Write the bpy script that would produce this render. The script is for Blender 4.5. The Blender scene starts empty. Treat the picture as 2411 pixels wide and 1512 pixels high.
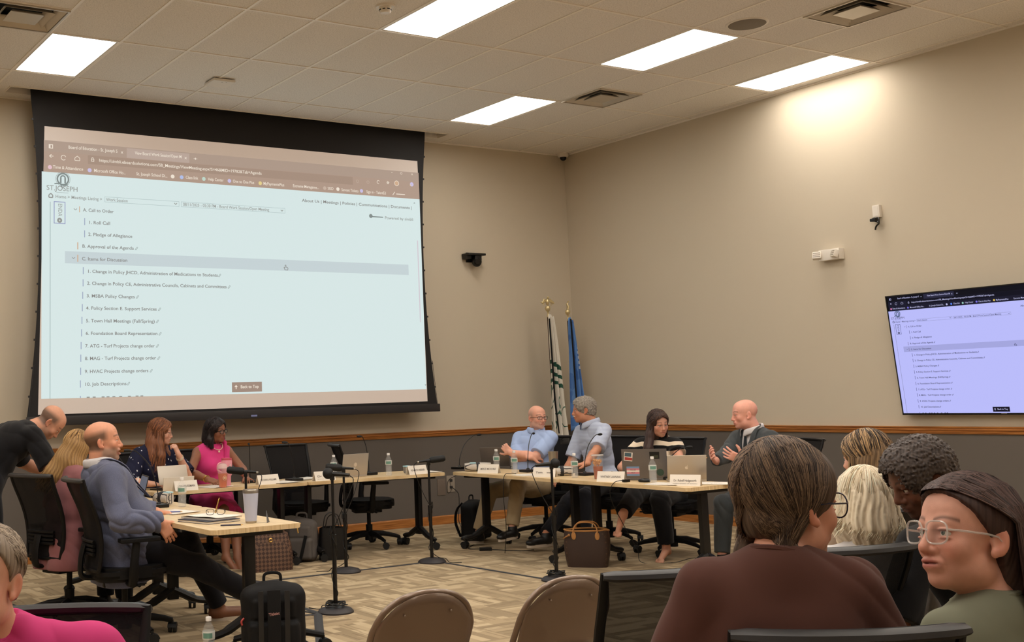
import bpy, bmesh, math, random
import numpy as np
from mathutils import Vector, Matrix, Euler

PI = math.pi
S = bpy.context.scene
C = S.collection
random.seed(7)

# ------------------------------------------------------------------ camera
CAM = Vector((-10.136, -11.421, 1.502))
YAW, PITCH, ROLL = -0.53204, 0.11812, -0.028623
FPX = 2734.98
def cam_axes():
    cy, sy = math.cos(YAW), math.sin(YAW); cp, sp = math.cos(PITCH), math.sin(PITCH)
    cr, sr = math.cos(ROLL), math.sin(ROLL)
    f = Vector((-sy*cp, cy*cp, sp)); r = Vector((cy, sy, 0)); u = r.cross(f)
    return cr*r+sr*u, -sr*r+cr*u, f
_r, _u, _f = cam_axes()
cd = bpy.data.cameras.new('camera')
cam = bpy.data.objects.new('camera', cd); C.objects.link(cam)
M = Matrix.Identity(4)
for i in range(3):
    M[i][0], M[i][1], M[i][2], M[i][3] = _r[i], _u[i], -_f[i], CAM[i]
cam.matrix_world = M
cd.sensor_fit = 'HORIZONTAL'; cd.sensor_width = 36.0
cd.lens = 36.0*FPX/2411.0
cd.shift_x = 399.05/2411.0
cd.shift_y = -143.28/2411.0
cd.clip_start = 0.05; cd.clip_end = 60
S.camera = cam

# ------------------------------------------------------------------ world, exposure
w = bpy.data.worlds.new('world'); S.world = w; w.use_nodes = True
w.node_tree.nodes['Background'].inputs[0].default_value = (0.9, 0.75, 0.6, 1)
w.node_tree.nodes['Background'].inputs[1].default_value = 0.02
S.view_settings.view_transform = 'Standard'
S.view_settings.look = 'None'
S.view_settings.gamma = 1.0
S.view_settings.exposure = 0.0
S.view_settings.use_curve_mapping = False
S.cycles.max_bounces = 7
S.cycles.diffuse_bounces = 4
S.cycles.glossy_bounces = 3
S.cycles.transmission_bounces = 6
S.cycles.transparent_max_bounces = 12
S.cycles.caustics_reflective = False
S.cycles.caustics_refractive = False
S.cycles.sample_clamp_indirect = 4.0
S.cycles.use_denoising = True
LAMP_COL = (1.0, 0.94, 0.86)
LAMP_STR = 12.5

# ------------------------------------------------------------------ materials
MATS = {}
def sl(c):
    """sRGB 0-255 triple to linear rgba"""
    o = []
    for v in c:
        v = v/255.0
        o.append(v/12.92 if v <= 0.04045 else ((v+0.055)/1.055)**2.4)
    return (o[0], o[1], o[2], 1.0)
def mat(name, col=(128, 128, 128), rough=0.6, metal=0.0, spec=0.5, emit=None, estr=1.0, trans=0.0, alpha=1.0, ior=1.45, coat=0.0, sheen=0.0, bump=None, vary=None):
    if name in MATS: return MATS[name]
    m = bpy.data.materials.new(name); m.use_nodes = True
    nt = m.node_tree; b = nt.nodes['Principled BSDF']
    b.inputs['Base Color'].default_value = sl(col)
    b.inputs['Roughness'].default_value = rough
    b.inputs['Metallic'].default_value = metal
    b.inputs['Specular IOR Level'].default_value = spec
    b.inputs['Transmission Weight'].default_value = trans
    b.inputs['Alpha'].default_value = alpha
    b.inputs['IOR'].default_value = ior
    b.inputs['Coat Weight'].default_value = coat
    b.inputs['Sheen Weight'].default_value = sheen
    if emit:
        b.inputs['Emission Color'].default_value = sl(emit)
        b.inputs['Emission Strength'].default_value = estr
    tc = None
    if bump or vary:
        tc = nt.nodes.new('ShaderNodeTexCoord')
    if bump:      # (scale, strength)
        n = nt.nodes.new('ShaderNodeTexNoise'); n.inputs['Scale'].default_value = bump[0]; n.inputs['Detail'].default_value = 3
        bm = nt.nodes.new('ShaderNodeBump'); bm.inputs['Strength'].default_value = bump[1]; bm.inputs['Distance'].default_value = 0.01
        nt.links.new(tc.outputs['Object'], n.inputs['Vector']); nt.links.new(n.outputs['Fac'], bm.inputs['Height'])
        nt.links.new(bm.outputs['Normal'], b.inputs['Normal'])
    if vary:      # (scale, amount)
        n = nt.nodes.new('ShaderNodeTexNoise'); n.inputs['Scale'].default_value = vary[0]; n.inputs['Detail'].default_value = 4
        r = nt.nodes.new('ShaderNodeMapRange'); r.inputs['To Min'].default_value = 1-vary[1]; r.inputs['To Max'].default_value = 1+vary[1]
        r.inputs['From Min'].default_value = 0.3; r.inputs['From Max'].default_value = 0.7
        mx = nt.nodes.new('ShaderNodeVectorMath'); mx.operation = 'SCALE'; mx.inputs[0].default_value = sl(col)[:3]
        nt.links.new(tc.outputs['Object'], n.inputs['Vector']); nt.links.new(n.outputs['Fac'], r.inputs['Value'])
        nt.links.new(r.outputs['Result'], mx.inputs['Scale']); nt.links.new(mx.outputs['Vector'], b.inputs['Base Color'])
    MATS[name] = m
    return m
class NT:
    """small node helper"""
    def __init__(s, name):
        s.m = bpy.data.materials.new(name); s.m.use_nodes = True; MATS[name] = s.m
        s.t = s.m.node_tree; s.b = s.t.nodes['Principled BSDF']
    def n(s, typ, **kw):
        x = s.t.nodes.new(typ)
        for k, v in kw.items():
            if k in ('operation', 'blend_type', 'data_type', 'interpolation', 'attribute_name', 'wave_type', 'bands_direction', 'feature', 'distance', 'noise_dimensions', 'wave_profile'): setattr(x, k, v)
        return x
    def l(s, a, b): s.t.links.new(a, b)
    def math(s, op, a, b=None, c=None, clamp=False):
        x = s.t.nodes.new('ShaderNodeMath'); x.operation = op; x.use_clamp = clamp
        for i, v in enumerate((a, b, c)):
            if v is None: continue
            if isinstance(v, (int, float)): x.inputs[i].default_value = v
            else: s.l(v, x.inputs[i])
        return x.outputs[0]
    def mix(s, fac, a, b):
        x = s.t.nodes.new('ShaderNodeMix'); x.data_type = 'RGBA'
        for inp, v in ((x.inputs['Factor'], fac), (x.inputs[6], a), (x.inputs[7], b)):
            if isinstance(v, (int, float)): inp.default_value = v
            elif isinstance(v, tuple): inp.default_value = v
            else: s.l(v, inp)
        return x.outputs[2]
    def coord(s, which='Object'):
        return s.t.nodes.new('ShaderNodeTexCoord').outputs[which]
    def sep(s, v):
        x = s.t.nodes.new('ShaderNodeSeparateXYZ'); s.l(v, x.inputs[0]); return x.outputs
    def mapping(s, v, scale=(1, 1, 1), rot=(0, 0, 0), loc=(0, 0, 0)):
        x = s.t.nodes.new('ShaderNodeMapping'); s.l(v, x.inputs[0])
        x.inputs['Scale'].default_value = scale; x.inputs['Rotation'].default_value = rot; x.inputs['Location'].default_value = loc
        return x.outputs[0]
    def noise(s, v, scale, detail=3, rough=0.5):
        x = s.t.nodes.new('ShaderNodeTexNoise'); s.l(v, x.inputs['Vector']); x.inputs['Scale'].default_value = scale
        x.inputs['Detail'].default_value = detail; x.inputs['Roughness'].default_value = rough
        return x.outputs['Fac']
    def ramp(s, v, stops):
        x = s.t.nodes.new('ShaderNodeValToRGB'); s.l(v, x.inputs[0]); e = x.color_ramp.elements
        while len(e) < len(stops): e.new(0.5)
        for i, (p, c) in enumerate(stops): e[i].position = p; e[i].color = c
        return x.outputs[0]
    def bump(s, h, strength=0.3, dist=0.01):
        x = s.t.nodes.new('ShaderNodeBump'); s.l(h, x.inputs['Height']); x.inputs['Strength'].default_value = strength; x.inputs['Distance'].default_value = dist
        s.l(x.outputs[0], s.b.inputs['Normal'])
    def set(s, **kw):
        for k, v in kw.items():
            i = s.b.inputs[{'rough': 'Roughness', 'metal': 'Metallic', 'spec': 'Specular IOR Level', 'col': 'Base Color', 'sheen': 'Sheen Weight', 'trans': 'Transmission Weight', 'alpha': 'Alpha'}[k]]
            if isinstance(v, (int, float, tuple)): i.default_value = v
            else: s.l(v, i)
        return s.m

# ------------------------------------------------------------------ objects
def tag(o, label=None, cat=None, group=None, kind=None):
    if label: o['label'] = label
    if cat: o['category'] = cat
    if group: o['group'] = group
    if kind: o['kind'] = kind
    return o
def thing(name, label, cat, loc=(0, 0, 0), rz=0.0, group=None):
    o = bpy.data.objects.new(name, None); C.objects.link(o)
    o.location = loc; o.rotation_euler = (0, 0, rz); o.empty_display_size = 0.1
    return tag(o, label, cat, group)
def meshobj(name, me, mats, parent=None, smooth=True):
    o = bpy.data.objects.new(name, me); C.objects.link(o)
    if not isinstance(mats, (list, tuple)): mats = [mats]
    for m in mats: me.materials.append(m)
    if smooth and len(me.polygons):
        me.polygons.foreach_set('use_smooth', [True]*len(me.polygons))
    if parent: o.parent = parent
    return o
def copy_tree(o, parent=None):
    c = o.copy(); C.objects.link(c)
    if parent is not None: c.parent = parent
    for ch in list(o.children): copy_tree(ch, c)
    return c
class MB:
    """mesh collector"""
    def __init__(s): s.bm = bmesh.new(); s.mi = 0
    def _fin(s, geom_verts, M=None):
        if M is not None: bmesh.ops.transform(s.bm, matrix=M, verts=geom_verts)
    def _mark(s, f0):
        s.bm.faces.ensure_lookup_table()
        for f in s.bm.faces[f0:]: f.material_index = s.mi
    def box(s, c, d, rot=None, bevel=0.0, seg=2, M=None):
        f0 = len(s.bm.faces)
        r = bmesh.ops.create_cube(s.bm, size=1.0); v = r['verts']
        T = Matrix.Translation(Vector(c))
        if rot is not None: T = T @ (rot.to_4x4() if isinstance(rot, Matrix) else Euler(rot).to_matrix().to_4x4())
        T = T @ Matrix.Diagonal((d[0], d[1], d[2], 1))
        if M is not None: T = M @ T
        bmesh.ops.transform(s.bm, matrix=T, verts=v)
        if bevel > 0:
            e = list({e for x in v for e in x.link_edges})
            bmesh.ops.bevel(s.bm, geom=e, offset=bevel, segments=seg, affect='EDGES', profile=0.7)
        s._mark(f0); return s
    def tube(s, pts, r, n=8, caps=True, closed=False, flat=1.0, up=None):
        """tube through pts; r number or list; flat scales the second axis"""
        f0 = len(s.bm.faces)
        P = [Vector(p) for p in pts]; N = len(P)
        R = r if isinstance(r, (list, tuple)) else [r]*N
        rings = []; prev = Vector(up) if up is not None else None
        for i in range(N):
            if closed: t = P[(i+1) % N]-P[i-1]
            else: t = (P[min(i+1, N-1)]-P[max(i-1, 0)])
            if t.length < 1e-9: t = Vector((0, 0, 1))
            t.normalize()
            if prev is None:
                prev = Vector((0, 0, 1)) if abs(t.z) < 0.9 else Vector((1, 0, 0))
            a = prev-t*prev.dot(t)
            if a.length < 1e-6: a = t.orthogonal()
            a.normalize(); b = t.cross(a)
            if up is None: prev = a
            rings.append([s.bm.verts.new(P[i]+(a*math.cos(k*2*PI/n)+b*math.sin(k*2*PI/n)*flat)*R[i]) for k in range(n)])
        M_ = N if closed else N-1
        for i in range(M_):
            A, B = rings[i], rings[(i+1) % N]
            for k in range(n): s.bm.faces.new((A[k], A[(k+1) % n], B[(k+1) % n], B[k]))
        if caps and not closed:
            s.bm.faces.new(list(reversed(rings[0]))); s.bm.faces.new(rings[-1])
        s._mark(f0); return s
    def lathe(s, prof, c=(0, 0, 0), n=24, M=None, a0=0, a1=2*PI):
        """prof list of (radius, z)"""
        f0 = len(s.bm.faces); rings = []
        full = abs(a1-a0-2*PI) < 1e-6
        for (r, z) in prof:
            if r < 1e-6:
                v = s.bm.verts.new((c[0], c[1], c[2]+z)); rings.append([v]); continue
            rings.append([s.bm.verts.new((c[0]+r*math.cos(a0+(a1-a0)*k/n), c[1]+r*math.sin(a0+(a1-a0)*k/n), c[2]+z)) for k in range(n)])
        vs = [v for r_ in rings for v in r_]
        for A, B in zip(rings, rings[1:]):
            for k in range(n):
                k2 = (k+1) % n
                if len(A) == 1 and len(B) == 1: continue
                if len(A) == 1: s.bm.faces.new((A[0], B[k2], B[k]))
                elif len(B) == 1: s.bm.faces.new((A[k], A[k2], B[0]))
                else: s.bm.faces.new((A[k], A[k2], B[k2], B[k]))
        if M is not None: bmesh.ops.transform(s.bm, matrix=M, verts=vs)
        s._mark(f0); return s
    def cyl(s, a, b, r, r2=None, n=20):
        return s.tube([a, b], [r, r if r2 is None else r2], n=n)
    def prism(s, pts, z0, z1, M=None, bevel=0.0):
        """polygon in xy extruded z0..z1"""
        f0 = len(s.bm.faces)
        A = [s.bm.verts.new((x, y, z0)) for x, y in pts]; B = [s.bm.verts.new((x, y, z1)) for x, y in pts]
        n = len(pts)
        s.bm.faces.new(list(reversed(A))); s.bm.faces.new(B)
        for k in range(n): s.bm.faces.new((A[k], A[(k+1) % n], B[(k+1) % n], B[k]))
        if bevel > 0:
            e = [e for x in A+B for e in x.link_edges if abs(e.verts[0].co.z-e.verts[1].co.z) < 1e-6]
            bmesh.ops.bevel(s.bm, geom=list(set(e)), offset=bevel, segments=2, affect='EDGES')
        if M is not None:
            s.bm.faces.ensure_lookup_table()
            vs = list({v for f in s.bm.faces[f0:] for v in f.verts}); bmesh.ops.transform(s.bm, matrix=M, verts=vs)
        s._mark(f0); return s
    def grid(s, fn, nu, nv, thick=0.0):
        """surface fn(u,v)->xyz"""
        f0 = len(s.bm.faces)
        G = [[s.bm.verts.new(fn(i/(nu-1), j/(nv-1))) for j in range(nv)] for i in range(nu)]
        for i in range(nu-1):
            for j in range(nv-1): s.bm.faces.new((G[i][j], G[i+1][j], G[i+1][j+1], G[i][j+1]))
        s._mark(f0)
        return s
    def sphere(s, c, r, n=16, m=10, M=None):
        pr = [(math.sin(PI*i/m), -math.cos(PI*i/m)) for i in range(m+1)]
        rr = r if isinstance(r, (list, tuple)) else (r, r, r)
        T = Matrix.Translation(Vector(c)) @ (M.to_4x4() if M is not None else Matrix.Identity(4)) @ Matrix.Diagonal((rr[0], rr[1], rr[2], 1))
        return s.lathe([(0 if i in (0, m) else p[0], p[1]) for i, p in enumerate(pr)], n=n, M=T)
    def build(s, name, mats, parent=None, smooth=True, angle=40, doubles=False):
        if doubles: bmesh.ops.remove_doubles(s.bm, verts=s.bm.verts, dist=1e-5)
        bmesh.ops.recalc_face_normals(s.bm, faces=s.bm.faces)
        if smooth:
            for f in s.bm.faces: f.smooth = True
            lim = math.radians(angle)
            for e in s.bm.edges:
                if len(e.link_faces) == 2 and e.calc_face_angle(0) > lim: e.smooth = False
        me = bpy.data.meshes.new(name); s.bm.to_mesh(me); s.bm.free()
        o = bpy.data.objects.new(name, me); C.objects.link(o)
        if not isinstance(mats, (list, tuple)): mats = [mats]
        for m in mats: me.materials.append(m)
        if parent: o.parent = parent
        return o
def struct(o): o['kind'] = 'structure'; return o
def spline(P, n=8):
    """Catmull-Rom through P"""
    P = [Vector(p) for p in P]; out = []
    Q = [2*P[0]-P[1]]+P+[2*P[-1]-P[-2]]
    for i in range(len(P)-1):
        a, b, c, d = Q[i:i+4]
        for k in range(n):
            t = k/n
            out.append(0.5*((2*b)+(c-a)*t+(2*a-5*b+4*c-d)*t*t+(3*b-a-3*c+d)*t**3))
    out.append(P[-1]); return out
def text_mesh(body, size, align='LEFT', ext=0.0, bold=0.0):
    cu = bpy.data.curves.new('t', 'FONT'); cu.body = body; cu.size = size; cu.align_x = align; cu.extrude = ext; cu.offset = bold
    cu.resolution_u = 3
    o = bpy.data.objects.new('t', cu); C.objects.link(o)
    dg = bpy.context.evaluated_depsgraph_get(); dg.update()
    me = bpy.data.meshes.new_from_object(o.evaluated_get(dg))
    bpy.data.objects.remove(o); bpy.data.curves.remove(cu)
    return me
def add_text(mb, body, size, M, align='LEFT', bold=0.0, width=None):
    """adds lettering to mesh collector mb; M places the xy plane of the text; width fits it"""
    me = text_mesh(body, size, align, 0.0, bold)
    if width and len(me.vertices):
        xs = [v.co.x for v in me.vertices]; wd = max(xs)-min(xs)
        if wd > 0: M = M @ Matrix.Diagonal((width/wd, 1, 1, 1))
    me.transform(M)
    f0 = len(mb.bm.faces)
    mb.bm.from_mesh(me); mb._mark(f0)
    bpy.data.meshes.remove(me)
# ------------------------------------------------------------------ room shell
CEIL = 4.577
T2 = 0.6096
XL, XR, YB, YF = -14.5, 0.0, 0.0, -16.5      # inner faces
def gx(i): return -6.8396+i*T2
def gy(j): return -0.9787+0.6096*j*-1        # j in 2-foot steps from the grid line nearest the screen wall

# paint with chair rail split: light above, dark below (two coats of paint on the same wall)
def wall_mat():
    k = NT('wall_paint'); p = k.coord('Object'); z = k.sep(p)[2]
    n = k.noise(p, 220, 2); n2 = k.noise(p, 1.3, 2)
    up = k.mix(k.math('MULTIPLY', n2, 0.25), sl((202, 190, 170)), sl((195, 183, 163)))
    lo = k.mix(k.math('MULTIPLY', n2, 0.3), sl((106, 99, 93)), sl((100, 94, 88)))
    col = k.mix(k.math('GREATER_THAN', z, 1.055), lo, up)
    k.bump(n, 0.12, 0.002)
    return k.set(col=col, rough=0.85, spec=0.08)
WALL = wall_mat()
def carpet_mat():
    # 0.5 m carpet tiles laid quarter-turned, woven in short bars of sand, tan and taupe with thin dark lines
    k = NT('carpet'); p = k.coord('Object'); s = k.sep(p)
    x = k.math('ADD', s[0], 0.0); y = k.math('ADD', s[1], 0.0)
    tx = k.math('FLOOR', k.math('MULTIPLY', x, 2.0)); ty = k.math('FLOOR', k.math('MULTIPLY', y, 2.0))
    par = k.math('FLOORED_MODULO', k.math('ADD', tx, ty), 2.0); inv = k.math('SUBTRACT', 1.0, par)
    al = k.math('ADD', k.math('MULTIPLY', x, inv), k.math('MULTIPLY', y, par)); ac = k.math('ADD', k.math('MULTIPLY', y, inv), k.math('MULTIPLY', x, par))
    def white(a, b, c):
        v = k.t.nodes.new('ShaderNodeCombineXYZ'); 
        for i, q in enumerate((a, b, c)):
            if isinstance(q, (int, float)): v.inputs[i].default_value = q
            else: k.l(q, v.inputs[i])
        w_ = k.t.nodes.new('ShaderNodeTexWhiteNoise'); w_.noise_dimensions = '3D'; k.l(v.outputs[0], w_.inputs['Vector']); return w_.outputs['Value']
    tid = k.math('ADD', k.math('MULTIPLY', tx, 13.0), k.math('MULTIPLY', ty, 7.0))
    band = k.math('FLOOR', k.math('MULTIPLY', ac, 15.0)); r1 = white(band, tid, 1.0)
    seg = k.math('FLOOR', k.math('ADD', k.math('MULTIPLY', al, 3.2), k.math('MULTIPLY', r1, 9.0))); v = white(band, seg, tid)
    base = k.ramp(v, [(0.0, sl((152, 134, 108))), (0.30, sl((158, 140, 113))), (0.34, sl((174, 154, 124))), (0.66, sl((178, 158, 128))), (0.70, sl((194, 174, 142))), (1.0, sl((200, 180, 148)))])
    fine = k.math('FLOOR', k.math('MULTIPLY', ac, 74.0)); r2 = white(fine, k.math('FLOOR', k.math('MULTIPLY', al, 2.3)), tid)
    col = k.mix(k.math('MULTIPLY', k.math('GREATER_THAN', r2, 0.86), 0.42), base, sl((110, 94, 74)))
    pile = k.noise(p, 420, 2)
    col = k.mix(k.math('MULTIPLY', pile, 0.35), col, sl((132, 115, 92)))
    k.bump(pile, 0.5, 0.004)
    return k.set(col=col, rough=0.95, spec=0.1)
def tile_mat():
    k = NT('ceiling_tile'); p = k.coord('Object')
    n = k.noise(p, 90, 4, 0.7); n2 = k.noise(p, 260, 2)
    v = k.math('MULTIPLY', n, n2)
    col = k.ramp(v, [(0.17, sl((202, 196, 188))), (0.24, sl((234, 228, 220))), (0.4, sl((240, 235, 228)))])
    k.bump(v, 0.35, 0.004)
    return k.set(col=col, rough=0.9, spec=0.1)
OAK = None
def oak_mat():
    k = NT('oak_trim'); p = k.coord('Object')
    m = k.mapping(p, scale=(1.2, 1.2, 28.0)); n = k.noise(m, 2.2, 4, 0.6)
    m2 = k.mapping(p, scale=(1.5, 1.5, 160.0)); n2 = k.noise(m2, 1.5, 3)
    col = k.ramp(k.math('ADD', k.math('MULTIPLY', n, .6), k.math('MULTIPLY', n2, .4)), [(0.36, sl((128, 76, 34))), (0.5, sl((172, 110, 54))), (0.64, sl((196, 134, 72)))])
    return k.set(col=col, rough=0.38, spec=0.5)
OAK = oak_mat(); CARPET = carpet_mat(); TILE = tile_mat()
GRIDW = mat('ceiling_grid_paint', (240, 232, 220), 0.4)

struct(MB().box(((XL+XR)/2, (YB+YF)/2, -0.05), (XR-XL+0.4, YB-YF+0.4, 0.1)).build('floor', CARPET, smooth=False))
# the ceiling has a real slot over the projection screen
SLX0, SLX1, SLY0, SLY1 = -7.32, -2.17, -0.44, -0.22
LIGHTS = [(-1, 0), (7, 0), (3, 4), (7, 4), (10, 4), (-1, 4), (-5, 0), (-5, 4), (-9, 2)] + \
         [(i, 8) for i in (-9, -7, -5, -3, -1, 1, 3, 5, 7)]+[(i, 12) for i in (-9, -5, -1, 3, 7, 10)]+[(i, j) for j in (16, 20) for i in (-9, -1, 7, 10)]  # unseen panels, many added between the regular ones to even out the light
VENTS = [(-2, 2), (8, 2), (8, 7), (0, 12)]     # 0.61 m square
holes = [(gx(i), gx(i)+T2, gy(j)-2*T2, gy(j)) for i, j in LIGHTS]+[(gx(i), gx(i)+T2, gy(j)-T2, gy(j)) for i, j in VENTS[:3]]+[(SLX0, SLX1, SLY0, SLY1)]
xs_ = sorted({round(v, 5) for v in [XL, XR]+[h_[q] for h_ in holes for q in (0, 1)]}); ys_ = sorted({round(v, 5) for v in [YF, YB]+[h_[q] for h_ in holes for q in (2, 3)]})
cb = MB()
for x0, x1 in zip(xs_, xs_[1:]):
    for y0, y1 in zip(ys_, ys_[1:]):
        cx_, cy_ = (x0+x1)/2, (y0+y1)/2
        if any(h_[0] < cx_ < h_[1] and h_[2] < cy_ < h_[3] for h_ in holes): continue
        cb.bm.faces.new([cb.bm.verts.new(v) for v in ((x0, y0, CEIL), (x0, y1, CEIL), (x1, y1, CEIL), (x1, y0, CEIL))])
cb.box(((XL+XR)/2, (YB+YF)/2, CEIL+0.35), (XR-XL+0.4, YB-YF+0.4, 0.1))
struct(cb.build('ceiling', TILE, smooth=False))
struct(MB().box(((XL+XR)/2, 0.1, CEIL/2+0.15), (XR-XL+0.4, 0.2, CEIL+0.6)).build('wall_back', WALL, smooth=False))
struct(MB().box((0.1, (YB+YF)/2, CEIL/2+0.15), (0.2, YB-YF, CEIL+0.6)).build('wall_right', WALL, smooth=False))
struct(MB().box((XL-0.1, (YB+YF)/2, CEIL/2+0.15), (0.2, YB-YF, CEIL+0.6)).build('wall_left', WALL, smooth=False))
struct(MB().box(((XL+XR)/2, YF-0.1, CEIL/2+0.15), (XR-XL+0.4, 0.2, CEIL+0.6)).build('wall_front', WALL, smooth=False))

# suspended grid: one mesh of T bars, left out under lights
tb = MB()
h = 0.012
wall_stop = {}
for i in range(-12, 12):
    x = gx(i)
    if x < XL: continue
    y1 = 0.0
    if SLX0 < x < SLX1: y1 = SLY0-0.02
    tb.box((x, (y1+YF)/2, CEIL-0.0015), (0.024, y1-YF, 0.009))
for j in range(0, 26, 2):
    y = gy(j)
    if y < YF: continue
    tb.box(((XL+XR)/2, y, CEIL-0.0025), (XR-XL, 0.022, 0.009))
for (i, j) in VENTS:
    jj = j+1
    if jj % 2: tb.box((gx(i)+T2/2, gy(jj), CEIL-0.0025), (T2, 0.022, 0.009))
    elif j % 2: tb.box((gx(i)+T2/2, gy(j), CEIL-0.0025), (T2, 0.022, 0.009))
# wall angle
tb.box(((XL+XR)/2, -0.008, CEIL-0.006), (XR-XL, 0.016, 0.018))
tb.box((-0.008, (YB+YF)/2, CEIL-0.006), (0.016, YB-YF, 0.018))
struct(tb.build('trim_1', GRIDW, smooth=False))

# chair rail: moulded profile swept along both walls
prof = [(0, 1.022), (0.012, 1.022), (0.016, 1.030), (0.020, 1.040), (0.016, 1.044), (0.022, 1.052), (0.030, 1.060), (0.024, 1.066), (0.024, 1.074), (0.034, 1.080), (0.036, 1.088), (0.0, 1.090)]
def sweep(name, prof, a, b, nrm):
    bm = bmesh.new(); a = Vector(a); b = Vector(b); nrm = Vector(nrm)
    A = [bm.verts.new(a+nrm*o+Vector((0, 0, z))) for o, z in prof]; B = [bm.verts.new(b+nrm*o+Vector((0, 0, z))) for o, z in prof]
    for k in range(len(prof)-1): bm.faces.new((A[k], A[k+1], B[k+1], B[k]))
    bm.faces.new(A); bm.faces.new(list(reversed(B)))
    bmesh.ops.recalc_face_normals(bm, faces=bm.faces)
    me = bpy.data.meshes.new(name); bm.to_mesh(me); bm.free()
    return struct(meshobj(name, me, OAK, smooth=False))
sweep('trim_2', prof, (XL, 0, 0), (XR, 0, 0), (0, -1, 0))
sweep('trim_3', prof, (0, YF, 0), (0, 0, 0), (-1, 0, 0))
sweep('trim_4', prof, (XL, YF, 0), (XL, 0, 0), (1, 0, 0))
bp = [(0, 0), (0.016, 0), (0.016, 0.088), (0.010, 0.098), (0.0, 0.1)]
sweep('baseboard_back', bp, (XL, 0, 0), (XR, 0, 0), (0, -1, 0))
sweep('baseboard_right', bp, (0, YF, 0), (0, 0, 0), (-1, 0, 0))
sweep('baseboard_left', bp, (XL, YF, 0), (XL, 0, 0), (1, 0, 0))

# ------------------------------------------------------------------ ceiling lights
DIFF = mat('lit_diffuser', (255, 250, 240), 0.5)
_b = DIFF.node_tree.nodes['Principled BSDF']
_b.inputs['Emission Color'].default_value = (*LAMP_COL, 1); _b.inputs['Emission Strength'].default_value = LAMP_STR
LFRAME = mat('light_frame', (215, 208, 196), 0.4)
def ceiling_light(label):
    t = thing('ceiling_light', label, 'light', group='recessed ceiling light panels')
    f = MB(); L, Wd, D_ = 2*T2-0.02, T2-0.02, 0.075
    for sx in (-1, 1): f.box((sx*(Wd/2-0.004), 0, D_/2), (0.008, L, D_)); f.box((sx*(Wd/2-0.010), 0, -0.001), (0.022, L, 0.004))
    for sy in (-1, 1): f.box((0, sy*(L/2-0.004), D_/2), (Wd, 0.008, D_)); f.box((0, sy*(L/2-0.010), -0.001), (Wd-0.04, 0.022, 0.004))
    f.box((0, 0, D_+0.01), (Wd, L, 0.01))
    f.build('frame', LFRAME, t, smooth=False)
    MB().box((0, 0, 0.030), (Wd-0.018, L-0.018, 0.006)).build('diffuser', DIFF, t, smooth=False)
    return t
LNAMES = {(-1, 0): 'lit ceiling panel above the left end of the projection screen', (7, 0): 'lit ceiling panel nearest the right end of the projection screen',
          (3, 4): 'lit ceiling panel beside the round smoke detector, cut by the top of the picture', (7, 4): 'lit ceiling panel in the middle of the ceiling, beside the round ceiling speaker',
          (10, 4): 'lit ceiling panel close along the right wall, glowing onto it'}
lp = None
for k, (i, j) in enumerate(LIGHTS):
    lab = LNAMES.get((i, j), 'unseen lit ceiling panel outside the picture, assumed for the room light')
    if lp is None: lp = ceiling_light(lab); o = lp
    else: o = copy_tree(lp)
    o['label'] = lab
    o.location = (gx(i)+T2/2, gy(j)-T2, CEIL)

# ------------------------------------------------------------------ air diffusers
VM = mat('diffuser_enamel', (196, 186, 170), 0.35, metal=0.3); VD = mat('duct_dark', (20, 18, 16), 0.9)
def vent(label):
    t = thing('air_diffuser', label, 'ceiling vent', group='square air diffusers in the ceiling')
    fr = MB(); a = 0.295
    for s_ in (-1, 1):
        fr.box((s_*(a-0.008), 0, -0.006), (0.016, 2*a, 0.012)); fr.box((0, s_*(a-0.008), -0.006), (2*a-0.03, 0.016, 0.012))
    fr.build('frame', VM, t, smooth=False)
    def louvre(r0, z0, r1, z1):
        m = MB()
        for q in range(4):
            R = Matrix.Rotation(q*PI/2, 4, 'Z')
            pts = [(-r0, r0, z0), (r0, r0, z0), (r1, r1, z1), (-r1, r1, z1)]
            pts2 = [(x, y, z+0.003) for x, y, z in pts]
            A = [m.bm.verts.new(R @ Vector(p)) for p in pts]; B = [m.bm.verts.new(R @ Vector(p)) for p in pts2]
            m.bm.faces.new(A); m.bm.faces.new(list(reversed(B)))
            for e in range(4): m.bm.faces.new((A[e], A[(e+1) % 4], B[(e+1) % 4], B[e]))
        return m
    louvre(0.275, -0.006, 0.215, 0.045).build('louvre', VM, t, smooth=False)
    louvre(0.200, -0.008, 0.145, 0.045).build('louvre', VM, t, smooth=False)
    m = louvre(0.130, -0.010, 0.11, 0.010); m.box((0, 0, -0.0105), (0.26, 0.26, 0.003)); m.build('center_plate', VM, t, smooth=False)
    MB().box((0, 0, 0.10), (0.59, 0.59, 0.004)).build('duct_opening', VD, t, smooth=False)
    w_ = MB()
    for s_ in (-1, 1): w_.box((s_*0.293, 0, 0.05), (0.006, 0.59, 0.10)); w_.box((0, s_*0.293, 0.05), (0.59, 0.006, 0.10))
    w_.build('housing', VM, t, smooth=False)
    return t
vl = {(-2, 2): 'square air diffuser in the top left corner, beside the leftmost lit panel', (8, 2): 'square air diffuser between the lit panels above the room corner',
      (8, 7): 'square air diffuser cut by the top edge, beyond the round ceiling speaker', (0, 12): 'square air diffuser outside the picture'}
vp = None
for key in VENTS[:3]:
    if vp is None: vp = vent(vl[key]); o = vp
    else: o = copy_tree(vp); o['label'] = vl[key]
    o.location = (gx(key[0])+T2/2, gy(key[1])-T2/2, CEIL-0.007)

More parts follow.
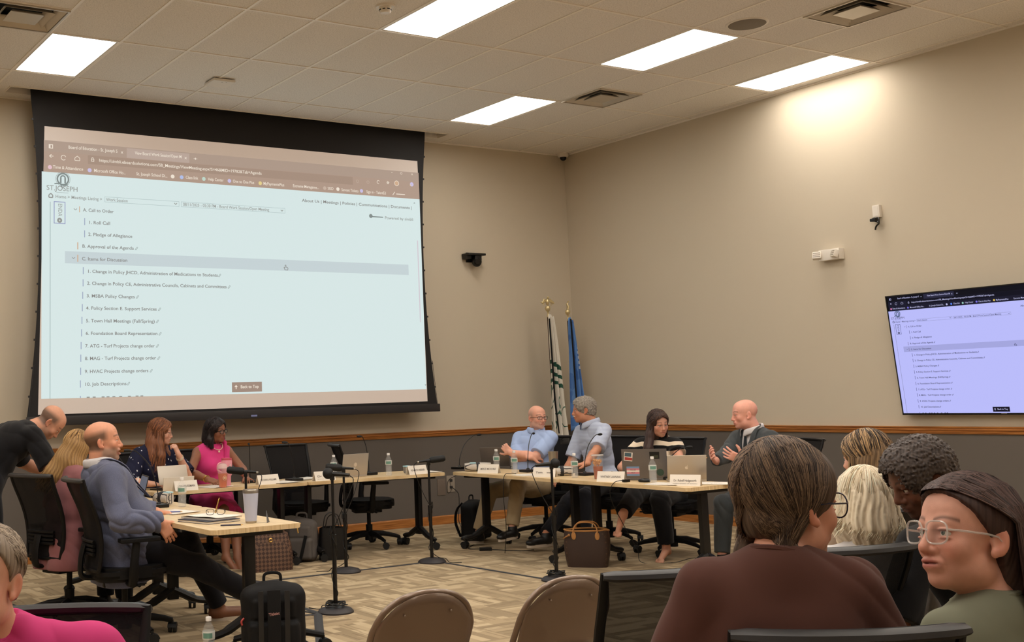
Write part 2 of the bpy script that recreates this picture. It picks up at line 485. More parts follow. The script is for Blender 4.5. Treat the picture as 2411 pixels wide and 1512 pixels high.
# smoke detector, access point, round speaker, corner camera
WP = mat('white_plastic', (228, 220, 208), 0.35); BP = mat('black_plastic', (14, 13, 13), 0.35); DGP = mat('dark_grey_plastic', (48, 46, 46), 0.45)
t = thing('smoke_detector', 'small round white smoke detector on the ceiling near the long lit panel', 'smoke detector', (-5.28, -3.95, CEIL))
MB().lathe([(0, -0.014), (0.074, -0.014), (0.078, -0.008), (0.078, 0), (0, 0)]).build('base', WP, t)
MB().lathe([(0, -0.06), (0.036, -0.06), (0.044, -0.053), (0.048, -0.035), (0.05, -0.014), (0, -0.014)]).build('sensor_head', WP, t)
m = MB()
for a in range(8):
    m.box((0.046*math.cos(a*PI/4), 0.046*math.sin(a*PI/4), -0.036), (0.008, 0.022, 0.008), rot=(0, 0, a*PI/4))
m.build('slot', BP, t)
t = thing('access_point', 'rounded white wireless access point on the ceiling above the projection screen', 'access point', (-5.57, -1.43, CEIL))
MB().box((0, 0, -0.022), (0.23, 0.23, 0.026), bevel=0.012, seg=3).build('body', WP, t)
MB().box((0.0, 0.0, -0.0045), (0.13, 0.13, 0.009)).build('mount', BP, t)
m = MB(); m.box((-0.01, -0.07, -0.0358), (0.02, 0.004, 0.001)); m.box((0.03, -0.08, -0.0358), (0.012, 0.004, 0.001)); m.build('indicator', DGP, t)
t = thing('ceiling_speaker', 'flat round ceiling speaker with a dark mesh grille', 'speaker', (-2.23, -4.91, CEIL))
MB().lathe([(0, -0.008), (0.155, -0.008), (0.172, -0.006), (0.178, 0), (0, 0)], n=40).build('rim', WP, t)
MB().lathe([(0, -0.011), (0.15, -0.010), (0.156, -0.008), (0, -0.007)], n=40).build('grille', mat('grille_grey', (128, 116, 100), 0.6, bump=(900, 0.5)), t)
t = thing('dome_camera', 'small white dome camera in the ceiling corner of the room', 'security camera', (-0.10, -0.10, CEIL-0.0))
MB().lathe([(0, -0.05), (0.062, -0.05), (0.072, -0.03), (0.074, 0), (0, 0)]).build('housing', WP, t)
MB().lathe([(0, -0.095), (0.02, -0.092), (0.036, -0.078), (0.043, -0.05), (0, -0.05)]).build('dome', BP, t)
# ------------------------------------------------------------------ page shown on both screens
def emis(name, col, s=1.0, base=(40, 40, 40)):
    return mat(name, base, 0.8, spec=0.1, emit=col, estr=s)
PAGE_TEXT = [
('Board of Education - St. Joseph S', -6.721, 4.034, 0.504, 'w'), ('x', -6.178, 4.03, 0.026, 'w'), ('View Board Work Session/Open M', -6.029, 4.033, 0.51, 'w'), ('x', -5.486, 4.028, 0.029, 'w'), ('+', -5.387, 4.024, 0.042, 'w'),
('https://simbli.eboardsolutions.com/SB_Meetings/ViewMeeting.aspx?S=46&MID=19782&Tab=Agenda', -6.408, 3.926, 1.815, 'w'),
('Time & Attendance', -6.876, 3.822, 0.304, 'w'), ('Microsoft Office Ho...', -6.461, 3.818, 0.328, 'w'), ('St. Joseph School Di...', -6.016, 3.818, 0.336, 'w'), ('Class link', -5.476, 3.820, 0.141, 'w'), ('Help Center', -5.223, 3.819, 0.178, 'w'), ('One to One Plus', -4.935, 3.817, 0.251, 'w'), ('MyPaymentsPlus', -4.573, 3.817, 0.253, 'w'), ('Extreme Manageme...', -4.212, 3.817, 0.324, 'w'), ('SISD', -3.773, 3.817, 0.074, 'w'), ('Servant Tickets', -3.594, 3.813, 0.221, 'w'), ('Sign in - TalentEd', -3.266, 3.812, 0.261, 'w'),
('ST.JOSEPH', -6.94, 3.605, 0.309, 'g'), ('Home > Meetings Listing >', -6.851, 3.531, 0.47, 'g'), ('Work Session', -6.336, 3.531, 0.227, 'g'), ('08/11/2025 - 05:30 PM - Board Work Session/Open Meeting', -5.508, 3.532, 0.998, 'g'),
('About Us | Meetings | Policies | Communications | Documents |', -4.102, 3.661, 1.45, 'd'), ('Powered by simbli', -3.029, 3.525, 0.387, 'g'),
('A. Call to Order', -6.573, 3.412, 0.316, 'd'), ('1. Roll Call', -6.519, 3.290, 0.213, 'd'), ('2. Pledge of Allegiance', -6.522, 3.170, 0.457, 'd'), ('B. Approval of the Agenda', -6.583, 3.049, 0.532, 'd'), ('C. Items for Discussion', -6.586, 2.924, 0.466, 'd'),
('1. Change in Policy JHCD, Administration of Medications to Students', -6.532, 2.801, 1.395, 'd'), ('2. Change in Policy CE, Administrative Councils, Cabinets and Committees', -6.535, 2.682, 1.505, 'd'), ('3. MSBA Policy Changes', -6.54, 2.557, 0.495, 'd'), ('4. Policy Section E. Support Services', -6.545, 2.436, 0.735, 'd'), ('5. Town Hall Meetings (Fall/Spring)', -6.547, 2.312, 0.713, 'd'), ('6. Foundation Board Representation', -6.55, 2.188, 0.744, 'd'), ('7. ATG - Turf Projects change order', -6.555, 2.064, 0.719, 'd'), ('8. MAG - Turf Projects change order', -6.558, 1.942, 0.735, 'd'), ('9. HVAC Projects change orders', -6.56, 1.815, 0.655, 'd'), ('10. Job Descriptions', -6.563, 1.691, 0.418, 'd'), ('Back to Top', -4.889, 1.634, 0.209, 'b')]
PX0, PX1, PZ0, PZ1 = -6.985, -2.535, 1.575, 4.10
def draw_page(T, pal, parent, d=0.0015):
    """T maps page metres (x, z) to the surface; pal colours"""
    L = {}
    def layer(k, lvl):
        if k not in L: L[k] = (MB(), lvl)
        return L[k][0]
    def rect(k, x0, x1, z0, z1, lvl):
        m = layer(k, lvl)
        vs = [m.bm.verts.new(T @ Vector((x, z, L[k][1]*d))) for x, z in ((x0, z0), (x1, z0), (x1, z1), (x0, z1))]
        m.bm.faces.new(vs)
    def ring(k, x0, x1, z0, z1, w_, lvl):
        rect(k, x0, x1, z0, z0+w_, lvl); rect(k, x0, x1, z1-w_, z1, lvl); rect(k, x0, x0+w_, z0, z1, lvl); rect(k, x1-w_, x1, z0, z1, lvl)
    def arc(k, cx, cz, r, w_, a0, a1, lvl, n=20):
        m = layer(k, lvl); pr = None
        for i in range(n+1):
            a = a0+(a1-a0)*i/n
            q = [m.bm.verts.new(T @ Vector((cx+rr*math.cos(a), cz+rr*math.sin(a), L[k][1]*d))) for rr in (r-w_/2, r+w_/2)]
            if pr: m.bm.faces.new((pr[0], pr[1], q[1], q[0]))
            pr = q
    def seg(k, pts, w_, lvl):
        m = layer(k, lvl)
        for (x0, z0), (x1, z1) in zip(pts, pts[1:]):
            v = Vector((x1-x0, z1-z0)); n_ = Vector((-v.y, v.x)).normalized()*w_/2
            m.bm.faces.new([m.bm.verts.new(T @ Vector((a, b, L[k][1]*d))) for a, b in ((x0+n_.x, z0+n_.y), (x0-n_.x, z0-n_.y), (x1-n_.x, z1-n_.y), (x1+n_.x, z1+n_.y))])
    rect('page', PX0, PX1, PZ0, 3.785, 1)
    rect('toolbar', PX0+0.02, PX1, 3.785, 3.99, 1)
    rect('tab_strip', PX0+0.02, PX1, 3.99, PZ1, 1)
    rect('active_tab', -6.115, -5.43, 3.99, 4.09, 2)
    rect('address_field', -6.522, -3.44, 3.895, 3.985, 2)
    rect('highlight_row', -6.755, -2.725, 2.888, 3.008, 2)
    # frames
    for q in ((-6.35, -5.55, 3.519, 3.575), (-5.53, -4.313, 3.519, 3.575)):
        ring('grey_line', *q, 0.004, 2); seg('letter_grey', [(q[1]-0.055, 3.555), (q[1]-0.04, 3.54), (q[1]-0.025, 3.555)], 0.008, 3)
    rect('grey_line', -6.905, -6.897, PZ0, 3.49, 2)
    ring('blue_line', -6.866, -6.75, 3.276, 3.497, 0.008, 2)
    for z in (3.43,): rect('peach_bar', -6.612, -6.604, z-0.03, z+0.03, 3)
    for z in (3.065, 2.942): rect('peach_bar', -6.632, -6.622, z-0.035, z+0.035, 3)
    for z, x in ((3.31, -6.556), (3.188, -6.557), (2.82, -6.572), (2.70, -6.574), (2.576, -6.578), (2.455, -6.582), (2.331, -6.586), (2.207, -6.59), (2.083, -6.595), (1.961, -6.598), (1.834, -6.6), (1.71, -6.603)):
        rect('blue_bar', x-0.004, x+0.004, z-0.035, z+0.035, 3)
    rect('blue_bar', -6.607, -6.599, PZ0, PZ0+0.02, 3)
    for xx in (0, .06, .15, .2, .26, .33, .42, .5, .55): rect('letter_grey', -6.54+xx, -6.51+xx, PZ0, PZ0+0.010, 3)
    for x, z in ((-6.65, 3.43), (-6.67, 2.945)): seg('letter_grey', [(x-0.016, z+0.006), (x, z-0.008), (x+0.016, z+0.006)], 0.006, 3)
    # paper clips after each item
    for t, x, z, w_, k in PAGE_TEXT:
        if k == 'd' and t[0] in 'B123456789' and t[:2] not in ('1.', '2.') or t.startswith(('1. Ch', '2. Ch', '10.')):
            cx, cz = x+w_+0.03, z+0.014
            seg('clip_grey', [(cx-0.014, cz-0.012), (cx+0.008, cz+0.016), (cx+0.016, cz+0.01), (cx-0.004, cz-0.016), (cx-0.014, cz-0.012)], 0.005, 3)
    rect('button', -4.986, -4.638, 1.595, 1.697, 3)
    rect('white_mark', -4.944, -4.934, 1.625, 1.65, 4)
    m = layer('white_mark', 4); m.bm.faces.new([m.bm.verts.new(T @ Vector((x, z, 4*d))) for x, z in ((-4.959, 1.648), (-4.919, 1.648), (-4.939, 1.67))])
    rect('scroll_thumb', -2.594, -2.579, 2.345, 3.295, 3)
    m = layer('clip_grey', 3)
    m.bm.faces.new([m.bm.verts.new(T @ Vector((x, z, 3*d))) for x, z in ((-2.625, 3.73), (-2.6, 3.73), (-2.612, 3.748))])
    m.bm.faces.new([m.bm.verts.new(T @ Vector((x, z, 3*d))) for x, z in ((-2.56, 1.632), (-2.548, 1.612), (-2.536, 1.632))])
    # toolbar icons
    seg('white_mark', [(-6.87, 3.945), (-6.91, 3.945)], 0.006, 4); seg('white_mark', [(-6.89, 3.962), (-6.91, 3.945), (-6.89, 3.928)], 0.006, 4)
    arc('white_mark', -6.77, 3.938, 0.024, 0.006, 0.3, 5.6, 4)
    seg('white_mark', [(-6.655, 3.92), (-6.655, 3.945), (-6.63, 3.965), (-6.605, 3.945), (-6.605, 3.92), (-6.655, 3.92)], 0.006, 4)
    ring('white_mark', -6.917, -6.875, 4.02, 4.062, 0.007, 4); rect('white_mark', -6.917, -6.9, 4.02, 4.062, 4)
    ring('white_mark', -6.49, -6.458, 3.922, 3.95, 0.006, 4); arc('white_mark', -6.474, 3.952, 0.01, 0.005, 0, PI, 4, 8)
    for x, kk in ((-6.905, 'pink_mark'), (-6.505, 'violet_mark'), (-5.62, 'white_mark'), (-5.52, 'blue_mark'), (-5.27, 'mint_mark'), (-4.975, 'violet_mark'), (-4.61, 'yellow_mark'), (-3.81, 'toolbar_mark'), (-3.64, 'white_mark'), (-3.33, 'violet_mark')):
        arc(kk, x, 3.832, 0.011, 0.02, 0, 2*PI, 4, 12)
    seg('white_mark', [(-3.2+0.29, 3.81), (-3.2+0.32, 3.85)], 0.008, 4); rect('white_mark', -2.86, -2.74, 3.822, 3.832, 4)
    for x in (-3.38, -3.24): arc('toolbar_mark', x, 3.94, 0.016, 0.004, 0, 2*PI, 4, 10)
    arc('white_mark', -3.10, 3.95, 0.018, 0.006, 0.6, 5.2, 4); 
    for a in range(5):
        A = PI/2+a*4*PI/5; B = A+4*PI/5
        seg('white_mark', [(-2.97+0.02*math.cos(A), 3.952+0.02*math.sin(A)), (-2.97+0.02*math.cos(B), 3.952+0.02*math.sin(B))], 0.004, 4)
    arc('peach_bar', -2.85, 3.953, 0.014, 0.026, 0, 2*PI, 4); arc('white_mark', -2.85, 3.953, 0.029, 0.006, 0, 2*PI, 4)
    arc('violet_mark', -2.64, 3.955, 0.014, 0.022, 0, 2*PI, 4); arc('yellow_mark', -2.655, 3.945, 0.006, 0.012, 0, 2*PI, 5)
    seg('white_mark', [(-2.92, 4.075), (-2.90, 4.075)], 0.004, 4); arc('white_mark', -2.78, 4.075, 0.012, 0.004, 0, 2*PI, 4, 8); seg('white_mark', [(-2.64, 4.065), (-2.62, 4.085)], 0.004, 4); seg('white_mark', [(-2.62, 4.065), (-2.64, 4.085)], 0.004, 4)
    # crest of the district: ring with an arch in it, ribbon below
    cx, cz = -6.775, 3.722
    arc('logo_grey', cx, cz, 0.056, 0.016, 0, 2*PI, 3, 30); arc('logo_grey', cx, cz, 0.072, 0.003, 0, 2*PI, 3, 30)
    for q in (-1, 1): rect('logo_grey', cx+q*0.022-0.008, cx+q*0.022+0.008, cz-0.04, cz+0.012, 3)
    arc('logo_grey', cx, cz+0.012, 0.022, 0.014, 0, PI, 3, 14)
    seg('logo_grey', [(cx-0.085, cz-0.05), (cx-0.03, cz-0.045), (cx, cz-0.062), (cx+0.05, cz-0.055)], 0.012, 4); seg('logo_grey', [(cx-0.02, cz-0.06), (cx+0.0, cz-0.092)], 0.008, 4)
    rect('logo_grey', -6.84, -6.72, 3.585, 3.588, 3)
    # house, ENDA tab
    seg('letter_grey', [(-6.915, 3.532), (-6.915, 3.555), (-6.896, 3.573), (-6.877, 3.555), (-6.877, 3.532), (-6.915, 3.532)], 0.011, 3)
    Tm = T @ Matrix.Translation((-6.822, 3.478, 3*d)) @ Matrix.Rotation(-PI/2, 4, 'Z')
    layer('letter_grey', 3); add_text(L['letter_grey'][0], 'ENDA', 0.058, Tm, width=0.125)
    arc('letter_grey', -6.808, 3.31, 0.013, 0.024, 0, 2*PI, 3)
    m = layer('page_mark', 5); m.bm.faces.new([m.bm.verts.new(T @ Vector((x, z, 5*d))) for x, z in ((-6.813, 3.32), (-6.813, 3.30), (-6.80, 3.31))])
    # powered-by icon, cursor
    arc('logo_grey', -3.215, 3.55, 0.012, 0.024, 0, 2*PI, 3, 10); rect('logo_grey', -3.2, -3.05, 3.538, 3.55, 3)
    seg('letter_dark', [(-4.335, 2.90), (-4.345, 2.925), (-4.33, 2.92), (-4.33, 2.95), (-4.32, 2.95), (-4.318, 2.928), (-4.295, 2.92), (-4.298, 2.897), (-4.335, 2.90)], 0.006, 4)
    km = {'w': 'white_mark', 'g': 'letter_grey', 'd': 'letter_dark', 'b': 'white_mark'}
    for t, x, z, w_, k in PAGE_TEXT:
        lay = km[k]; lvl = 5 if k == 'b' else 4
        one = MB(); add_text(one, t, 0.046 if t != 'ST.JOSEPH' else 0.07, T @ Matrix.Translation((x, z, lvl*d)), width=w_, bold=0.0004 if k in 'wg' else 0.0006)
        one.build({'d': 'agenda_line', 'g': 'page_caption', 'w': 'browser_caption', 'b': 'button_caption'}[k], pal(lay), parent, smooth=False)
    names = {'white_mark': 'light_lettering', 'letter_grey': 'grey_lettering', 'letter_dark': 'dark_lettering', 'logo_grey': 'logo', 'clip_grey': 'paper_clip_marks', 'page_mark': 'play_mark', 'toolbar_mark': 'toolbar_icons'}
    for k, (m, lvl) in L.items():
        m.build(names.get(k, k), pal(k), parent, smooth=False)
PROJ = {'page': (213, 229, 228), 'toolbar': (174, 150, 134), 'tab_strip': (172, 151, 136), 'active_tab': (184, 164, 152), 'address_field': (164, 141, 125), 'highlight_row': (196, 209, 212), 'grey_line': (172, 190, 190),
        'blue_line': (150, 156, 192), 'peach_bar': (206, 170, 140), 'blue_bar': (150, 160, 186), 'letter_grey': (148, 150, 146), 'letter_dark': (132, 131, 128), 'clip_grey': (160, 172, 170), 'button': (158, 136, 122), 'white_mark': (236, 224, 208),
        'scroll_thumb': (208, 200, 208), 'pink_mark': (226, 190, 200), 'violet_mark': (200, 190, 226), 'blue_mark': (176, 190, 230), 'mint_mark': (190, 214, 200), 'yellow_mark': (226, 206, 140), 'toolbar_mark': (196, 176, 160), 'logo_grey': (128, 138, 136), 'page_mark': (213, 229, 228)}
TVC = {'page': (186, 188, 250), 'toolbar': (26, 26, 44), 'tab_strip': (14, 14, 24), 'active_tab': (40, 40, 62), 'address_field': (16, 16, 30), 'highlight_row': (164, 166, 222), 'grey_line': (136, 138, 176),
       'blue_line': (70, 74, 120), 'peach_bar': (120, 110, 150), 'blue_bar': (60, 62, 110), 'letter_grey': (80, 82, 116), 'letter_dark': (60, 62, 92), 'clip_grey': (70, 72, 110), 'button': (22, 20, 34), 'white_mark': (186, 186, 226),
       'scroll_thumb': (130, 130, 180), 'pink_mark': (210, 120, 170), 'violet_mark': (120, 110, 220), 'blue_mark': (90, 130, 240), 'mint_mark': (150, 200, 190), 'yellow_mark': (220, 190, 90), 'toolbar_mark': (110, 110, 150), 'logo_grey': (70, 90, 120), 'page_mark': (186, 188, 250)}
# ------------------------------------------------------------------ projection screen, lowered out of its ceiling slot
t = thing('projection_screen', 'huge lowered projection screen with black borders showing a meeting agenda page', 'projection screen', (-4.745, -0.32, CEIL))
SB = mat('screen_black', (24, 22, 23), 0.7); SBAR = mat('screen_bar_paint', (44, 41, 42), 0.4)
NS = 24
def edge(z, side):         # tensioned side edge bows inwards
    f = (CEIL-z)/(CEIL-1.40)
    bow = 4*f*(1-f)*0.10
    return (-7.10-0.02*f+bow) if side < 0 else (-2.42+0.03*f-bow)
m = MB()
for k in range(NS):
    z0 = CEIL+0.06-(CEIL+0.06-1.405)*k/NS; z1 = CEIL+0.06-(CEIL+0.06-1.405)*(k+1)/NS
    for q in (0, 1):
        y = -0.321 if q else -0.3175
        vs = [m.bm.verts.new((edge(min(z, CEIL), s_)+4.745, y+0.32, z-CEIL)) for z, s_ in ((z0, -1), (z0, 1), (z1, 1), (z1, -1))]
        m.bm.faces.new(vs)
m.build('border_fabric', SB, t, smooth=False)
for k in range(11):
    z = 4.30-k*0.27
    for s_ in (-1, 1): MB().box((edge(z, s_)+4.745+s_*0.006, 0, z-CEIL), (0.016, 0.01, 0.02)).build('tension_tab', SBAR, t, smooth=False)
MB().cyl((-2.42, 0.02, 0.085), (2.42, 0.02, 0.085), 0.055, n=16).build('roller', SBAR, t)
MB().box((0, 0, 1.362-CEIL), (4.76, 0.05, 0.09), bevel=0.01).build('bottom_bar', SBAR, t)
MB().box((0.0, -0.026, 1.345-CEIL), (0.07, 0.004, 0.018)).build('badge', mat('badge_blue', (130, 140, 190), 0.4), t, smooth=False)
for s_ in (-1, 1):
    MB().tube([(s_*2.36, 0, 1.40-CEIL), (s_*2.345, 0, 1.55-CEIL), (s_*2.31, 0, 1.9-CEIL)], 0.003, n=5).build('tension_cable', SBAR, t)
# projected picture: blank strips above and below the browser window
BL = mat('projected_blank', (150, 150, 150), 0.8, emit=(180, 156, 138), estr=0.8)
q = [(-7.015, 1.425), (-2.526, 1.438), (-2.546, 4.24), (-6.958, 4.24)]
m = MB(); m.bm.faces.new([m.bm.verts.new((x+4.745, -0.0035, z-CEIL)) for x, z in q]); m.build('projected_picture', BL, t, smooth=False)
Tp = Matrix(((1, 0, 0, 4.745), (0, 0, -1, -0.004), (0, 1, 0, -CEIL), (0, 0, 0, 1)))
draw_page(Tp, lambda k: emis('projected_'+k, PROJ[k], 1.0), t, 0.0012)
# slot lining in the ceiling
struct(MB().box((SLX0-0.003, (SLY0+SLY1)/2, CEIL+0.03), (0.006, SLY1-SLY0, 0.08)).box((SLX1+0.003, (SLY0+SLY1)/2, CEIL+0.03), (0.006, SLY1-SLY0, 0.08))
       .box(((SLX0+SLX1)/2, SLY0-0.003, CEIL+0.035), (SLX1-SLX0, 0.006, 0.09)).box(((SLX0+SLX1)/2, SLY1+0.003, CEIL+0.035), (SLX1-SLX0, 0.006, 0.09)).build('trim_5', GRIDW, smooth=False))
struct(MB().box(((SLX0+SLX1)/2, (SLY0+SLY1)/2, CEIL+0.150), (SLX1-SLX0+0.1, 0.5, 0.02)).build('ceiling_slot_lid', VD, smooth=False)); bpy.data.objects['ceiling_slot_lid'].name = 'trim_6'

# ------------------------------------------------------------------ wall television
tv = thing('wall_television', 'wide flat television tilted on the right wall showing the same agenda page', 'television', (-0.14, -5.555, 1.753))
tilt = math.radians(6.2)
# local frame of the panel: X right as seen (towards -y), Y up, Z out of the wall (towards -x)
R = Matrix(((0, 0, -1, 0), (-1, 0, 0, 0), (0, 1, 0, 0), (0, 0, 0, 1)))
Tt = R @ Matrix.Rotation(tilt, 4, 'X')
W_, H_ = 1.92, 1.118
MB().box((0, 0, -0.022), (W_, H_, 0.04), bevel=0.006, M=Tt).build('housing', BP, tv)
fr = MB(); z = 0.0005
for s_ in (-1, 1):
    fr.box((s_*(W_/2-0.005), 0, z), (0.010, H_, 0.012), M=Tt)
fr.box((0, H_/2-0.005, z), (W_, 0.010, 0.012), M=Tt); fr.box((0, -H_/2+0.008, z), (W_, 0.016, 0.014), M=Tt)
fr.build('bezel', mat('tv_bezel', (30, 27, 26), 0.25), tv, smooth=False)
MB().box((0, -H_/2+0.010, 0.009), (0.05, 0.007, 0.002), M=Tt).build('badge', mat('badge_grey', (120, 116, 112), 0.3), tv, smooth=False)
sx, sz = (W_-0.02)/(PX1-PX0), (H_-0.026)/(PZ1-PZ0)
Tq = Tt @ Matrix.Translation((-W_/2+0.01, -H_/2+0.016, 0.0015)) @ Matrix.Diagonal((sx, sz, 1, 1)) @ Matrix.Translation((-PX0, -PZ0, 0))
draw_page(Tq, lambda k: emis('television_'+k, TVC[k], 1.0, (6, 6, 6)), tv, 0.0006)
MB().box((0, 0, -0.075), (0.5, 0.35, 0.07), M=Tt).build('wall_bracket', BP, tv, smooth=False)
# things on the walls
t = thing('ptz_camera', 'black pan-tilt conference camera on the wall right of the projection screen', 'camera', (-1.60, 0, 3.12))
MB().box((0, -0.085, 0.075), (0.26, 0.15, 0.028), bevel=0.008).box((0, -0.01, 0.05), (0.12, 0.02, 0.12), bevel=0.004).box((-0.09, -0.06, 0.045), (0.07, 0.1, 0.05), bevel=0.006).build('wall_shelf', BP, t)
MB().box((0.03, -0.10, 0.03), (0.10, 0.09, 0.07), bevel=0.02, seg=3).sphere((0.03, -0.10, -0.01), (0.062, 0.062, 0.065)).build('camera_head', BP, t)
MB().cyl((0.0, -0.15, -0.015), (-0.01, -0.172, -0.02), 0.032).build('lens', mat('lens_glass', (18, 18, 22), 0.08), t)
t = thing('emergency_light', 'white twin-head emergency light on the right wall', 'emergency light', (0, -3.93, 2.79))
MB().box((-0.04, 0, 0), (0.08, 0.24, 0.11), bevel=0.008).build('housing', WP, t)
for sy in (-1, 1):
    m = MB(); Rm = Euler((0, 0.35, 0.5*sy)).to_matrix()
    m.box((-0.095, sy*0.125 if sy > 0 else -0.08, 0.0), (0.05, 0.085, 0.075), rot=Rm, bevel=0.012)
    hd = m.build('lamp_head', WP, t)
    m = MB()
    for q_ in (-1, 0, 1):
        m.box(tuple(Vector((-0.095, sy*0.125 if sy > 0 else -0.08, 0.0))+Rm @ Vector((-0.026, 0, q_*0.02))), (0.002, 0.07, 0.010), rot=Rm)
    m.build('lens', mat('lens_grey', (150, 140, 126), 0.3), hd, smooth=False)
t = thing('wall_sensor', 'small white wall box with a black dangling cable above the emergency light', 'wall box', (0, -4.46, 3.15))
MB().box((-0.02, 0, 0), (0.04, 0.075, 0.12), bevel=0.006).box((-0.041, 0, 0), (0.003, 0.05, 0.095)).build('housing', WP, t)
m = MB(); m.tube(spline([(-0.03, 0.02, -0.06), (-0.06, 0.05, -0.085), (-0.05, 0.0, -0.10), (-0.05, -0.03, -0.12), (-0.04, 0.01, -0.15), (-0.04, 0.02, -0.18)]), 0.008, n=6)
m.tube(spline([(-0.03, 0.0, -0.06), (-0.06, -0.04, -0.08), (-0.06, -0.035, -0.13), (-0.05, 0.0, -0.14)]), 0.006, n=6).box((-0.05, 0.02, -0.085), (0.05, 0.06, 0.03), bevel=0.008)
m.build('cable', BP, t)
t = thing('outlet_plate', 'blank wall plate low on the dark wall under the screen wall', 'wall plate', (-2.155, 0, 0.43)); MB().box((0, -0.004, 0), (0.115, 0.008, 0.19), bevel=0.003).build('plate', mat('plate_taupe', (112, 100, 90), 0.5), t)
t = thing('outlet_plate', 'power outlet with a cord plugged in beside the blank wall plate', 'wall outlet', (-2.02, 0, 0.46)); MB().box((0, -0.004, 0), (0.115, 0.008, 0.19), bevel=0.003).build('plate', mat('plate_steel', (150, 140, 128), 0.45), t)
m = MB(); m.box((0, -0.012, 0.04), (0.035, 0.014, 0.03)).box((0, -0.012, -0.04), (0.035, 0.014, 0.03)); m.build('socket', DGP, t)
# ------------------------------------------------------------------ tables
def maple():
    k = NT('maple_laminate'); p = k.coord('Object')
    m = k.mapping(p, scale=(1.5, 22.0, 1.0)); n = k.noise(m, 2.5, 4, .6)
    m2 = k.mapping(p, scale=(3, 120.0, 1.0)); n2 = k.noise(m2, 2.0, 2)
    col = k.ramp(k.math('ADD', k.math('MULTIPLY', n, .6), k.math('MULTIPLY', n2, .4)), [(0.35, sl((196, 166, 122))), (0.5, sl((216, 188, 144))), (0.66, sl((226, 202, 160)))])
    return k.set(col=col, rough=0.42, spec=0.45)
MAPLE = maple(); BMET = mat('black_metal', (15, 14, 14), 0.38); RUB = mat('black_rubber', (12, 12, 12), 0.6)
def caster(name, mb_parent, x, y, r=0.03, h=0.075, rz=0.0):
    c = MB()
    Rz = Matrix.Translation((x, y, 0)) @ Matrix.Rotation(rz, 4, 'Z')
    for s_ in (-1, 1):
        c.tube([Rz @ Vector((0.012, s_*0.006, r)), Rz @ Vector((0.012, s_*0.026, r))], [r, r*0.94], n=16)
    c.box((0, 0, 0), (0.001, 0.001, 0.001), M=Rz @ Matrix.Translation((0.012, 0, r)))
    pts = [(0.012+r*1.12*math.cos(a), r+r*1.12*math.sin(a)) for a in [PI*0.05+PI*0.9*k/8 for k in range(9)]]+[(0.012, r)]
    A = [c.bm.verts.new(Rz @ Vector((px, -0.028, pz))) for px, pz in pts]; B = [c.bm.verts.new(Rz @ Vector((px, 0.028, pz))) for px, pz in pts]
    c.bm.faces.new(A); c.bm.faces.new(list(reversed(B)))
    for k in range(len(pts)): c.bm.faces.new((A[k], A[(k+1) % len(pts)], B[(k+1) % len(pts)], B[k]))
    c.cyl(Rz @ Vector((0, 0, r*2)), Rz @ Vector((0, 0, h)), 0.010, n=8)
    return c.build(name, RUB, mb_parent)
TH = 0.74
def training_table(label, loc, rz, L=1.52, Wd=0.61):
    t = thing('folding_table', label, 'table', loc, rz, 'maple topped tables on black casters')
    m = MB(); rr = 0.035; pts = []
    for cx, cy, a0 in ((L/2-rr, Wd/2-rr, 0), (-L/2+rr, Wd/2-rr, PI/2), (-L/2+rr, -Wd/2+rr, PI), (L/2-rr, -Wd/2+rr, 3*PI/2)):
        for k in range(6): a = a0+PI/2*k/5; pts.append((cx+rr*math.cos(a), cy+rr*math.sin(a)))
    m.prism(pts, TH-0.030, TH, bevel=0.004); m.build('tabletop', MAPLE, t)
    u = MB(); u.box((0, 0, TH-0.045), (L-0.25, 0.05, 0.03)); 
    for s_ in (-1, 1):
        u.prism([(s_*(L/2-0.32), -0.05), (s_*(L/2-0.14), -0.20), (s_*(L/2-0.06), -0.20), (s_*(L/2-0.06), 0.20), (s_*(L/2-0.14), 0.20), (s_*(L/2-0.32), 0.05)], TH-0.058, TH-0.0305)
    u.build('under_frame', BMET, t, smooth=False)
    for s_ in (-1, 1):
        x = s_*(L/2-0.14)
        lg = MB(); lg.box((x, 0, 0.42), (0.045, 0.075, 0.58), bevel=0.008)
        for q in (-1, 1):
            lg.tube(spline([(x, 0, 0.20), (x, q*0.06, 0.17), (x, q*0.17, 0.115), (x, q*0.255, 0.098), (x, q*0.27, 0.09)], 4), [0.030]*8+[0.024]*8+[0.02], n=8)
        lo = lg.build('leg', BMET, t)
        for q in (-1, 1): caster('caster', lo, x, q*0.265, 0.034, 0.10, rz=0.4*q)
    return t
T_SPEC = [('maple topped table under the open tablet and orange drink, below the screen', (-5.68, -1.545), 0.0, 1.50),
          ('maple topped table below the screen holding the silver laptop of the empty seats', (-4.15, -1.545), 0.0, 1.54),
          ('maple topped table in front of the man in the light blue polo', (-2.99, -2.62), PI/2, 1.60),
          ('maple topped table nearest the camera on the right, with two silver laptops', (-2.99, -4.17), PI/2, 1.50),
          ('maple topped table at the left, nearest the camera, with notebooks and white tumbler', (-6.965, -4.17), PI/2, 1.52),
          ('maple topped table at the left behind the nearest one, with the rolled towel', (-6.965, -2.645), PI/2, 1.52)]
for lab, (x, y), rz, L in T_SPEC: training_table(lab, (x, y, 0), rz, L)

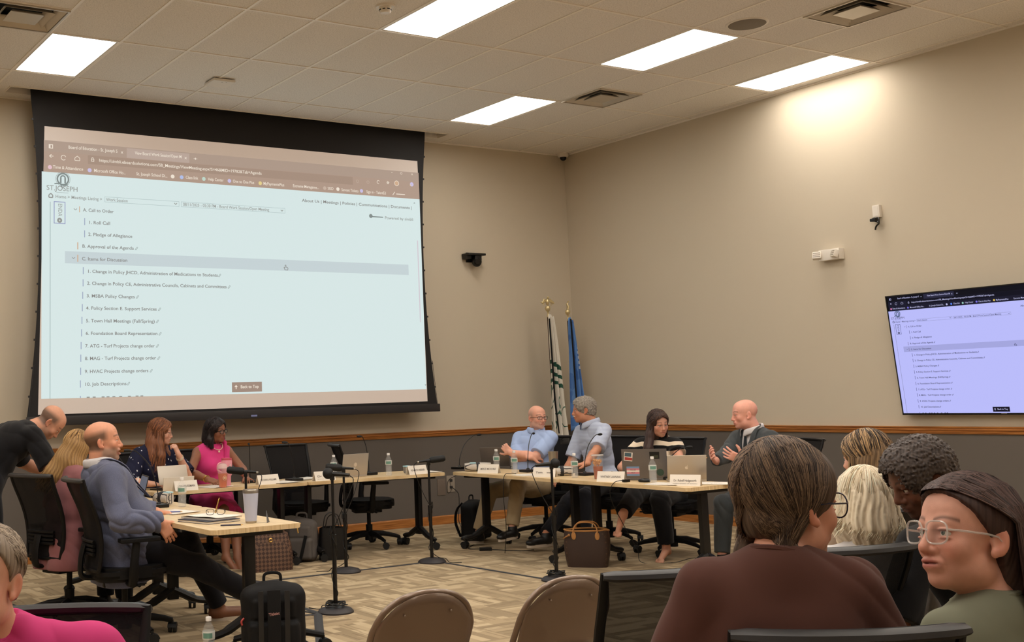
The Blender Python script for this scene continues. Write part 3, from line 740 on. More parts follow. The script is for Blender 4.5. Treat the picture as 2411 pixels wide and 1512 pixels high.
# ------------------------------------------------------------------ office chairs
def mesh_fabric():
    k = NT('chair_mesh_fabric'); p = k.coord('Object')
    s = k.sep(p)
    w1 = k.math('SINE', k.math('MULTIPLY', s[0], 1500.0)); w2 = k.math('SINE', k.math('MULTIPLY', s[2], 1500.0))
    k.bump(k.math('MULTIPLY', w1, w2), 0.2, 0.001)
    k.set(col=sl((17, 15, 16)), rough=0.8, alpha=0.93, spec=0.2)
    return k.m
CMESH = mesh_fabric(); CFR = mat('chair_frame_black', (11, 10, 11), 0.5, spec=0.3); SEATM = mat('chair_seat_black', (11, 10, 11), 0.55, spec=0.3, bump=(300, 0.1)); CTRIM = mat('chair_rail_grey', (44, 42, 42), 0.45)
def back_curve(v, z0=0.50, z1=1.03):
    """depth (behind is -y) of the backrest at height fraction v: lumbar forward, top leaning back"""
    return -0.245-0.125*v**1.5+0.035*math.sin(PI*min(1, v*1.15))
def office_chair(label, arms=True, tall=1.03):
    t = thing('office_chair', label, 'chair', group='black mesh office chairs')
    z0, z1 = 0.46, tall
    def half(v): return 0.195+0.045*v**0.8
    def bp(u, v, off=0.0):     # u -1..1
        w_ = half(v); x = u*w_
        return (x, back_curve(v)+0.045*(u*u)*(0.6+0.4*v)+off, z0+(z1-z0)*v)
    # mesh panel
    m = MB(); NU, NV = 13, 15
    for off in (0.0,):
        m.grid(lambda a, b: bp(-0.985+1.97*a, 0.01+0.98*b, off), NU, NV)
    m.build('backrest_mesh', CMESH, t)
    # frame around
    f = MB()
    loop = [bp(-1, v/10) for v in range(0, 11)]+[bp(u/5, 1.0) for u in range(-4, 5)]+[bp(1, v/10) for v in range(10, -1, -1)]+[bp(u/5, 0.0) for u in range(4, -5, -1)]
    f.tube(loop, 0.015, n=8, closed=True, flat=0.7)
    f.build('backrest_frame', CFR, t)
    m = MB(); pts = [bp(u/8*1.03, 1.0, -0.008) for u in range(-8, 9)]
    m.tube(pts, [0.016]+[0.023]*15+[0.016], n=8, flat=0.62, up=(0, 1, 0.25)); m.build('top_rail', CTRIM, t)
    # lumbar pad with ribs behind
    m = MB()
    for k in range(4):
        v = 0.18+0.045*k
        m.tube([bp(u/6*0.7, v, -0.018) for u in range(-6, 7)], 0.011, n=6)
    m.build('lumbar_rib', CFR, t)
    m = MB(); m.tube(spline([(0, -0.20, 0.40), (0, -0.28, 0.42), (0, -0.285, 0.52), (0, -0.262, 0.62)], 5), [0.035]*16, n=8, flat=0.5, up=(1, 0, 0)); m.build('back_bracket', CFR, t)
    # seat
    m = MB(); pts = []
    for k in range(32):
        a = 2*PI*k/32; c, s = math.cos(a), math.sin(a)
        pts.append((0.245*math.copysign(abs(c)**0.45, c), 0.235*math.copysign(abs(s)**0.5, s)+0.01))
    m.prism(pts, 0.405, 0.475, bevel=0.022); m.build('seat', SEATM, t)
    MB().prism([(x*0.9, y*0.9) for x, y in pts], 0.385, 0.405).box((0, -0.02, 0.365), (0.20, 0.28, 0.045), bevel=0.01).build('seat_pan', CFR, t)
    m = MB(); m.tube([(0.10, 0.02, 0.36), (0.24, 0.03, 0.355), (0.26, 0.03, 0.36)], 0.007, n=6).box((0.27, 0.03, 0.37), (0.03, 0.05, 0.012)).build('lever', CFR, t)
    if arms:
        for s_ in (-1, 1):
            a = MB(); a.tube([(s_*0.14, -0.02, 0.375), (s_*0.27, -0.02, 0.375), (s_*0.295, -0.02, 0.42), (s_*0.295, -0.015, 0.52), (s_*0.29, 0.0, 0.635)], [0.022, 0.022, 0.026, 0.022, 0.02], n=8, flat=1.3)
            ao = a.build('armrest', CFR, t)
            MB().box((s_*0.285, 0.02, 0.650), (0.085, 0.26, 0.028), bevel=0.012, seg=3).build('arm_pad', SEATM, ao)
    MB().cyl((0, 0, 0.07), (0, 0, 0.22), 0.034).cyl((0, 0, 0.22), (0, 0, 0.36), 0.020).cyl((0, 0, 0.0651), (0, 0, 0.12), 0.045).build('gas_column', CFR, t)
    for k in range(5):
        a = 2*PI*k/5+0.3; d = Vector((math.cos(a), math.sin(a), 0))
        lg = MB(); lg.tube([d*0.03+Vector((0, 0, 0.13)), d*0.14+Vector((0, 0, 0.125)), d*0.26+Vector((0, 0, 0.10)), d*0.315+Vector((0, 0, 0.082))], [0.030, 0.026, 0.020, 0.017], n=8, flat=0.8)
        lo = lg.build('leg', CFR, t)
        caster('caster', lo, d.x*0.315, d.y*0.315, 0.032, 0.085, rz=a+1.1)
    return t
chair_proto = [None]
low_proto = [None]
def place_chair(label, x, y, rz):
    pr = low_proto if y < -7 else chair_proto
    if pr[0] is None: pr[0] = o = office_chair(label, tall=0.985 if y < -7 else 1.03)
    else: o = copy_tree(pr[0]); o['label'] = label
    o.location = (x, y, 0); o.rotation_euler = (0, 0, rz); return o
def face(dx, dy): return math.atan2(dy, dx)-PI/2       # seat front (+y) turned to (dx,dy)
CH = [('empty black mesh chair facing the table, left one of the empty pair below the screen', -4.50, -0.90, face(0.0, -1)),
      ('empty black mesh chair turned sideways, right one of the empty pair below the screen', -3.86, -1.14, face(0.94, -0.34)),
      ('black mesh chair holding the woman in the navy dotted blouse', -6.15, -1.0, face(0.1, -1)),
      ('black mesh chair holding the woman in the bright pink top', -5.52, -0.92, face(0.05, -1)),
      ('black mesh chair holding the man in the light blue polo', -2.20, -1.93, face(-0.93, -0.37)),
      ('black mesh chair holding the grey-haired man in the striped polo', -1.98, -2.62, face(-0.86, -0.25)),
      ('black mesh chair holding the woman in the black and cream striped top', -2.05, -3.52, face(-0.93, -0.37)),
      ('black mesh chair holding the man in the dark suit', -1.78, -4.50, face(-0.93, 0.37)),
      ('black mesh chair holding the man in the blue blazer, nearest on the left', -7.48, -4.00, face(0.97, -0.08)),
      ('black mesh chair holding the blonde woman in the dusty rose jacket', -7.58, -3.14, face(0.93, 0.32)),
      ('black mesh chair in the audience just left of the brown T-shirt', -7.52, -8.65, face(0.25, 0.97)),
      ('black mesh chair in the audience between the brown T-shirt and the clear glasses', -6.80, -8.68, face(0.33, 0.94)),
      ('black mesh chair in the audience cut by the right edge of the picture', -5.93, -8.90, face(0.36, 0.93)),
      ('black mesh chair nearest the camera, holding the woman in the brown T-shirt', -7.80, -9.50, face(0.51, 0.86)),
      ('black mesh chair holding the streak-haired woman of the audience', -5.45, -8.15, face(0.36, 0.93)),
      ('black mesh chair under the woman with clear-framed glasses', -7.36, -9.76, face(-0.86, 0.5)),
      ('black mesh chair holding the man in the hot pink shirt', -9.41, -8.73, face(-0.45, -0.89))]
for c_ in CH: place_chair(*c_)
# ------------------------------------------------------------------ signed distance modelling for bodies, hair and cloth
def V3(*a): return np.array(a if len(a) == 3 else a[0], dtype=np.float64)
def unit(v): v = np.asarray(v, float); return v/(np.linalg.norm(v)+1e-12)
def rotm(yaw=0, pitch=0, roll=0):
    """columns right, forward, up; yaw + turns left, pitch + looks up, roll + tips the head to its right"""
    cy, sy = math.cos(yaw), math.sin(yaw); cp, sp = math.cos(pitch), math.sin(pitch); cr, sr = math.cos(roll), math.sin(roll)
    Z = np.array([[cy, -sy, 0], [sy, cy, 0], [0, 0, 1.]]); X = np.array([[1., 0, 0], [0, cp, -sp], [0, sp, cp]]); Y = np.array([[cr, 0, sr], [0, 1., 0], [-sr, 0, cr]])
    return Z @ X @ Y
class Field:
    def __init__(s, lo, hi, h):
        s.h = h; s.lo = V3(lo); n = [max(4, int(math.ceil((hi[i]-lo[i])/h))+1) for i in range(3)]
        s.ax = [(s.lo[i]+h*np.arange(n[i])).astype(np.float32) for i in range(3)]
        s.F = np.full(n, 1.0, np.float32)
    def win(s, lo, hi):
        sl_ = []
        for i in range(3):
            a = int(np.clip(math.floor((lo[i]-s.lo[i])/s.h), 0, len(s.ax[i]))); b = int(np.clip(math.ceil((hi[i]-s.lo[i])/s.h)+1, 0, len(s.ax[i])))
            sl_.append(slice(a, b))
        if any(q.stop <= q.start for q in sl_): return None, None
        return tuple(sl_), [s.ax[0][sl_[0]][:, None, None], s.ax[1][sl_[1]][None, :, None], s.ax[2][sl_[2]][None, None, :]]
    def comb(s, w, d, k, op):
        F = s.F[w]
        if op == 'sub': d = -d; a = F; hh = np.maximum(k-np.abs(a-d), 0)/max(k, 1e-6); s.F[w] = np.maximum(a, d)+hh*hh*k*0.25
        elif op == 'add': hh = np.maximum(k-np.abs(F-d), 0)/max(k, 1e-6); s.F[w] = np.minimum(F, d)-hh*hh*k*0.25
        elif op == 'int': s.F[w] = np.maximum(F, d)
    def cap(s, a, b, ra, rb=None, k=0.02, op='add', sq=None, fa=False, fb=False, off=0.0):
        a = V3(a); b = V3(b); rb = ra if rb is None else rb; ra += off; rb += off
        m = max(ra, rb)+k+3*s.h
        lo = np.minimum(a, b)-m; hi = np.maximum(a, b)+m
        w, G = s.win(lo, hi)
        if w is None: return s
        X, Y, Z = G[0]-a[0], G[1]-a[1], G[2]-a[2]
        ab = b-a; L2 = float(ab @ ab)+1e-12
        t = np.clip((X*ab[0]+Y*ab[1]+Z*ab[2])/L2, 0, 1)
        dx, dy, dz = X-t*ab[0], Y-t*ab[1], Z-t*ab[2]
        if sq is not None:
            n = unit(sq[0]); f = sq[1]-1.0; q = (dx*n[0]+dy*n[1]+dz*n[2])*f
            dx = dx+q*n[0]; dy = dy+q*n[1]; dz = dz+q*n[2]
        d = np.sqrt(dx*dx+dy*dy+dz*dz)-(ra+(rb-ra)*t)
        if sq is not None and sq[1] > 1: d = d/ (1+0.35*(sq[1]-1))
        L = math.sqrt(L2)
        if fb: d = np.maximum(d, (X*ab[0]+Y*ab[1]+Z*ab[2])/L-L)
        if fa: d = np.maximum(d, -(X*ab[0]+Y*ab[1]+Z*ab[2])/L)
        s.comb(w, d.astype(np.float32), k, op); return s
    def ell(s, c, r, R=None, k=0.02, op='add', off=0.0):
        c = V3(c); r = V3(r)+off if not isinstance(r, (int, float)) else V3(r, r, r)+off
        m = float(max(r))+k+3*s.h
        w, G = s.win(c-m, c+m)
        if w is None: return s
        X, Y, Z = G[0]-c[0], G[1]-c[1], G[2]-c[2]
        if R is not None:
            X, Y, Z = (X*R[0, 0]+Y*R[1, 0]+Z*R[2, 0], X*R[0, 1]+Y*R[1, 1]+Z*R[2, 1], X*R[0, 2]+Y*R[1, 2]+Z*R[2, 2])
        k0 = np.sqrt((X/r[0])**2+(Y/r[1])**2+(Z/r[2])**2); k1 = np.sqrt((X/r[0]**2)**2+(Y/r[1]**2)**2+(Z/r[2]**2)**2)+1e-9
        s.comb(w, (k0*(k0-1)/k1).astype(np.float32), k, op); return s
    def box(s, c, hf, R=None, rnd=0.01, k=0.01, op='add'):
        c = V3(c); hf = V3(hf); m = float(np.linalg.norm(hf))+k+3*s.h
        w, G = s.win(c-m, c+m)
        if w is None: return s
        X, Y, Z = G[0]-c[0], G[1]-c[1], G[2]-c[2]
        if R is not None:
            X, Y, Z = (X*R[0, 0]+Y*R[1, 0]+Z*R[2, 0], X*R[0, 1]+Y*R[1, 1]+Z*R[2, 1], X*R[0, 2]+Y*R[1, 2]+Z*R[2, 2])
        qx, qy, qz = np.abs(X)-hf[0]+rnd, np.abs(Y)-hf[1]+rnd, np.abs(Z)-hf[2]+rnd
        d = np.sqrt(np.maximum(qx, 0)**2+np.maximum(qy, 0)**2+np.maximum(qz, 0)**2)+np.minimum(np.maximum(qx, np.maximum(qy, qz)), 0)-rnd
        s.comb(w, np.broadcast_to(d, [q.stop-q.start for q in w]).astype(np.float32), k, op); return s
    def plane(s, p, n, lo=None, hi=None):
        """keeps only what lies against the normal, within lo..hi"""
        lo = s.lo if lo is None else lo; hi = s.lo+s.h*np.array(s.F.shape) if hi is None else hi
        w, G = s.win(lo, hi); n = unit(n)
        if w is None: return s
        d = (G[0]-p[0])*n[0]+(G[1]-p[1])*n[1]+(G[2]-p[2])*n[2]
        s.comb(w, d.astype(np.float32), 0, 'int'); return s
    def chain(s, pts, rs, k=0.02, sq=None, op='add'):
        for i in range(len(pts)-1): s.cap(pts[i], pts[i+1], rs[i], rs[i+1], k, op, sq)
        return s
    def disp(s, fn):
        m = np.abs(s.F) < 4*s.h+0.02
        I = np.nonzero(m)
        s.F[I] += fn(s.ax[0][I[0]], s.ax[1][I[1]], s.ax[2][I[2]]).astype(np.float32); return s
    def mesh(s):
        F = s.F.copy(); F[0], F[-1] = 1, 1; F[:, 0], F[:, -1] = 1, 1; F[:, :, 0], F[:, :, -1] = 1, 1
        ins = F < 0
        c = np.zeros([q-1 for q in F.shape], np.int8)
        for i in (0, 1):
            for j in (0, 1):
                for k in (0, 1): c += ins[i:i+c.shape[0], j:j+c.shape[1], k:k+c.shape[2]]
        act = (c > 0) & (c < 8); idx = np.full(act.shape, -1, np.int32); A = np.nonzero(act); n = len(A[0])
        if n == 0: return np.zeros((0, 3)), np.zeros((0, 4), int)
        idx[A] = np.arange(n)
        P = np.zeros((n, 3)); cnt = np.zeros(n)
        for d in range(3):
            o = [q for q in range(3) if q != d]
            for u in (0, 1):
                for v in (0, 1):
                    a = [A[0], A[1], A[2]]; off0 = [0, 0, 0]; off0[o[0]] = u; off0[o[1]] = v
                    a0 = tuple(a[q]+off0[q] for q in range(3)); off1 = list(off0); off1[d] = 1
                    a1 = tuple(a[q]+off1[q] for q in range(3))
                    f0, f1 = F[a0], F[a1]; m = (f0 < 0) != (f1 < 0)
                    t = np.where(m, f0/np.where(m, f0-f1, 1), 0)
                    q = np.zeros((n, 3)); q[:, o[0]] = u; q[:, o[1]] = v; q[:, d] = t
                    P[m] += q[m]; cnt[m] += 1
        P = P/cnt[:, None]
        P = s.lo+(P+np.stack(A, 1))*s.h
        Q = []
        for d in range(3):
            o = [(d+1) % 3, (d+2) % 3]
            sl0 = [slice(None)]*3; sl1 = [slice(None)]*3; sl0[d] = slice(0, -1); sl1[d] = slice(1, None)
            x = ins[tuple(sl0)] != ins[tuple(sl1)]
            I = list(np.nonzero(x)); ok = (I[o[0]] > 0) & (I[o[1]] > 0) & (I[o[0]] < F.shape[o[0]]-1) & (I[o[1]] < F.shape[o[1]]-1)
            I = [q[ok] for q in I]
            def cell(u, v):
                J = [I[0], I[1], I[2]]; J[o[0]] = J[o[0]]-u; J[o[1]] = J[o[1]]-v
                return idx[tuple(J)]
            q = np.stack([cell(1, 1), cell(0, 1), cell(0, 0), cell(1, 0)], 1)
            fl = ins[tuple(I)]
            q[~fl] = q[~fl][:, ::-1]
            Q.append(q)
        return P, np.concatenate(Q)
def nets_object(name, field, m, parent, colfn=None, smooth_it=1):
    P, Q = field.mesh()
    if len(P) == 0: return None
    # light relaxation
    for _ in range(smooth_it):
        acc = np.zeros_like(P); n = np.zeros(len(P))
        for a, b in ((0, 1), (1, 2), (2, 3), (3, 0)):
            for u, v in ((a, b), (b, a)):
                for q in range(3): acc[:, q] += np.bincount(Q[:, u], weights=P[Q[:, v], q], minlength=len(P))
                n += np.bincount(Q[:, u], minlength=len(P))
        P = 0.5*P+0.5*acc/np.maximum(n, 1)[:, None]
    me = bpy.data.meshes.new(name)
    me.vertices.add(len(P)); me.vertices.foreach_set('co', P.astype(np.float32).ravel())
    me.loops.add(Q.size); me.loops.foreach_set('vertex_index', Q.astype(np.int32).ravel())
    me.polygons.add(len(Q)); me.polygons.foreach_set('loop_start', np.arange(0, Q.size, 4, dtype=np.int32))
    me.polygons.foreach_set('use_smooth', np.ones(len(Q), bool))
    me.update(calc_edges=True)
    if colfn is not None:
        col = colfn(P); at = me.color_attributes.new('Col', 'FLOAT_COLOR', 'POINT')
        at.data.foreach_set('color', np.c_[col, np.ones(len(P))].astype(np.float32).ravel())
    o = bpy.data.objects.new(name, me); C.objects.link(o); me.materials.append(m)
    if parent: o.parent = parent
    return o
def lin(c): return np.array(sl(c)[:3])
def attr_mat(name, rough=0.5, spec=0.35, bumpsc=None, sss=0.0):
    if name in MATS: return MATS[name]
    k = NT(name); a = k.t.nodes.new('ShaderNodeVertexColor'); a.layer_name = 'Col'
    k.l(a.outputs[0], k.b.inputs['Base Color']); k.set(rough=rough, spec=spec)
    if sss: k.b.inputs['Subsurface Weight'].default_value = sss; k.b.inputs['Subsurface Radius'].default_value = (0.6, 0.25, 0.12); k.b.inputs['Subsurface Scale'].default_value = 0.01
    if bumpsc: k.bump(k.noise(k.coord('Object'), bumpsc[0], 3), bumpsc[1], 0.002)
    return k.m
SKIN = attr_mat('skin', 0.48, 0.35, (350, 0.12), 0.06)
HAIRM = attr_mat('hair', 0.5, 0.3)
def cloth(name, col, rough=0.85, bump=(700, 0.25), sheen=0.1): return mat(name, col, rough, spec=0.2, bump=bump, sheen=sheen)
def vnoise(x, y, z, s_=1.0, seed=0.0):
    """smooth pseudo noise -1..1"""
    x, y, z = x*s_+seed, y*s_+seed*1.3, z*s_-seed*0.7
    return (np.sin(x*1.7+1.3*np.sin(y*1.9+z*0.8))+np.sin(y*2.1+1.2*np.sin(z*1.6+x*1.1))+np.sin(z*1.9+1.4*np.sin(x*1.5-y*1.2)))/3.0
def ik(S_, T_, a, b, hint):
    S_ = V3(S_); T_ = V3(T_); d = T_-S_; L = np.linalg.norm(d); 
    if L > (a+b)*0.995: T_ = S_+d/L*(a+b)*0.995; d = T_-S_; L = np.linalg.norm(d)
    u = d/L; x = (a*a-b*b+L*L)/(2*L); hgt = math.sqrt(max(a*a-x*x, 0))
    hv = V3(hint); hv = hv-u*(hv @ u); hv = unit(hv)
    return S_+u*x+hv*hgt, T_

def person(label, loc, yaw, hq=False, h=0.005, scale=1.0, female=False, pelvis_z=0.555, lean=0.0, side=0.0, twist=0.0, slouch=0.0, belly=0.0, bulk=1.0, shoulder=None,
           head=(0, 0, 0), head_off=(0, 0, 0), head_s=1.0, arms=None, legs=None, skin=(206, 158, 130), lips=None, browc=(70, 50, 38), hairc=None, stub=0.0, stubc=(110, 95, 85), buzz=0.0, buzzc=(90, 76, 66), mouth=0.0, smile=0.0,
           top=None, bottom=None, shoes=None, hair=None, glasses=None, jaw=1.0, extra=None, hands=True, upper_only=False, nose=1.0, iris=(70, 60, 50), neck_r=None, look=(0, 0), age=0.0, bare_legs=False, standing=False, head_at=None, hd=None, leg_s=1.0):
    t = thing('person', label, 'person', loc, yaw)
    s = scale
    if hd is not None:
        a_ = face(hd[0], hd[1])-yaw; a_ = (a_+PI) % (2*PI)-PI; head = (a_, head[1], head[2])
    if head_at is not None:
        # seat the figure so that its head comes to the given place
        Rl_ = rotm(twist*0.4, -lean*0.45, side*0.5); Rc_ = rotm(twist, -(lean+slouch*0.6), side)
        Rn_ = rotm(head[0]*0.5, -(lean+slouch)*0.6+head[1]*0.4, head[2]*0.5+side*0.5); hs_ = s*head_s*(0.95 if female else 1.0)
        H_ = Rl_ @ V3(0, 0, .2*s)+Rc_ @ V3(0, -.01, .315*s)+Rn_ @ V3(0, .022, .070*s)+V3(head_off)+rotm(*head) @ V3(0, .03, .072*hs_)
        cy_, sy_ = math.cos(yaw), math.sin(yaw)
        loc = (head_at[0]-(cy_*H_[0]-sy_*H_[1]), head_at[1]-(sy_*H_[0]+cy_*H_[1]), 0); t.location = loc
        pelvis_z = head_at[2]-H_[2]
        print('PERSON', label[:40], 'pelvis', [round(float(v), 3) for v in (loc[0], loc[1], pelvis_z)])
    def loc_of(p):
        dx, dy = p[0]-loc[0], p[1]-loc[1]; cy_, sy_ = math.cos(-yaw), math.sin(-yaw)
        return (cy_*dx-sy_*dy, sy_*dx+cy_*dy, p[2])
    for dd_ in (arms or {}).values():
        if 'ww' in dd_: dd_['w'] = loc_of(dd_['ww'])
    for dd_ in (legs or {}).values():
        if 'aw' in dd_: dd_['a'] = loc_of(dd_['aw'])
    P0 = V3(0, 0, pelvis_z)
    Rt = rotm(twist, -lean, side)
    Rl = rotm(twist*0.4, -lean*0.45, side*0.5)
    mid = P0+Rl @ V3(0, 0, 0.20*s)
    Rc = rotm(twist, -(lean+slouch*0.6), side)
    chest = mid+Rc @ V3(0, 0, 0.15*s)
    neckb = mid+Rc @ V3(0, -0.010, 0.315*s)
    shw = (shoulder or (0.165 if female else 0.188))*s
    SH = [chest+Rc @ V3(q*shw, 0.0, 0.100*s) for q in (-1, 1)]
    Rh = rotm(*head)
    hs = s*head_s*(0.95 if female else 1.0)
    Rn = rotm(head[0]*0.5, -(lean+slouch)*0.6+head[1]*0.4, head[2]*0.5+side*0.5)
    skullb = neckb+Rn @ V3(0, 0.022, 0.070*s)+V3(head_off)
    Hc = skullb+Rh @ V3(0, 0.03, 0.072*hs)
    def hp(x, y=None, z=None):
        if y is None: x, y, z = x
        return Hc+hs*(Rh @ V3(x, y, z))
    c_ = dict(t=t, P0=P0, mid=mid, chest=chest, neckb=neckb, SH=SH, Rh=Rh, Rc=Rc, Rl=Rl, Hc=Hc, hs=hs, hp=hp, s=s, Rt=Rt)
    # limbs
    UA, FA = 0.29*s, 0.25*s
    A = []
    for q, sd in ((0, -1), (1, 1)):
        a = (arms or {}).get('L' if q == 0 else 'R') or dict(w=(sd*0.24, 0.22, pelvis_z+0.12), e=(sd*0.6, -0.4, -0.6))
        E, Wp = ik(SH[q], a['w'], UA, FA, a.get('e', (sd*0.5, -0.5, -0.7)))
        A.append((SH[q], E, Wp, a))
    TL, SL = 0.43*s*leg_s, 0.42*s*leg_s
    LG = []
    for q, sd in ((0, -1), (1, 1)):
        g = (legs or {}).get('L' if q == 0 else 'R') or dict(a=(sd*0.11, 0.44, 0.09), k=(0, 1, 1))
        hip = P0+Rl @ V3(sd*0.092*s, 0.0, -0.01)
        K, An = ik(hip, g['a'], TL, SL, g.get('k', (0, 1, 1)))
        LG.append((hip, K, An, g))
    c_['A'] = A; c_['LG'] = LG
    fwd = Rc @ V3(0, 1, 0)
    def torso(f, off=0.0, k=0.05, lower=True):
        sq = (Rc @ V3(0, 1, 0), 1.30/bulk**0.5)
        w_ = bulk
        f.cap(chest+Rc @ V3(-0.062*s, 0.0, 0.03), chest+Rc @ V3(0.062*s, 0, 0.03), 0.108*s*w_, None, k, 'add', (fwd, 1.12), off=off)
        f.cap(chest+Rc @ V3(-0.05*s, 0, -0.05), mid+Rc @ V3(-0.04*s, 0.0, 0), 0.112*s*w_, 0.105*s*w_, k, 'add', (fwd, 1.12), off=off)
        f.cap(chest+Rc @ V3(0.05*s, 0, -0.05), mid+Rc @ V3(0.04*s, 0.0, 0), 0.112*s*w_, 0.105*s*w_, k, 'add', (fwd, 1.12), off=off)
        for q in (0, 1): f.cap(SH[q]+Rc @ V3(0, 0, -0.012), neckb+Rc @ V3(0, 0.0, -0.035), 0.052*s, 0.062*s, k*0.9, off=off)
        f.cap(mid, P0+Rl @ V3(0, 0, 0.03), 0.118*s*w_, 0.125*s*w_, k, 'add', (Rl @ V3(0, 1, 0), 1.08), off=off)
        if belly: f.ell(mid+Rl @ V3(0, 0.06+belly*0.5, -0.05), (0.135*s*w_, 0.07+belly, 0.13), Rl, k, off=off)
        if female:
            for q in (-1, 1): f.ell(chest+Rc @ V3(q*0.07*s, 0.085*s*w_, -0.035*s), 0.062*s, None, k*0.8, off=off)
        if lower:
            f.cap(P0+Rl @ V3(-0.07*s, -0.01, 0), P0+Rl @ V3(0.07*s, -0.01, 0), 0.112*s*w_, None, k, off=off)
    # ------------ skin
    pts = [Hc, P0]+[x for a in A for x in a[:3]]
    if legs != 'none': pts += [x for g in LG for x in g[:3]]
    lo = np.min(pts, 0)-0.2; hi = np.max(pts, 0)+0.2; hi[2] = Hc[2]+0.16*hs; lo[2] = max(lo[2], -0.01)
    if upper_only: lo[2] = P0[2]-0.06
    f = Field(lo, hi, h)
    nr = neck_r or (0.050 if female else 0.060)
    torso(f, -0.004)
    f.cap(neckb+Rn @ V3(0, -0.002, -0.03), Hc+hs*(Rh @ V3(0, -0.022, -0.055)), (nr+0.008)*s, nr*s, 0.03)
    for q, (S0, E, Wp, a) in enumerate(A):
        b = bulk**0.5*(0.92 if female else 1.0)*s
        f.cap(S0, E, 0.050*b, 0.039*b, 0.03); f.cap(E, E+(Wp-E)*0.35, 0.039*b, 0.041*b, 0.012); f.cap(E+(Wp-E)*0.35, Wp, 0.041*b, 0.026*b, 0.012)
    if not upper_only:
        for q, (hip, K, An, g) in enumerate(LG):
            f.cap(hip, K, 0.082*s, 0.054*s, 0.03); f.cap(K, K+(An-K)*0.35, 0.052*s, 0.054*s, 0.012); f.cap(K+(An-K)*0.35, An, 0.054*s, 0.034*s, 0.012)
            if bare_legs or g.get('foot'):
                fd = unit(g.get('fd', (0, 1, -0.25)))
                f.cap(An+V3(0, 0, -0.01), An+fd*0.15*s+V3(0, 0, -0.045), 0.034*s, 0.022*s, 0.02); f.ell(An-fd*0.03*s+V3(0, 0, -0.04), 0.03*s, None, 0.02)
                sdv = unit(np.cross(fd, V3(0, 0, 1)))
                for j in range(5): f.cap(An+fd*0.15*s+sdv*(j-2)*0.015+V3(0, 0, -0.045), An+fd*(0.185-abs(j-1.5)*0.006)*s+sdv*(j-2)*0.016+V3(0, 0, -0.055), 0.010, 0.008, 0.006)
    # head on its own finer grid, joined by taking the smaller distance on the shared lattice
    def head_sdf(f):
        def H(c, r, k=0.02, op='add', R=None): f.ell(hp(c), V3(r)*hs, Rh if R is None else Rh @ R, k, op)
        H((0, -0.012, 0.036), (0.0745, 0.094, 0.083)); H((0, 0.038, 0.040), (0.062, 0.050, 0.058), 0.03)
        H((0, 0.034, -0.024), (0.060, 0.058, 0.076), 0.03); H((0, 0.030, -0.072), (0.050*jaw, 0.052, 0.040), 0.03)
        H((0, 0.074, -0.094-0.012*mouth), (0.024*jaw, 0.020, 0.019), 0.022)
        for q in (-1, 1):
            H((q*0.046*jaw, 0.012, -0.068), (0.018, 0.032, 0.026), 0.025)
            H((q*0.040, 0.062, -0.030+0.006*smile), (0.023, 0.022, 0.022), 0.022)
        f.cap(hp(-0.034, 0.079, 0.020), hp(0.034, 0.079, 0.020), (0.012 if not female else 0.009)*hs, None, 0.02)
        f.cap(hp(0, 0.088, 0.014), hp(0, 0.107*1, -0.026), 0.0085*hs, 0.0105*hs*nose, 0.014)
        H((0, 0.108, -0.034), (0.0115*nose, 0.0125, 0.0105), 0.008)
        for q in (-1, 1):
            H((q*0.012*nose, 0.097, -0.037), (0.0085, 0.011, 0.0085), 0.006)
            H((q*0.0315, 0.098, -0.001), (0.019, 0.0145, 0.0115), 0.012, 'sub')
            H((q*0.0065, 0.105, -0.047), (0.004, 0.006, 0.005), 0.003, 'sub')
        mz = -0.063
        H((0, 0.089, mz), (0.028, 0.014, 0.020), 0.012)
        H((0, 0.0985, mz+0.0055), (0.023+0.003*smile, 0.0065, 0.0050), 0.006); H((0, 0.0970, mz-0.0065-0.02*mouth), (0.020+0.003*smile, 0.0070, 0.0062), 0.006)
        H((0, 0.107, mz-0.008*mouth), (0.026+0.006*smile, 0.016+0.014*mouth, 0.0016+0.0095*mouth), 0.003, 'sub')
        for q in (-1, 1):      # lids
            H((q*0.0315, 0.0835, 0.0078-0.0012*smile), (0.0168, 0.0118, 0.0048), 0.004); H((q*0.0315, 0.0828, -0.0088+0.0016*smile), (0.0158, 0.0108, 0.0038), 0.005)
            Re = rotm(q*0.35, 0.0, 0)
            H((q*0.076, -0.012, -0.010), (0.0075, 0.018, 0.031), 0.006, 'add', rotm(q*0.45, 0.15, 0)); H((q*0.083, -0.006, -0.006), (0.006, 0.010, 0.019), 0.004, 'sub', rotm(q*0.45, 0.15, 0))
            H((q*0.075, 0.002, -0.034), (0.006, 0.009, 0.010), 0.006)
    def hand_sdf(f, q):
        S0, E, Wp, a = A[q]
        sd = -1 if q == 0 else 1
        D = unit(a.get('d', Wp-E)); N = V3(a.get('n', (0, 0, -1))); N = unit(N-D*(N @ D)); X = np.cross(D, N)*(1)
        # thumb side
        tx = X*a.get('th', 1)
        b = (0.9 if female else 1.0)*s
        R_ = np.stack([X, D, N], 1)
        f.cap(Wp-D*0.03, Wp+D*0.02, 0.026*b, 0.025*b, 0.015, sq=(N, 1.25))
        f.box(Wp+D*0.052*b, (0.039*b, 0.045*b, 0.0135*b), R_, 0.0125*b, 0.014)
        curls = a.get('curl', 0.35); curls = curls if isinstance(curls, (list, tuple)) else [curls]*4
        spread = a.get('spread', 0.06)
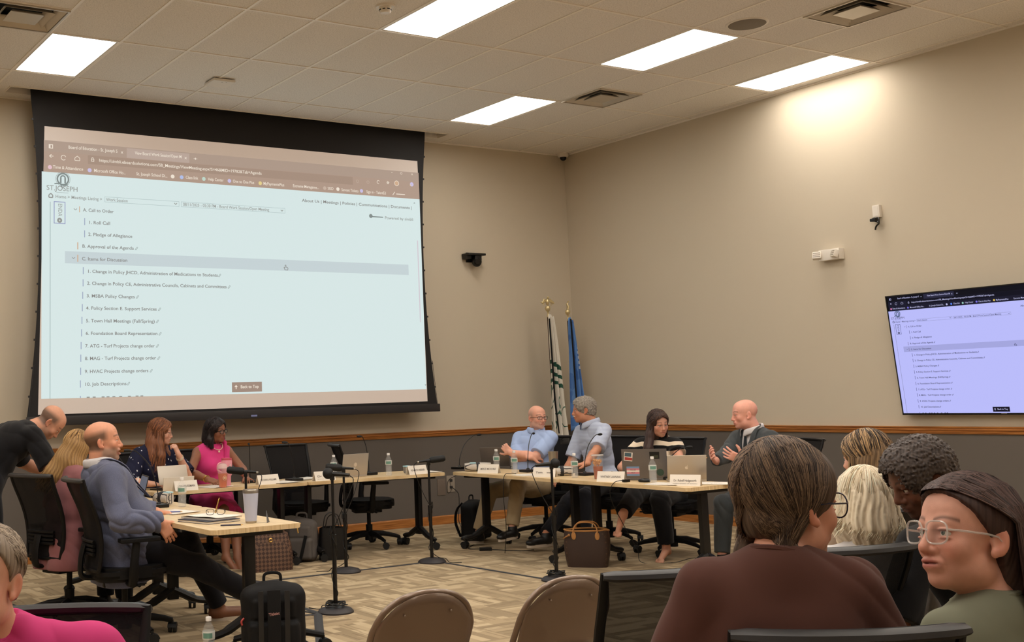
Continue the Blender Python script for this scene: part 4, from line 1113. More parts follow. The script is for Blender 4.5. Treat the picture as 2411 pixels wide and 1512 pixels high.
        for j in range(4):
            o = (j-1.5)*0.0195*b; ln = (0.066, 0.074, 0.069, 0.054)[j]*b
            base = Wp+D*(0.090-0.004*abs(j-1))*b-tx*o
            ang = 0.0; pos = base; dd = unit(D-tx*(j-1.5)*spread); rad = 0.0088*b
            for g_, lf in ((0, 0.45), (1, 0.30), (2, 0.25)):
                ang += curls[j]*(0.8 if g_ == 0 else 1.1)
                dirv = unit(dd*math.cos(ang)+N*math.sin(ang)); nx = pos+dirv*ln*lf
                f.cap(pos, nx, rad, rad*0.93, 0.004); pos = nx; rad *= 0.93
        tb_ = Wp+D*0.022*b+tx*0.030*b; tdir = unit(D*0.65+tx*a.get('tsp', 0.75)+N*0.35); p1 = tb_+tdir*0.038*b; p2 = p1+unit(tdir+D*0.5)*0.030*b; p3 = p2+unit(tdir*0.6+D*0.8)*0.022*b
        f.chain([tb_, p1, p2, p3], [0.015*b, 0.0115*b, 0.0098*b, 0.0085*b], 0.008)
    head_sdf(f)
    if hands:
        for q in (0, 1):
            if A[q][3].get('hand', True): hand_sdf(f, q)
    lipc = lin(lips) if lips else lin(skin)*np.array([0.78, 0.52, 0.52]); sk = lin(skin)
    Hcs = Hc
    def skincol(P):
        L = (P-Hc) @ Rh/hs; x, y, z = L[:, 0], L[:, 1], L[:, 2]
        col = np.repeat(sk[None], len(P), 0)
        n = 1+0.05*vnoise(P[:, 0], P[:, 1], P[:, 2], 40)+0.03*vnoise(P[:, 0], P[:, 1], P[:, 2], 130, 2)
        col = col*n[:, None]
        near = (np.abs(x) < .12) & (np.abs(z) < .15) & (np.abs(y) < .15)
        def blend(m, c, a): 
            w_ = (np.clip(m, 0, 1)*a*near)[:, None]; return col*(1-w_)+np.array(c)*w_
        red = sk*np.array([1.02, 0.74, 0.70])
        ch = np.exp(-(((np.abs(x)-.042)/.02)**2+((z+.03)/.022)**2))*(y > 0.03); col = blend(ch, red, 0.55)
        nz = np.exp(-((x/.014)**2+((z+.035)/.016)**2))*(y > .09); col = blend(nz, red, 0.5)
        er = np.clip((np.abs(x)-.074)/.004, 0, 1)*np.exp(-(((y+.012)/.028)**4+((z+.01)/.036)**4)); col = blend(er, red, 0.6)
        if stub: 
            m = np.clip((-0.030-z)/.022, 0, 1)*np.clip((y+.015)/.02, 0, 1)*np.clip((z+.125)/.02, 0, 1); m = m*(1-np.exp(-((x/.03)**2+((z+.035)/.012)**2))); col = blend(m, lin(stubc), stub)
        if buzz:
            m = np.clip((z+.062)/.02, 0, 1)*np.clip((0.078-z+y*.25)/.035, 0, 1)*np.clip((0.042-y)/.03, 0, 1)*np.clip(1-np.exp(-(((y-.02)/.03)**4+((z+.03)/.038)**4))*1.6, 0, 1); m = m*(1-np.clip((np.abs(x)-.0765)/.003, 0, 1)*(np.abs(y+.012) < .03)*(np.abs(z+.01) < .04)); col = blend(m, lin(buzzc), buzz)
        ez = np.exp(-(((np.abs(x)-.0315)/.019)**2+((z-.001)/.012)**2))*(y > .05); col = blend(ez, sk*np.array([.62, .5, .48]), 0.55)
        lid = np.exp(-(((np.abs(x)-.0315)/.016)**2+((z-.0055)/.0022)**2))*(y > .07); col = blend(lid, sk*0.12, 0.75 if female else 0.45)
        mz = -0.063
        lp_ = np.exp(-((x/(.024+.003*smile))**4+((z-mz+0.008*mouth)/(.0095+.012*mouth))**4))*(y > .078); col = blend(lp_, lipc, 0.85)
        ml = np.exp(-((x/.026)**4+((z-mz)/.0022)**2))*(y > .075)
        col = blend(ml, sk*0.15, 0.7 if not mouth else 0.0)
        if mouth: mo = np.exp(-((x/.025)**4+((z-mz+.010*mouth)/(.010*mouth))**4))*(y < .0955)*(y > .05); col = blend(mo, np.array([.08, .01, .01]), 0.95)
        bz = .0265+0.006*np.clip(1-((np.abs(x)-.034)/.022)**2, -1, 1); br = np.exp(-((z-bz)/.0042)**2)*(np.abs(x) > .012)*(np.abs(x) < .056)*(y > .045)
        col = blend(br, lin(browc), 0.8)
        if age:
            fl = np.exp(-((z-(.052+.004*np.sin(x*60)))/.0018)**2)+np.exp(-((z-.066)/.0018)**2); col = blend(fl*(y > .05)*(np.abs(x) < .045), sk*.55, .45*age)
            nl = np.exp(-(((np.abs(x)-(.022+(-.035-z)*.35))/.0025)**2))*(z < -.03)*(z > -.07)*(y > .06); col = blend(nl, sk*.45, .55*age)
        return col
    nets_object('body', f, SKIN, t, skincol, 1)
    # eyes
    for q in (-1, 1):
        e = MB(); gz = rotm(look[0], look[1], 0)
        Rm = Rh @ gz @ np.array([[1, 0, 0], [0, 0, 1], [0, -1, 0.]])      # local z -> forward
        Mx = Matrix.Identity(4)
        for i in range(3):
            for j in range(3): Mx[i][j] = Rm[i, j]
            Mx[i][3] = hp(q*0.0308, 0.0776, -0.0005)[i]
        r = 0.0128*hs; pr = [(r*math.sin(a), r*math.cos(a)) for a in [PI*k/14 for k in range(15)]]
        def ring(k0, k1): return [(0 if (k in (0, 14)) else pr[k][0], pr[k][1]) for k in range(k0, k1+1)]
        fine = [(r*math.sin(a), r*math.cos(a)) for a in (0, 0.16, 0.42)]; fine[0] = (0, r)
        e.mi = 2; e.lathe(fine[:2], n=14, M=Mx); e.mi = 1; e.lathe(fine[1:3], n=14, M=Mx); e.mi = 0; e.lathe([fine[2]]+ring(2, 14), n=14, M=Mx)
        e.build('eye', [mat('eye_white', (216, 206, 196), 0.2), mat('iris_%d_%d_%d' % iris, iris, 0.15), mat('pupil', (8, 8, 8), 0.1)], t)
    if mouth:
        m = MB()
        Mh = Matrix([[*(Rh[i]*1.0), Hc[i]] for i in range(3)]+[[0, 0, 0, 1]])
        m.grid(lambda u, v: Mh @ Vector(((u-.5)*.040*hs, (.094-.030*(2*u-1)**2*0.8)*hs, (-0.0585-v*.008)*hs)), 12, 3)
        m.build('teeth', mat('teeth', (222, 212, 196), 0.25), t)
    # ------------ clothes
    def fold(amp, sc=1.0, seed=0.0):
        def g(x, y, z):
            a = vnoise(x, y, z, 5*sc, seed); b_ = 1-2*np.abs(np.sin((z*1.0+0.7*np.abs(x)+0.45*y)*22*sc+4.6*a+seed))**0.8
            c2 = 1-2*np.abs(np.sin((x*0.9-0.5*z+0.6*y)*20*sc+4.0*vnoise(x, y, z, 6*sc, seed+7)))**0.8
            return amp*(0.55*b_*np.clip(0.5+1.2*vnoise(x, y, z, 6, seed+3), 0, 1)+0.5*c2*np.clip(0.4-1.2*vnoise(x, y, z, 5, seed+9), 0, 1)+0.6*vnoise(x, y, z, 14*sc, seed+1))
        return g
    if top:
        off = top.get('off', 0.010); slv = top.get('sleeve', 0.45)      # 0.45 short of upper arm, 2 = to the wrist
        hem = top.get('hem', -0.02); arm_b = (0.92 if female else 1.0)*bulk**0.5*s
        pts = [P0-V3(0, 0, .12), neckb+V3(0, 0, .08)]+[a[0] for a in A]+[a[1] if slv < 1.01 else a[2] for a in A if slv > 0]
        lo = np.min(pts, 0)-0.24; hi = np.max(pts, 0)+0.24; lo[2] = P0[2]-0.25; hi[2] = max(neckb[2]+0.10, np.max([p_[2] for p_ in pts])+.09)
        ht = top.get('h', h*1.2); f = Field(lo, hi, ht)
        torso(f, off)
        for q, (S0, E, Wp, a) in enumerate(A):
            so = off*0.7+top.get('sleeve_off', 0.006)*0.7
            if slv <= 0: continue
            if slv <= 1.0: f.cap(S0, S0+(E-S0)*slv, 0.054*arm_b, 0.050*arm_b+so, 0.03, fb=True, off=so*0.7)
            else:
                f.cap(S0, E, 0.052*arm_b, 0.042*arm_b, 0.03, off=so); f.cap(E, E+(Wp-E)*(slv-1), 0.041*arm_b, 0.033*arm_b, 0.012, fb=True, off=so)
        if top.get('flare'):      # jacket skirt hanging below the hips
            fl = top['flare']; f.cap(P0+Rl @ V3(-.06, -.03, 0), P0+Rl @ V3(-.08, -.05, -fl), .12*s*bulk, .13*s*bulk, .03, off=off, sq=(Rl @ V3(0, 1, 0), 1.2)); f.cap(P0+Rl @ V3(.06, -.03, 0), P0+Rl @ V3(.08, -.05, -fl), .12*s*bulk, .13*s*bulk, .03, off=off, sq=(Rl @ V3(0, 1, 0), 1.2))
        f.disp(fold(top.get('fold', 0.005), top.get('fsc', 1.0), top.get('seed', 1.0)))
        # openings
        nd = top.get('neck', 0.0)       # how far the neckline drops
        f.ell(neckb+Rn @ V3(0, 0.01, 0.07), V3(0.066, 0.070, 0.075)*s*(1+nd*2), Rc, 0.008, 'sub')
        if top.get('vneck'):
            vd = top['vneck']; f.cap(neckb+Rc @ V3(0, 0.09, 0.02), neckb+Rc @ V3(0, 0.16, -vd), 0.055, 0.012, 0.005, 'sub')
        if slv <= 0:
            for q in (0, 1): f.ell(SH[q]+Rc @ V3((q*2-1)*0.055, 0, -0.02), (0.050, 0.09, 0.085), Rc, 0.01, 'sub')
        f.plane(P0+V3(0, 0, hem), Rl @ V3(0, 0, -1))
        nets_object(top.get('name', 'shirt'), f, top['m'], t, None, 1)
        c_['fold'] = fold
        if top.get('lapel'):
            for q in (-1, 1):
                lm = MB(); b2 = 0.10*(bulk-1)
                P_ = [(q*0.070, -0.01, 0.045), (q*0.082, 0.055+b2*.5, 0.018), (q*0.080, 0.105+b2, -0.055), (q*0.055, 0.135+b2, -0.16), (q*0.018, 0.150+b2+belly*.8, -0.31)]
                lm.tube(spline([Vector(neckb+Rc @ (V3(*p_)*s)) for p_ in P_], 5), [0.014+0.016*math.sin(PI*k/20)**0.6 for k in range(21)], n=8, flat=0.22, up=Rc @ V3(1, 0, 0)); lm.build('lapel', top['m'], t)
        if top.get('inner'):
            f = Field(lo, hi, ht); torso(f, off-0.007); f.cap(neckb+Rn @ V3(0, 0, -0.04), neckb+Rn @ V3(0, 0.014, 0.040), 0.071*s, 0.067*s, 0.02, fb=True)
            f.cap(neckb+Rn @ V3(0, 0, 0.0), neckb+Rn @ V3(0, 0.02, 0.09), 0.064*s, 0.062*s, 0.004, 'sub')
            f.plane(P0+V3(0, 0, hem+0.02), (0, 0, -1))
            f.plane(chest+Rc @ V3(0, 0.0, 0), Rc @ V3(0, -1, 0), hi=V3(lo)*0+V3(hi[0], hi[1], neckb[2]-0.06))
            for q in (0, 1):
                f.plane(SH[q]+Rc @ V3((q*2-1)*-0.02, 0, 0), Rc @ V3(q*2-1, 0, 0))
            nets_object('shirt', f, top['inner'], t, None, 1)
        if top.get('collar'):
            m = MB(); ms = top.get('collar_m', top['m']); pts = []
            nn = 15
            ctr = neckb+Rn @ V3(0, 0.012, 0.02)
            for k in range(nn):
                a = -PI/2+PI*0.14+(2*PI-PI*0.28)*(k/(nn-1))     # open at the front
                a = PI/2+0.30+(2*PI-0.60)*(k/(nn-1))
                pts.append((math.cos(a), math.sin(a), abs(k/(nn-1)-0.5)*2))
            hgt = top.get('collar_h', 0.035)
            def cf(u, v):
                k = u*(nn-1); i = int(min(k, nn-2)); fr_ = k-i
                x = pts[i][0]*(1-fr_)+pts[i+1][0]*fr_; y = pts[i][1]*(1-fr_)+pts[i+1][1]*fr_; w_ = pts[i][2]*(1-fr_)+pts[i+1][2]*fr_
                # v 0 stand top inner, 1 outer fold down
                r_ = (nr+0.012+0.006*math.sin(v*PI)+0.020*v)*s; zz = hgt-(hgt*1.25+0.022*w_*w_)*v+0.004*math.sin(v*PI)*4-0.030*w_*w_*0.8
                return Vector(ctr+Rn @ V3(x*r_*1.02, y*r_*1.08+0.012*w_*w_*v, zz))
            m.grid(cf, 40, 8)
            o = m.build('collar', ms, t); md = o.modifiers.new('s', 'SOLIDIFY'); md.thickness = 0.003
        if top.get('crew'):
            m = MB(); ctr = neckb+Rn @ V3(0, 0.012, 0.004)
            rr = (nr+0.016)*s
            m.tube([Vector(ctr+Rn @ V3(math.cos(a)*rr, math.sin(a)*rr*1.08, -0.018*math.sin(a)-0.0)) for a in [2*PI*k/32 for k in range(32)]], 0.007, n=6, closed=True)
            m.build('neckband', top.get('collar_m', top['m']), t)
    if bottom and not upper_only:
        off = bottom.get('off', 0.012); f0 = bottom.get('to', 0.93)
        pts = [P0]+[x for g in LG for x in g[:3]]; lo = np.min(pts, 0)-0.2; hi = np.max(pts, 0)+0.2; hi[2] = P0[2]+0.13 if not standing else P0[2]+.15
        f = Field(lo, hi, bottom.get('h', h*1.2))
        f.cap(mid, P0, 0.116*s*bulk, 0.125*s*bulk, 0.04, off=off*0.2); f.cap(P0+Rl @ V3(-0.07*s, -0.01, 0), P0+Rl @ V3(0.07*s, -0.01, 0), 0.112*s*bulk, None, 0.05, off=off)
        for q, (hip, K, An, g) in enumerate(LG):
            if bottom.get('skirt'): f.cap(hip, hip+(K-hip)*f0, 0.09*s, 0.075*s, 0.10, off=off, fb=True); continue
            f.cap(hip, K, 0.084*s*bulk**.5, 0.062*s, 0.04, off=off); f.cap(K, K+(An-K)*f0, 0.062*s, 0.046*s, 0.015, off=off+0.004, fb=True)
        f.disp(fold(bottom.get('fold', 0.006), 0.9, 5.0))
        f.plane(P0+Rl @ V3(0, 0, 0.07), Rl @ V3(0, 0, 1), lo=mid-V3(.2, .2, .02), hi=mid+V3(.2, .2, .3))
        nets_object(bottom.get('name', 'trousers'), f, bottom['m'], t, None, 1)
    if shoes and not upper_only:
        for q, (hip, K, An, g) in enumerate(LG):
            fd = unit(g.get('fd', (0, 1, 0))); up = unit(V3(g.get('fu', (0, 0, 1)))-fd*(V3(g.get('fu', (0, 0, 1))) @ fd)); sdv = np.cross(fd, up); R_ = np.stack([sdv, fd, up], 1)
            def lp3(x, y, z): return An+R_ @ (V3(x, y, z)*s)
            lo = An-0.26*s; hi = An+0.26*s
            if not g.get('foot'):
                f = Field(lo, hi, max(0.004, h*0.8))
                f.cap(lp3(0, -0.03, -0.045), lp3(0, 0.13, -0.055), 0.042*s, 0.038*s, 0.02, sq=(up, 1.0)); f.cap(lp3(0, -0.01, 0.0), lp3(0, 0.0, -0.04), 0.045*s, 0.045*s, 0.02); f.ell(lp3(0, 0.155, -0.058), (0.043*s, 0.05*s, 0.030*s), R_, 0.02)
                f.plane(lp3(0, 0, -0.078), -up)
                f.plane(lp3(0, -0.02, 0.022), up)
                so = nets_object('shoe', f, shoes['m'], t, None, 1)
                m = MB(); pl = [(0.038*math.sin(a)*(1.0 if math.cos(a) < 0 else 1.12), 0.065+math.cos(a)*0.135) for a in [2*PI*k/20 for k in range(20)]]
                Mx = Matrix([[R_[i, 0]*s, R_[i, 1]*s, R_[i, 2]*s, An[i]] for i in range(3)]+[[0, 0, 0, 1]])
                m.prism(pl, -0.098, -0.074, M=Mx); m.build('sole', shoes.get('sole', shoes['m']), so)
    # ------------ glasses
    if glasses:
        gm = glasses['m']; m = MB(); gw, gh = glasses.get('size', (0.0235, 0.018)); lens_pts = []
        for q in (-1, 1):
            pts = []
            for k in range(24):
                a = 2*PI*k/24; ex = glasses.get('sq', 0.7)
                cx = math.copysign(abs(math.cos(a))**ex, math.cos(a)); cz = math.copysign(abs(math.sin(a))**ex, math.sin(a))
                pts.append((q*0.0330+cx*gw, 0.1085-0.007*max(0, cx*q), 0.0+cz*gh))
            lens_pts.append(pts)
            m.tube([Vector(hp(*p_)) for p_ in pts], glasses.get('r', 0.0016), n=6, closed=True)
            m.tube([Vector(hp(q*(0.033+gw), 0.1015, 0.006)), Vector(hp(q*0.072, 0.088, 0.006)), Vector(hp(q*0.077, 0.02, 0.004)), Vector(hp(q*0.079, -0.005, 0.0)), Vector(hp(q*0.079, -0.018, -0.014))], glasses.get('r', 0.0016)*1.1, n=6)
        m.tube([Vector(hp(-0.0105, 0.1085, 0.004)), Vector(hp(0, 0.113, 0.007)), Vector(hp(0.0105, 0.1085, 0.004))], glasses.get('r', 0.0016), n=6)
        go = m.build('eyeglasses', gm, t)
        lm_ = MATS.get('eyeglass_lens') or mat('eyeglass_lens', (235, 238, 240), 0.02, alpha=0.07, spec=0.9)
        for pts in lens_pts:
            l_ = MB(); l_.bm.faces.new([l_.bm.verts.new(Vector(hp(*p_))) for p_ in pts]); l_.build('lens', lm_, go)
    # ------------ hair
    if hair: hair(c_, t, h)
    if extra: extra(c_, t)
    return t

def hair_field(c_, h, lo=(-.15, -.18, -.14), hi=(.15, .16, .2), pts=None):
    P = [c_['hp'](x, y, z) for x in (lo[0], hi[0]) for y in (lo[1], hi[1]) for z in (lo[2], hi[2])]
    if pts is not None: P += [V3(p)-.05 for p in pts]+[V3(p)+.05 for p in pts]
    return Field(np.min(P, 0), np.max(P, 0), h)
def strands(c_, amp=0.004, freq=40, wav=3.0, curly=0.0, axis='z', tip=None):
    Hc, Rh, hs = c_['Hc'], c_['Rh'], c_['hs']
    def g(x, y, z):
        L = (np.stack([x, y, z], 1)-Hc) @ Rh/hs; X, Y, Z = L[:, 0], L[:, 1], L[:, 2]
        if curly: return amp*(np.sin(X*curly+2*np.sin(Y*curly*.6))*np.sin(Y*curly*1.1+2*np.sin(Z*curly*.7))*np.sin(Z*curly*.9+1.5*np.sin(X*curly*.8)))*1.6
        a = np.arctan2(X, Y+0.02)
        if axis == 'back': a = np.arctan2(X, Z+.3)*2.4+0*Y
        return amp*(np.sin(a*freq+wav*np.sin(Z*28)+1.5*np.sin(a*7))*.6+np.sin(a*freq*.37+wav*.7*np.sin(Z*17+2))*.8)
    return g
def hair_color(c_, base, hi=None, freq=37, amt=0.5, wav=3.0, curly=0.0):
    Hc, Rh, hs = c_['Hc'], c_['Rh'], c_['hs']; b = lin(base); h_ = lin(hi) if hi else b*1.6
    def g(P):
        L = (P-Hc) @ Rh/hs; X, Y, Z = L[:, 0], L[:, 1], L[:, 2]; a = np.arctan2(X, Y+.02)
        if curly: v = vnoise(X, Y, Z, curly)
        else: v = np.sin(a*freq+wav*np.sin(Z*28)+1.5*np.sin(a*7))*.5+np.sin(a*freq*2.3+wav*np.sin(Z*20))*.4
        w_ = np.clip(0.5+0.5*v, 0, 1)*amt
        return b*(1-w_[:, None])+h_*w_[:, None]
    return g
def cap_hair(f, c_, off=0.012, front=0.075, low=-0.03, k=0.01, side=0.0, hairline=0.055):
    """scalp hair: a shell over the cranium with the face kept free"""
    hp, hs, Rh = c_['hp'], c_['hs'], c_['Rh']
    f.ell(hp(0, -0.014, 0.036), V3(0.0755+off+side, 0.094+off, 0.083+off)*hs, Rh, 0.02); f.ell(hp(0, 0.034, 0.046), V3(0.062+off, 0.050+off, 0.056+off)*hs, Rh, 0.03)
    f.ell(hp(0, -0.05, -0.03), V3(0.060+off*.5, 0.050+off*.6, 0.055)*hs, Rh, 0.03)
def face_cut(f, c_, top=0.058, wid=0.062, back=0.012, depth=0.12, low=-0.16):
    hp, hs, Rh = c_['hp'], c_['hs'], c_['Rh']
    f.box(hp(0, back+depth/2+0.02, (top+low)/2), V3(wid, depth/2, (top-low)/2)*hs, Rh, 0.03*hs, 0.012, 'sub')
def ear_cut(f, c_, r=(0.03, 0.024, 0.034), z=-0.012, y=-0.006):
    for q in (-1, 1): f.ell(c_['hp'](q*0.095, y, z), V3(*r)*c_['hs'], c_['Rh'], 0.008, 'sub')
def flow_hair(c_, t, name, n, base, hi=None, off=0.012, part=0.0, part_y=(0.085, -0.06), end=(50, 172), elev=(-12, -20), length=0.2, seg=4, drift=(0, 0, 0), wave=0.006, rad=0.0014, gather=None, seed=1, jit=0.10, amt=0.5, tipscale=1.0, sides=(-1, 1), z_lift=0.0, part_ang=None, gather2=None):
    """combed strands: from a parting over the head to the sides, then hanging (or to a gather point)"""
    rnd = random.Random(seed); hp, Rh = c_['hp'], c_['Rh']; m = MB(); cols = []; b = lin(base); h_ = lin(hi) if hi else b*1.7
    a_, b_, z_ = 0.0755+off, 0.094+off, 0.083+off
    def srf(d, k=1.0):
        d = unit(d); r = 1/math.sqrt((d[0]/a_)**2+(d[1]/b_)**2+(d[2]/z_)**2); return V3(0, -0.014, 0.036)+d*r*k
    for i in range(n):
        s_ = rnd.random(); sd = rnd.choice(sides); py = part_y[0]+(part_y[1]-part_y[0])*s_
        d0 = unit(V3(part+rnd.gauss(0, .004), py+.014, math.sqrt(max(1-(py+.014)**2/b_**2, .05))*z_+z_lift))
        if part_ang: pa = math.radians(part_ang[0]+(part_ang[1]-part_ang[0])*s_); d0 = unit(V3(part+rnd.gauss(0, .003)+sd*.004, math.cos(pa)*b_, math.sin(pa)*z_))
        az = math.radians(end[0]+(end[1]-end[0])*min(1, max(0, s_+rnd.gauss(0, jit))))*sd; el = math.radians(elev[0]+(elev[1]-elev[0])*s_)
        d1 = V3(math.sin(az)*math.cos(el), math.cos(az)*math.cos(el), math.sin(el)); k_ = 1.0+rnd.random()*0.05
        P = []
        for q in range(7):
            w_ = q/6; P.append(srf(d0*(1-w_)+d1*w_, k_))
        for p_i in range(len(P)):
            for cc, rr in ((V3(0, -0.05, -0.03), V3(0.060+off*.5, 0.050+off*.6, 0.055)), (V3(0, 0.034, 0.046), V3(0.062+off, 0.050+off, 0.056+off))):
                q_ = (P[p_i]-cc)/rr; L_ = np.linalg.norm(q_)
                if L_ < 1.05: P[p_i] = cc+q_/(L_+1e-9)*rr*1.055
        P = [hp(*p_) for p_ in P]
        if gather2 is not None: gather = c_['hp'](gather2[0]*sd if isinstance(gather2[0], float) else gather2[0][0 if sd < 0 else 1], gather2[1], gather2[2])
        if gather is not None:
            g = V3(gather)+V3(rnd.gauss(0, .008), rnd.gauss(0, .008), rnd.gauss(0, .008)); e = P[-1]
            for w_ in (.5, 1.0): P.append(e*(1-w_)+g*w_)
        if length > 0:
            e = P[-1]; L = length*(0.85+0.3*rnd.random()); ph = rnd.random()*6
            out_ = unit(e-c_['Hc'])*V3(1, 1, 0)
            for q in range(1, seg+1):
                w_ = q/seg; P.append(e+V3(0, 0, -L*w_)+V3(*drift)*w_+V3(math.sin(ph+w_*7), math.cos(ph+w_*6), 0)*wave*w_+out_*0.012*w_*tipscale)
        v0 = len(m.bm.verts); R = [rad*(0.7+0.6*math.sin(PI*min(1, .15+.85*q/(len(P)-1)))) for q in range(len(P))]; R[-1] = rad*.3
        m.tube([Vector(p_) for p_ in P], R, n=3, caps=False)
        cols.append((len(m.bm.verts)-v0, b+(h_-b)*(rnd.random()**1.6)*amt*2 if rnd.random() < .8 else b*0.7))
    for f_ in m.bm.faces: f_.smooth = True
    me = bpy.data.meshes.new(name); m.bm.to_mesh(me); m.bm.free()
    col = np.concatenate([np.repeat(np.r_[c, 1][None], k_, 0) for k_, c in cols])
    at = me.color_attributes.new('Col', 'FLOAT_COLOR', 'POINT'); at.data.foreach_set('color', np.clip(col, 0, 1).astype(np.float32).ravel())
    o = bpy.data.objects.new(name, me); C.objects.link(o); me.materials.append(HAIRM); o.parent = t
    return o
def hair_shell(base, hi=None, off=0.010, top=0.058, wid=0.060, back=0.012, curl=0.0, amp=0.002, freq=40, low=-0.075, ears=True, amt=0.45, chains=(), cut=True, wav=3.0, flow=None, earz=-0.012, pre=None, fore=None, hl=None):
    """returns a hair builder; chains: lists of (world-free head coords start, local-space offsets, radii, squash)"""
    def fn(c_, t, h):
        hp, hs, Rh = c_['hp'], c_['hs'], c_['Rh']
        ext = []
        ch = []
        for (start, offs, rs, k) in chains:
            p = hp(*start); pts = [p]
            for o_ in offs: pts.append(pts[-1]+V3(*o_))
            ch.append((pts, rs, k)); ext += pts
        f = hair_field(c_, h, pts=[np.min(ext, 0)-.05, np.max(ext, 0)+.05] if ext else None)
        cap_hair(f, c_, off)
        if cut: face_cut(f, c_, top=top, wid=wid, back=back)
        if hl is not None: f.plane(hp(0, hl, 0), Rh @ V3(0, 0.77, -0.64), lo=hp(0, 0, 0)-.22, hi=hp(0, 0, 0)+.22)
        if fore: f.ell(hp(fore[0], 0.100, fore[1]), V3(fore[2], 0.055, fore[3])*hs, Rh, 0.008, 'sub')
        if low is not None: f.plane(hp(0, 0, low), Rh @ V3(0, 0, -1), lo=hp(0, 0, 0)-.2, hi=hp(0, 0, 0)+.2)
        for pts, rs, k in ch: f.chain(pts, rs, k)
        if pre: pre(f, c_)
        f.disp(strands(c_, amp, freq, wav, curl))
        if ears: ear_cut(f, c_, z=earz)
        o = nets_object('hair', f, HAIRM, t, hair_color(c_, base, hi, 37, amt, wav, curl), 1)
        if flow:
            for kw in (flow if isinstance(flow, list) else [flow]):
                g = dict(kw); gf = g.pop('gather_head', None)
                if gf is not None: g['gather'] = hp(*gf)
                flow_hair(c_, t, 'hair_strands', g.pop('n', 200), g.pop('base', base), g.pop('hi', hi), **g)
    return fn
# ------------------------------------------------------------------ people
def stripe_mat(name, a, b, pitch, duty=0.5, wob=0.0, axis=2, rough=0.85, band=None):
    k = NT(name); p = k.coord('Object'); s = k.sep(p)[axis]
    v = k.math('MULTIPLY', s, 1.0/pitch)
    if wob: v = k.math('ADD', v, k.math('MULTIPLY', k.noise(p, 5, 2), wob))
    f = k.math('FRACT', v); m = k.math('GREATER_THAN', f, duty)
    col = k.mix(m, sl(a), sl(b))
    k.bump(k.noise(p, 700, 2), 0.25, 0.002); k.b.inputs['Sheen Weight'].default_value = 0.1
    return k.set(col=col, rough=rough, spec=0.2)
def dots_mat(name, base, dot, sc=28.0, r=0.17):
    k = NT(name); p = k.coord('Object'); m = k.mapping(p, scale=(sc, sc, sc*0.62), rot=(0.3, 0.4, 0.2))
    v = k.t.nodes.new('ShaderNodeTexVoronoi'); v.inputs['Scale'].default_value = 1.0; v.inputs['Randomness'].default_value = 0.45; k.l(m, v.inputs['Vector'])
    col = k.mix(k.math('LESS_THAN', v.outputs['Distance'], r), sl(base), sl(dot))
    return k.set(col=col, rough=0.8, spec=0.2)
BLACKC = cloth('black_cloth', (20, 19, 21)); DARKT = cloth('dark_trousers', (24, 24, 30)); KHAKI = cloth('khaki_cloth', (166, 146, 114))
WHITEC = cloth('white_shirt_cloth', (214, 210, 210)); SHOEB = mat('black_shoe', (22, 20, 20), 0.4); SOLEL = mat('pale_sole', (196, 182, 164), 0.7); SHOET = mat('brown_shoe', (120, 76, 52), 0.5)
GL_BLACK = mat('black_spectacle_frame', (16, 14, 14), 0.25); GL_CLEAR = mat('clear_spectacle_frame', (230, 224, 218), 0.08, alpha=0.42, spec=1.0); GL_WIRE = mat('wire_spectacle_frame', (110, 84, 74), 0.3, metal=0.6)
GOLD = mat('gold_metal', (212, 170, 96), 0.25, metal=0.9)
def fyaw(d): return face(d[0], d[1])

# man bending over, behind the blonde woman
person('man in a black T-shirt bending over, shaved head lowered, at the far left', (0, 0, 0), fyaw((0.95, 0.1)), head_at=(-7.55, -2.56, 1.385), lean=0.95, slouch=0.25, standing=True, scale=1.04,
       hd=(0.93, -0.15), head=(0, -0.95, 0.1), head_off=(0.0, 0.0, 0.02), skin=(206, 150, 122), buzz=0.9, buzzc=(104, 84, 72), stub=0.4, bulk=1.25, belly=0.03,
       arms={'L': dict(w=(-0.18, 0.62, 0.98), e=(-0.6, 0, -0.3)), 'R': dict(w=(0.18, 0.50, 0.86), e=(0.6, 0, -0.2))},
       legs={'L': dict(a=(-0.11, 0.0, 0.1), k=(0, 1, 0)), 'R': dict(a=(0.11, 0.05, 0.1), k=(0, 1, 0))},
       top=dict(m=BLACKC, sleeve=0.9, fold=0.007, hem=-0.12, crew=True, name='t_shirt'), bottom=dict(m=DARKT), shoes=dict(m=SHOEB))

# blonde woman seen from behind in a rose jacket
BLONDE = (116, 84, 50); BLONDE2 = (196, 156, 100)
person('woman with long wavy blonde hair and dusty rose jacket, seen from behind', (0, 0, 0), fyaw((0.93, 0.32)), female=True, head_at=(-7.54, -3.16, 1.20), hd=(0.45, 0.9), head=(0, -0.1, 0.25), lean=0.12, side=0.0, scale=0.98,
       skin=(214, 165, 140), top=dict(m=cloth('rose_cloth', (142, 92, 94)), sleeve=1.92, fold=0.006, flare=0.16, hem=-0.2, off=0.014, name='jacket', crew=True), bottom=dict(m=BLACKC), shoes=dict(m=SHOEB),
       arms={'L': dict(w=(-0.28, 0.35, 0.78), e=(-0.6, -0.3, -0.5)), 'R': dict(w=(0.22, 0.28, 0.72), e=(0.5, -0.4, -0.6))},
       hair=hair_shell(BLONDE, BLONDE2, off=0.018, top=0.07, ears=False, low=None, amt=0.8, chains=[((0, -0.06, 0.0), [(-0.03, -0.05, -0.09), (-0.04, -0.06, -0.09), (-0.05, -0.045, -0.08)], [0.075, 0.080, 0.075, 0.045], 0.05), ((0.05, -0.05, -0.02), [(0.0, -0.05, -0.1), (-0.0, -0.04, -0.09)], [0.05, 0.055, 0.03], 0.04)],
                       flow=dict(n=420, off=0.022, length=0.30, drift=(-0.10, -0.13, 0), wave=0.02, rad=0.0028, elev=(-10, -15), amt=0.8)))

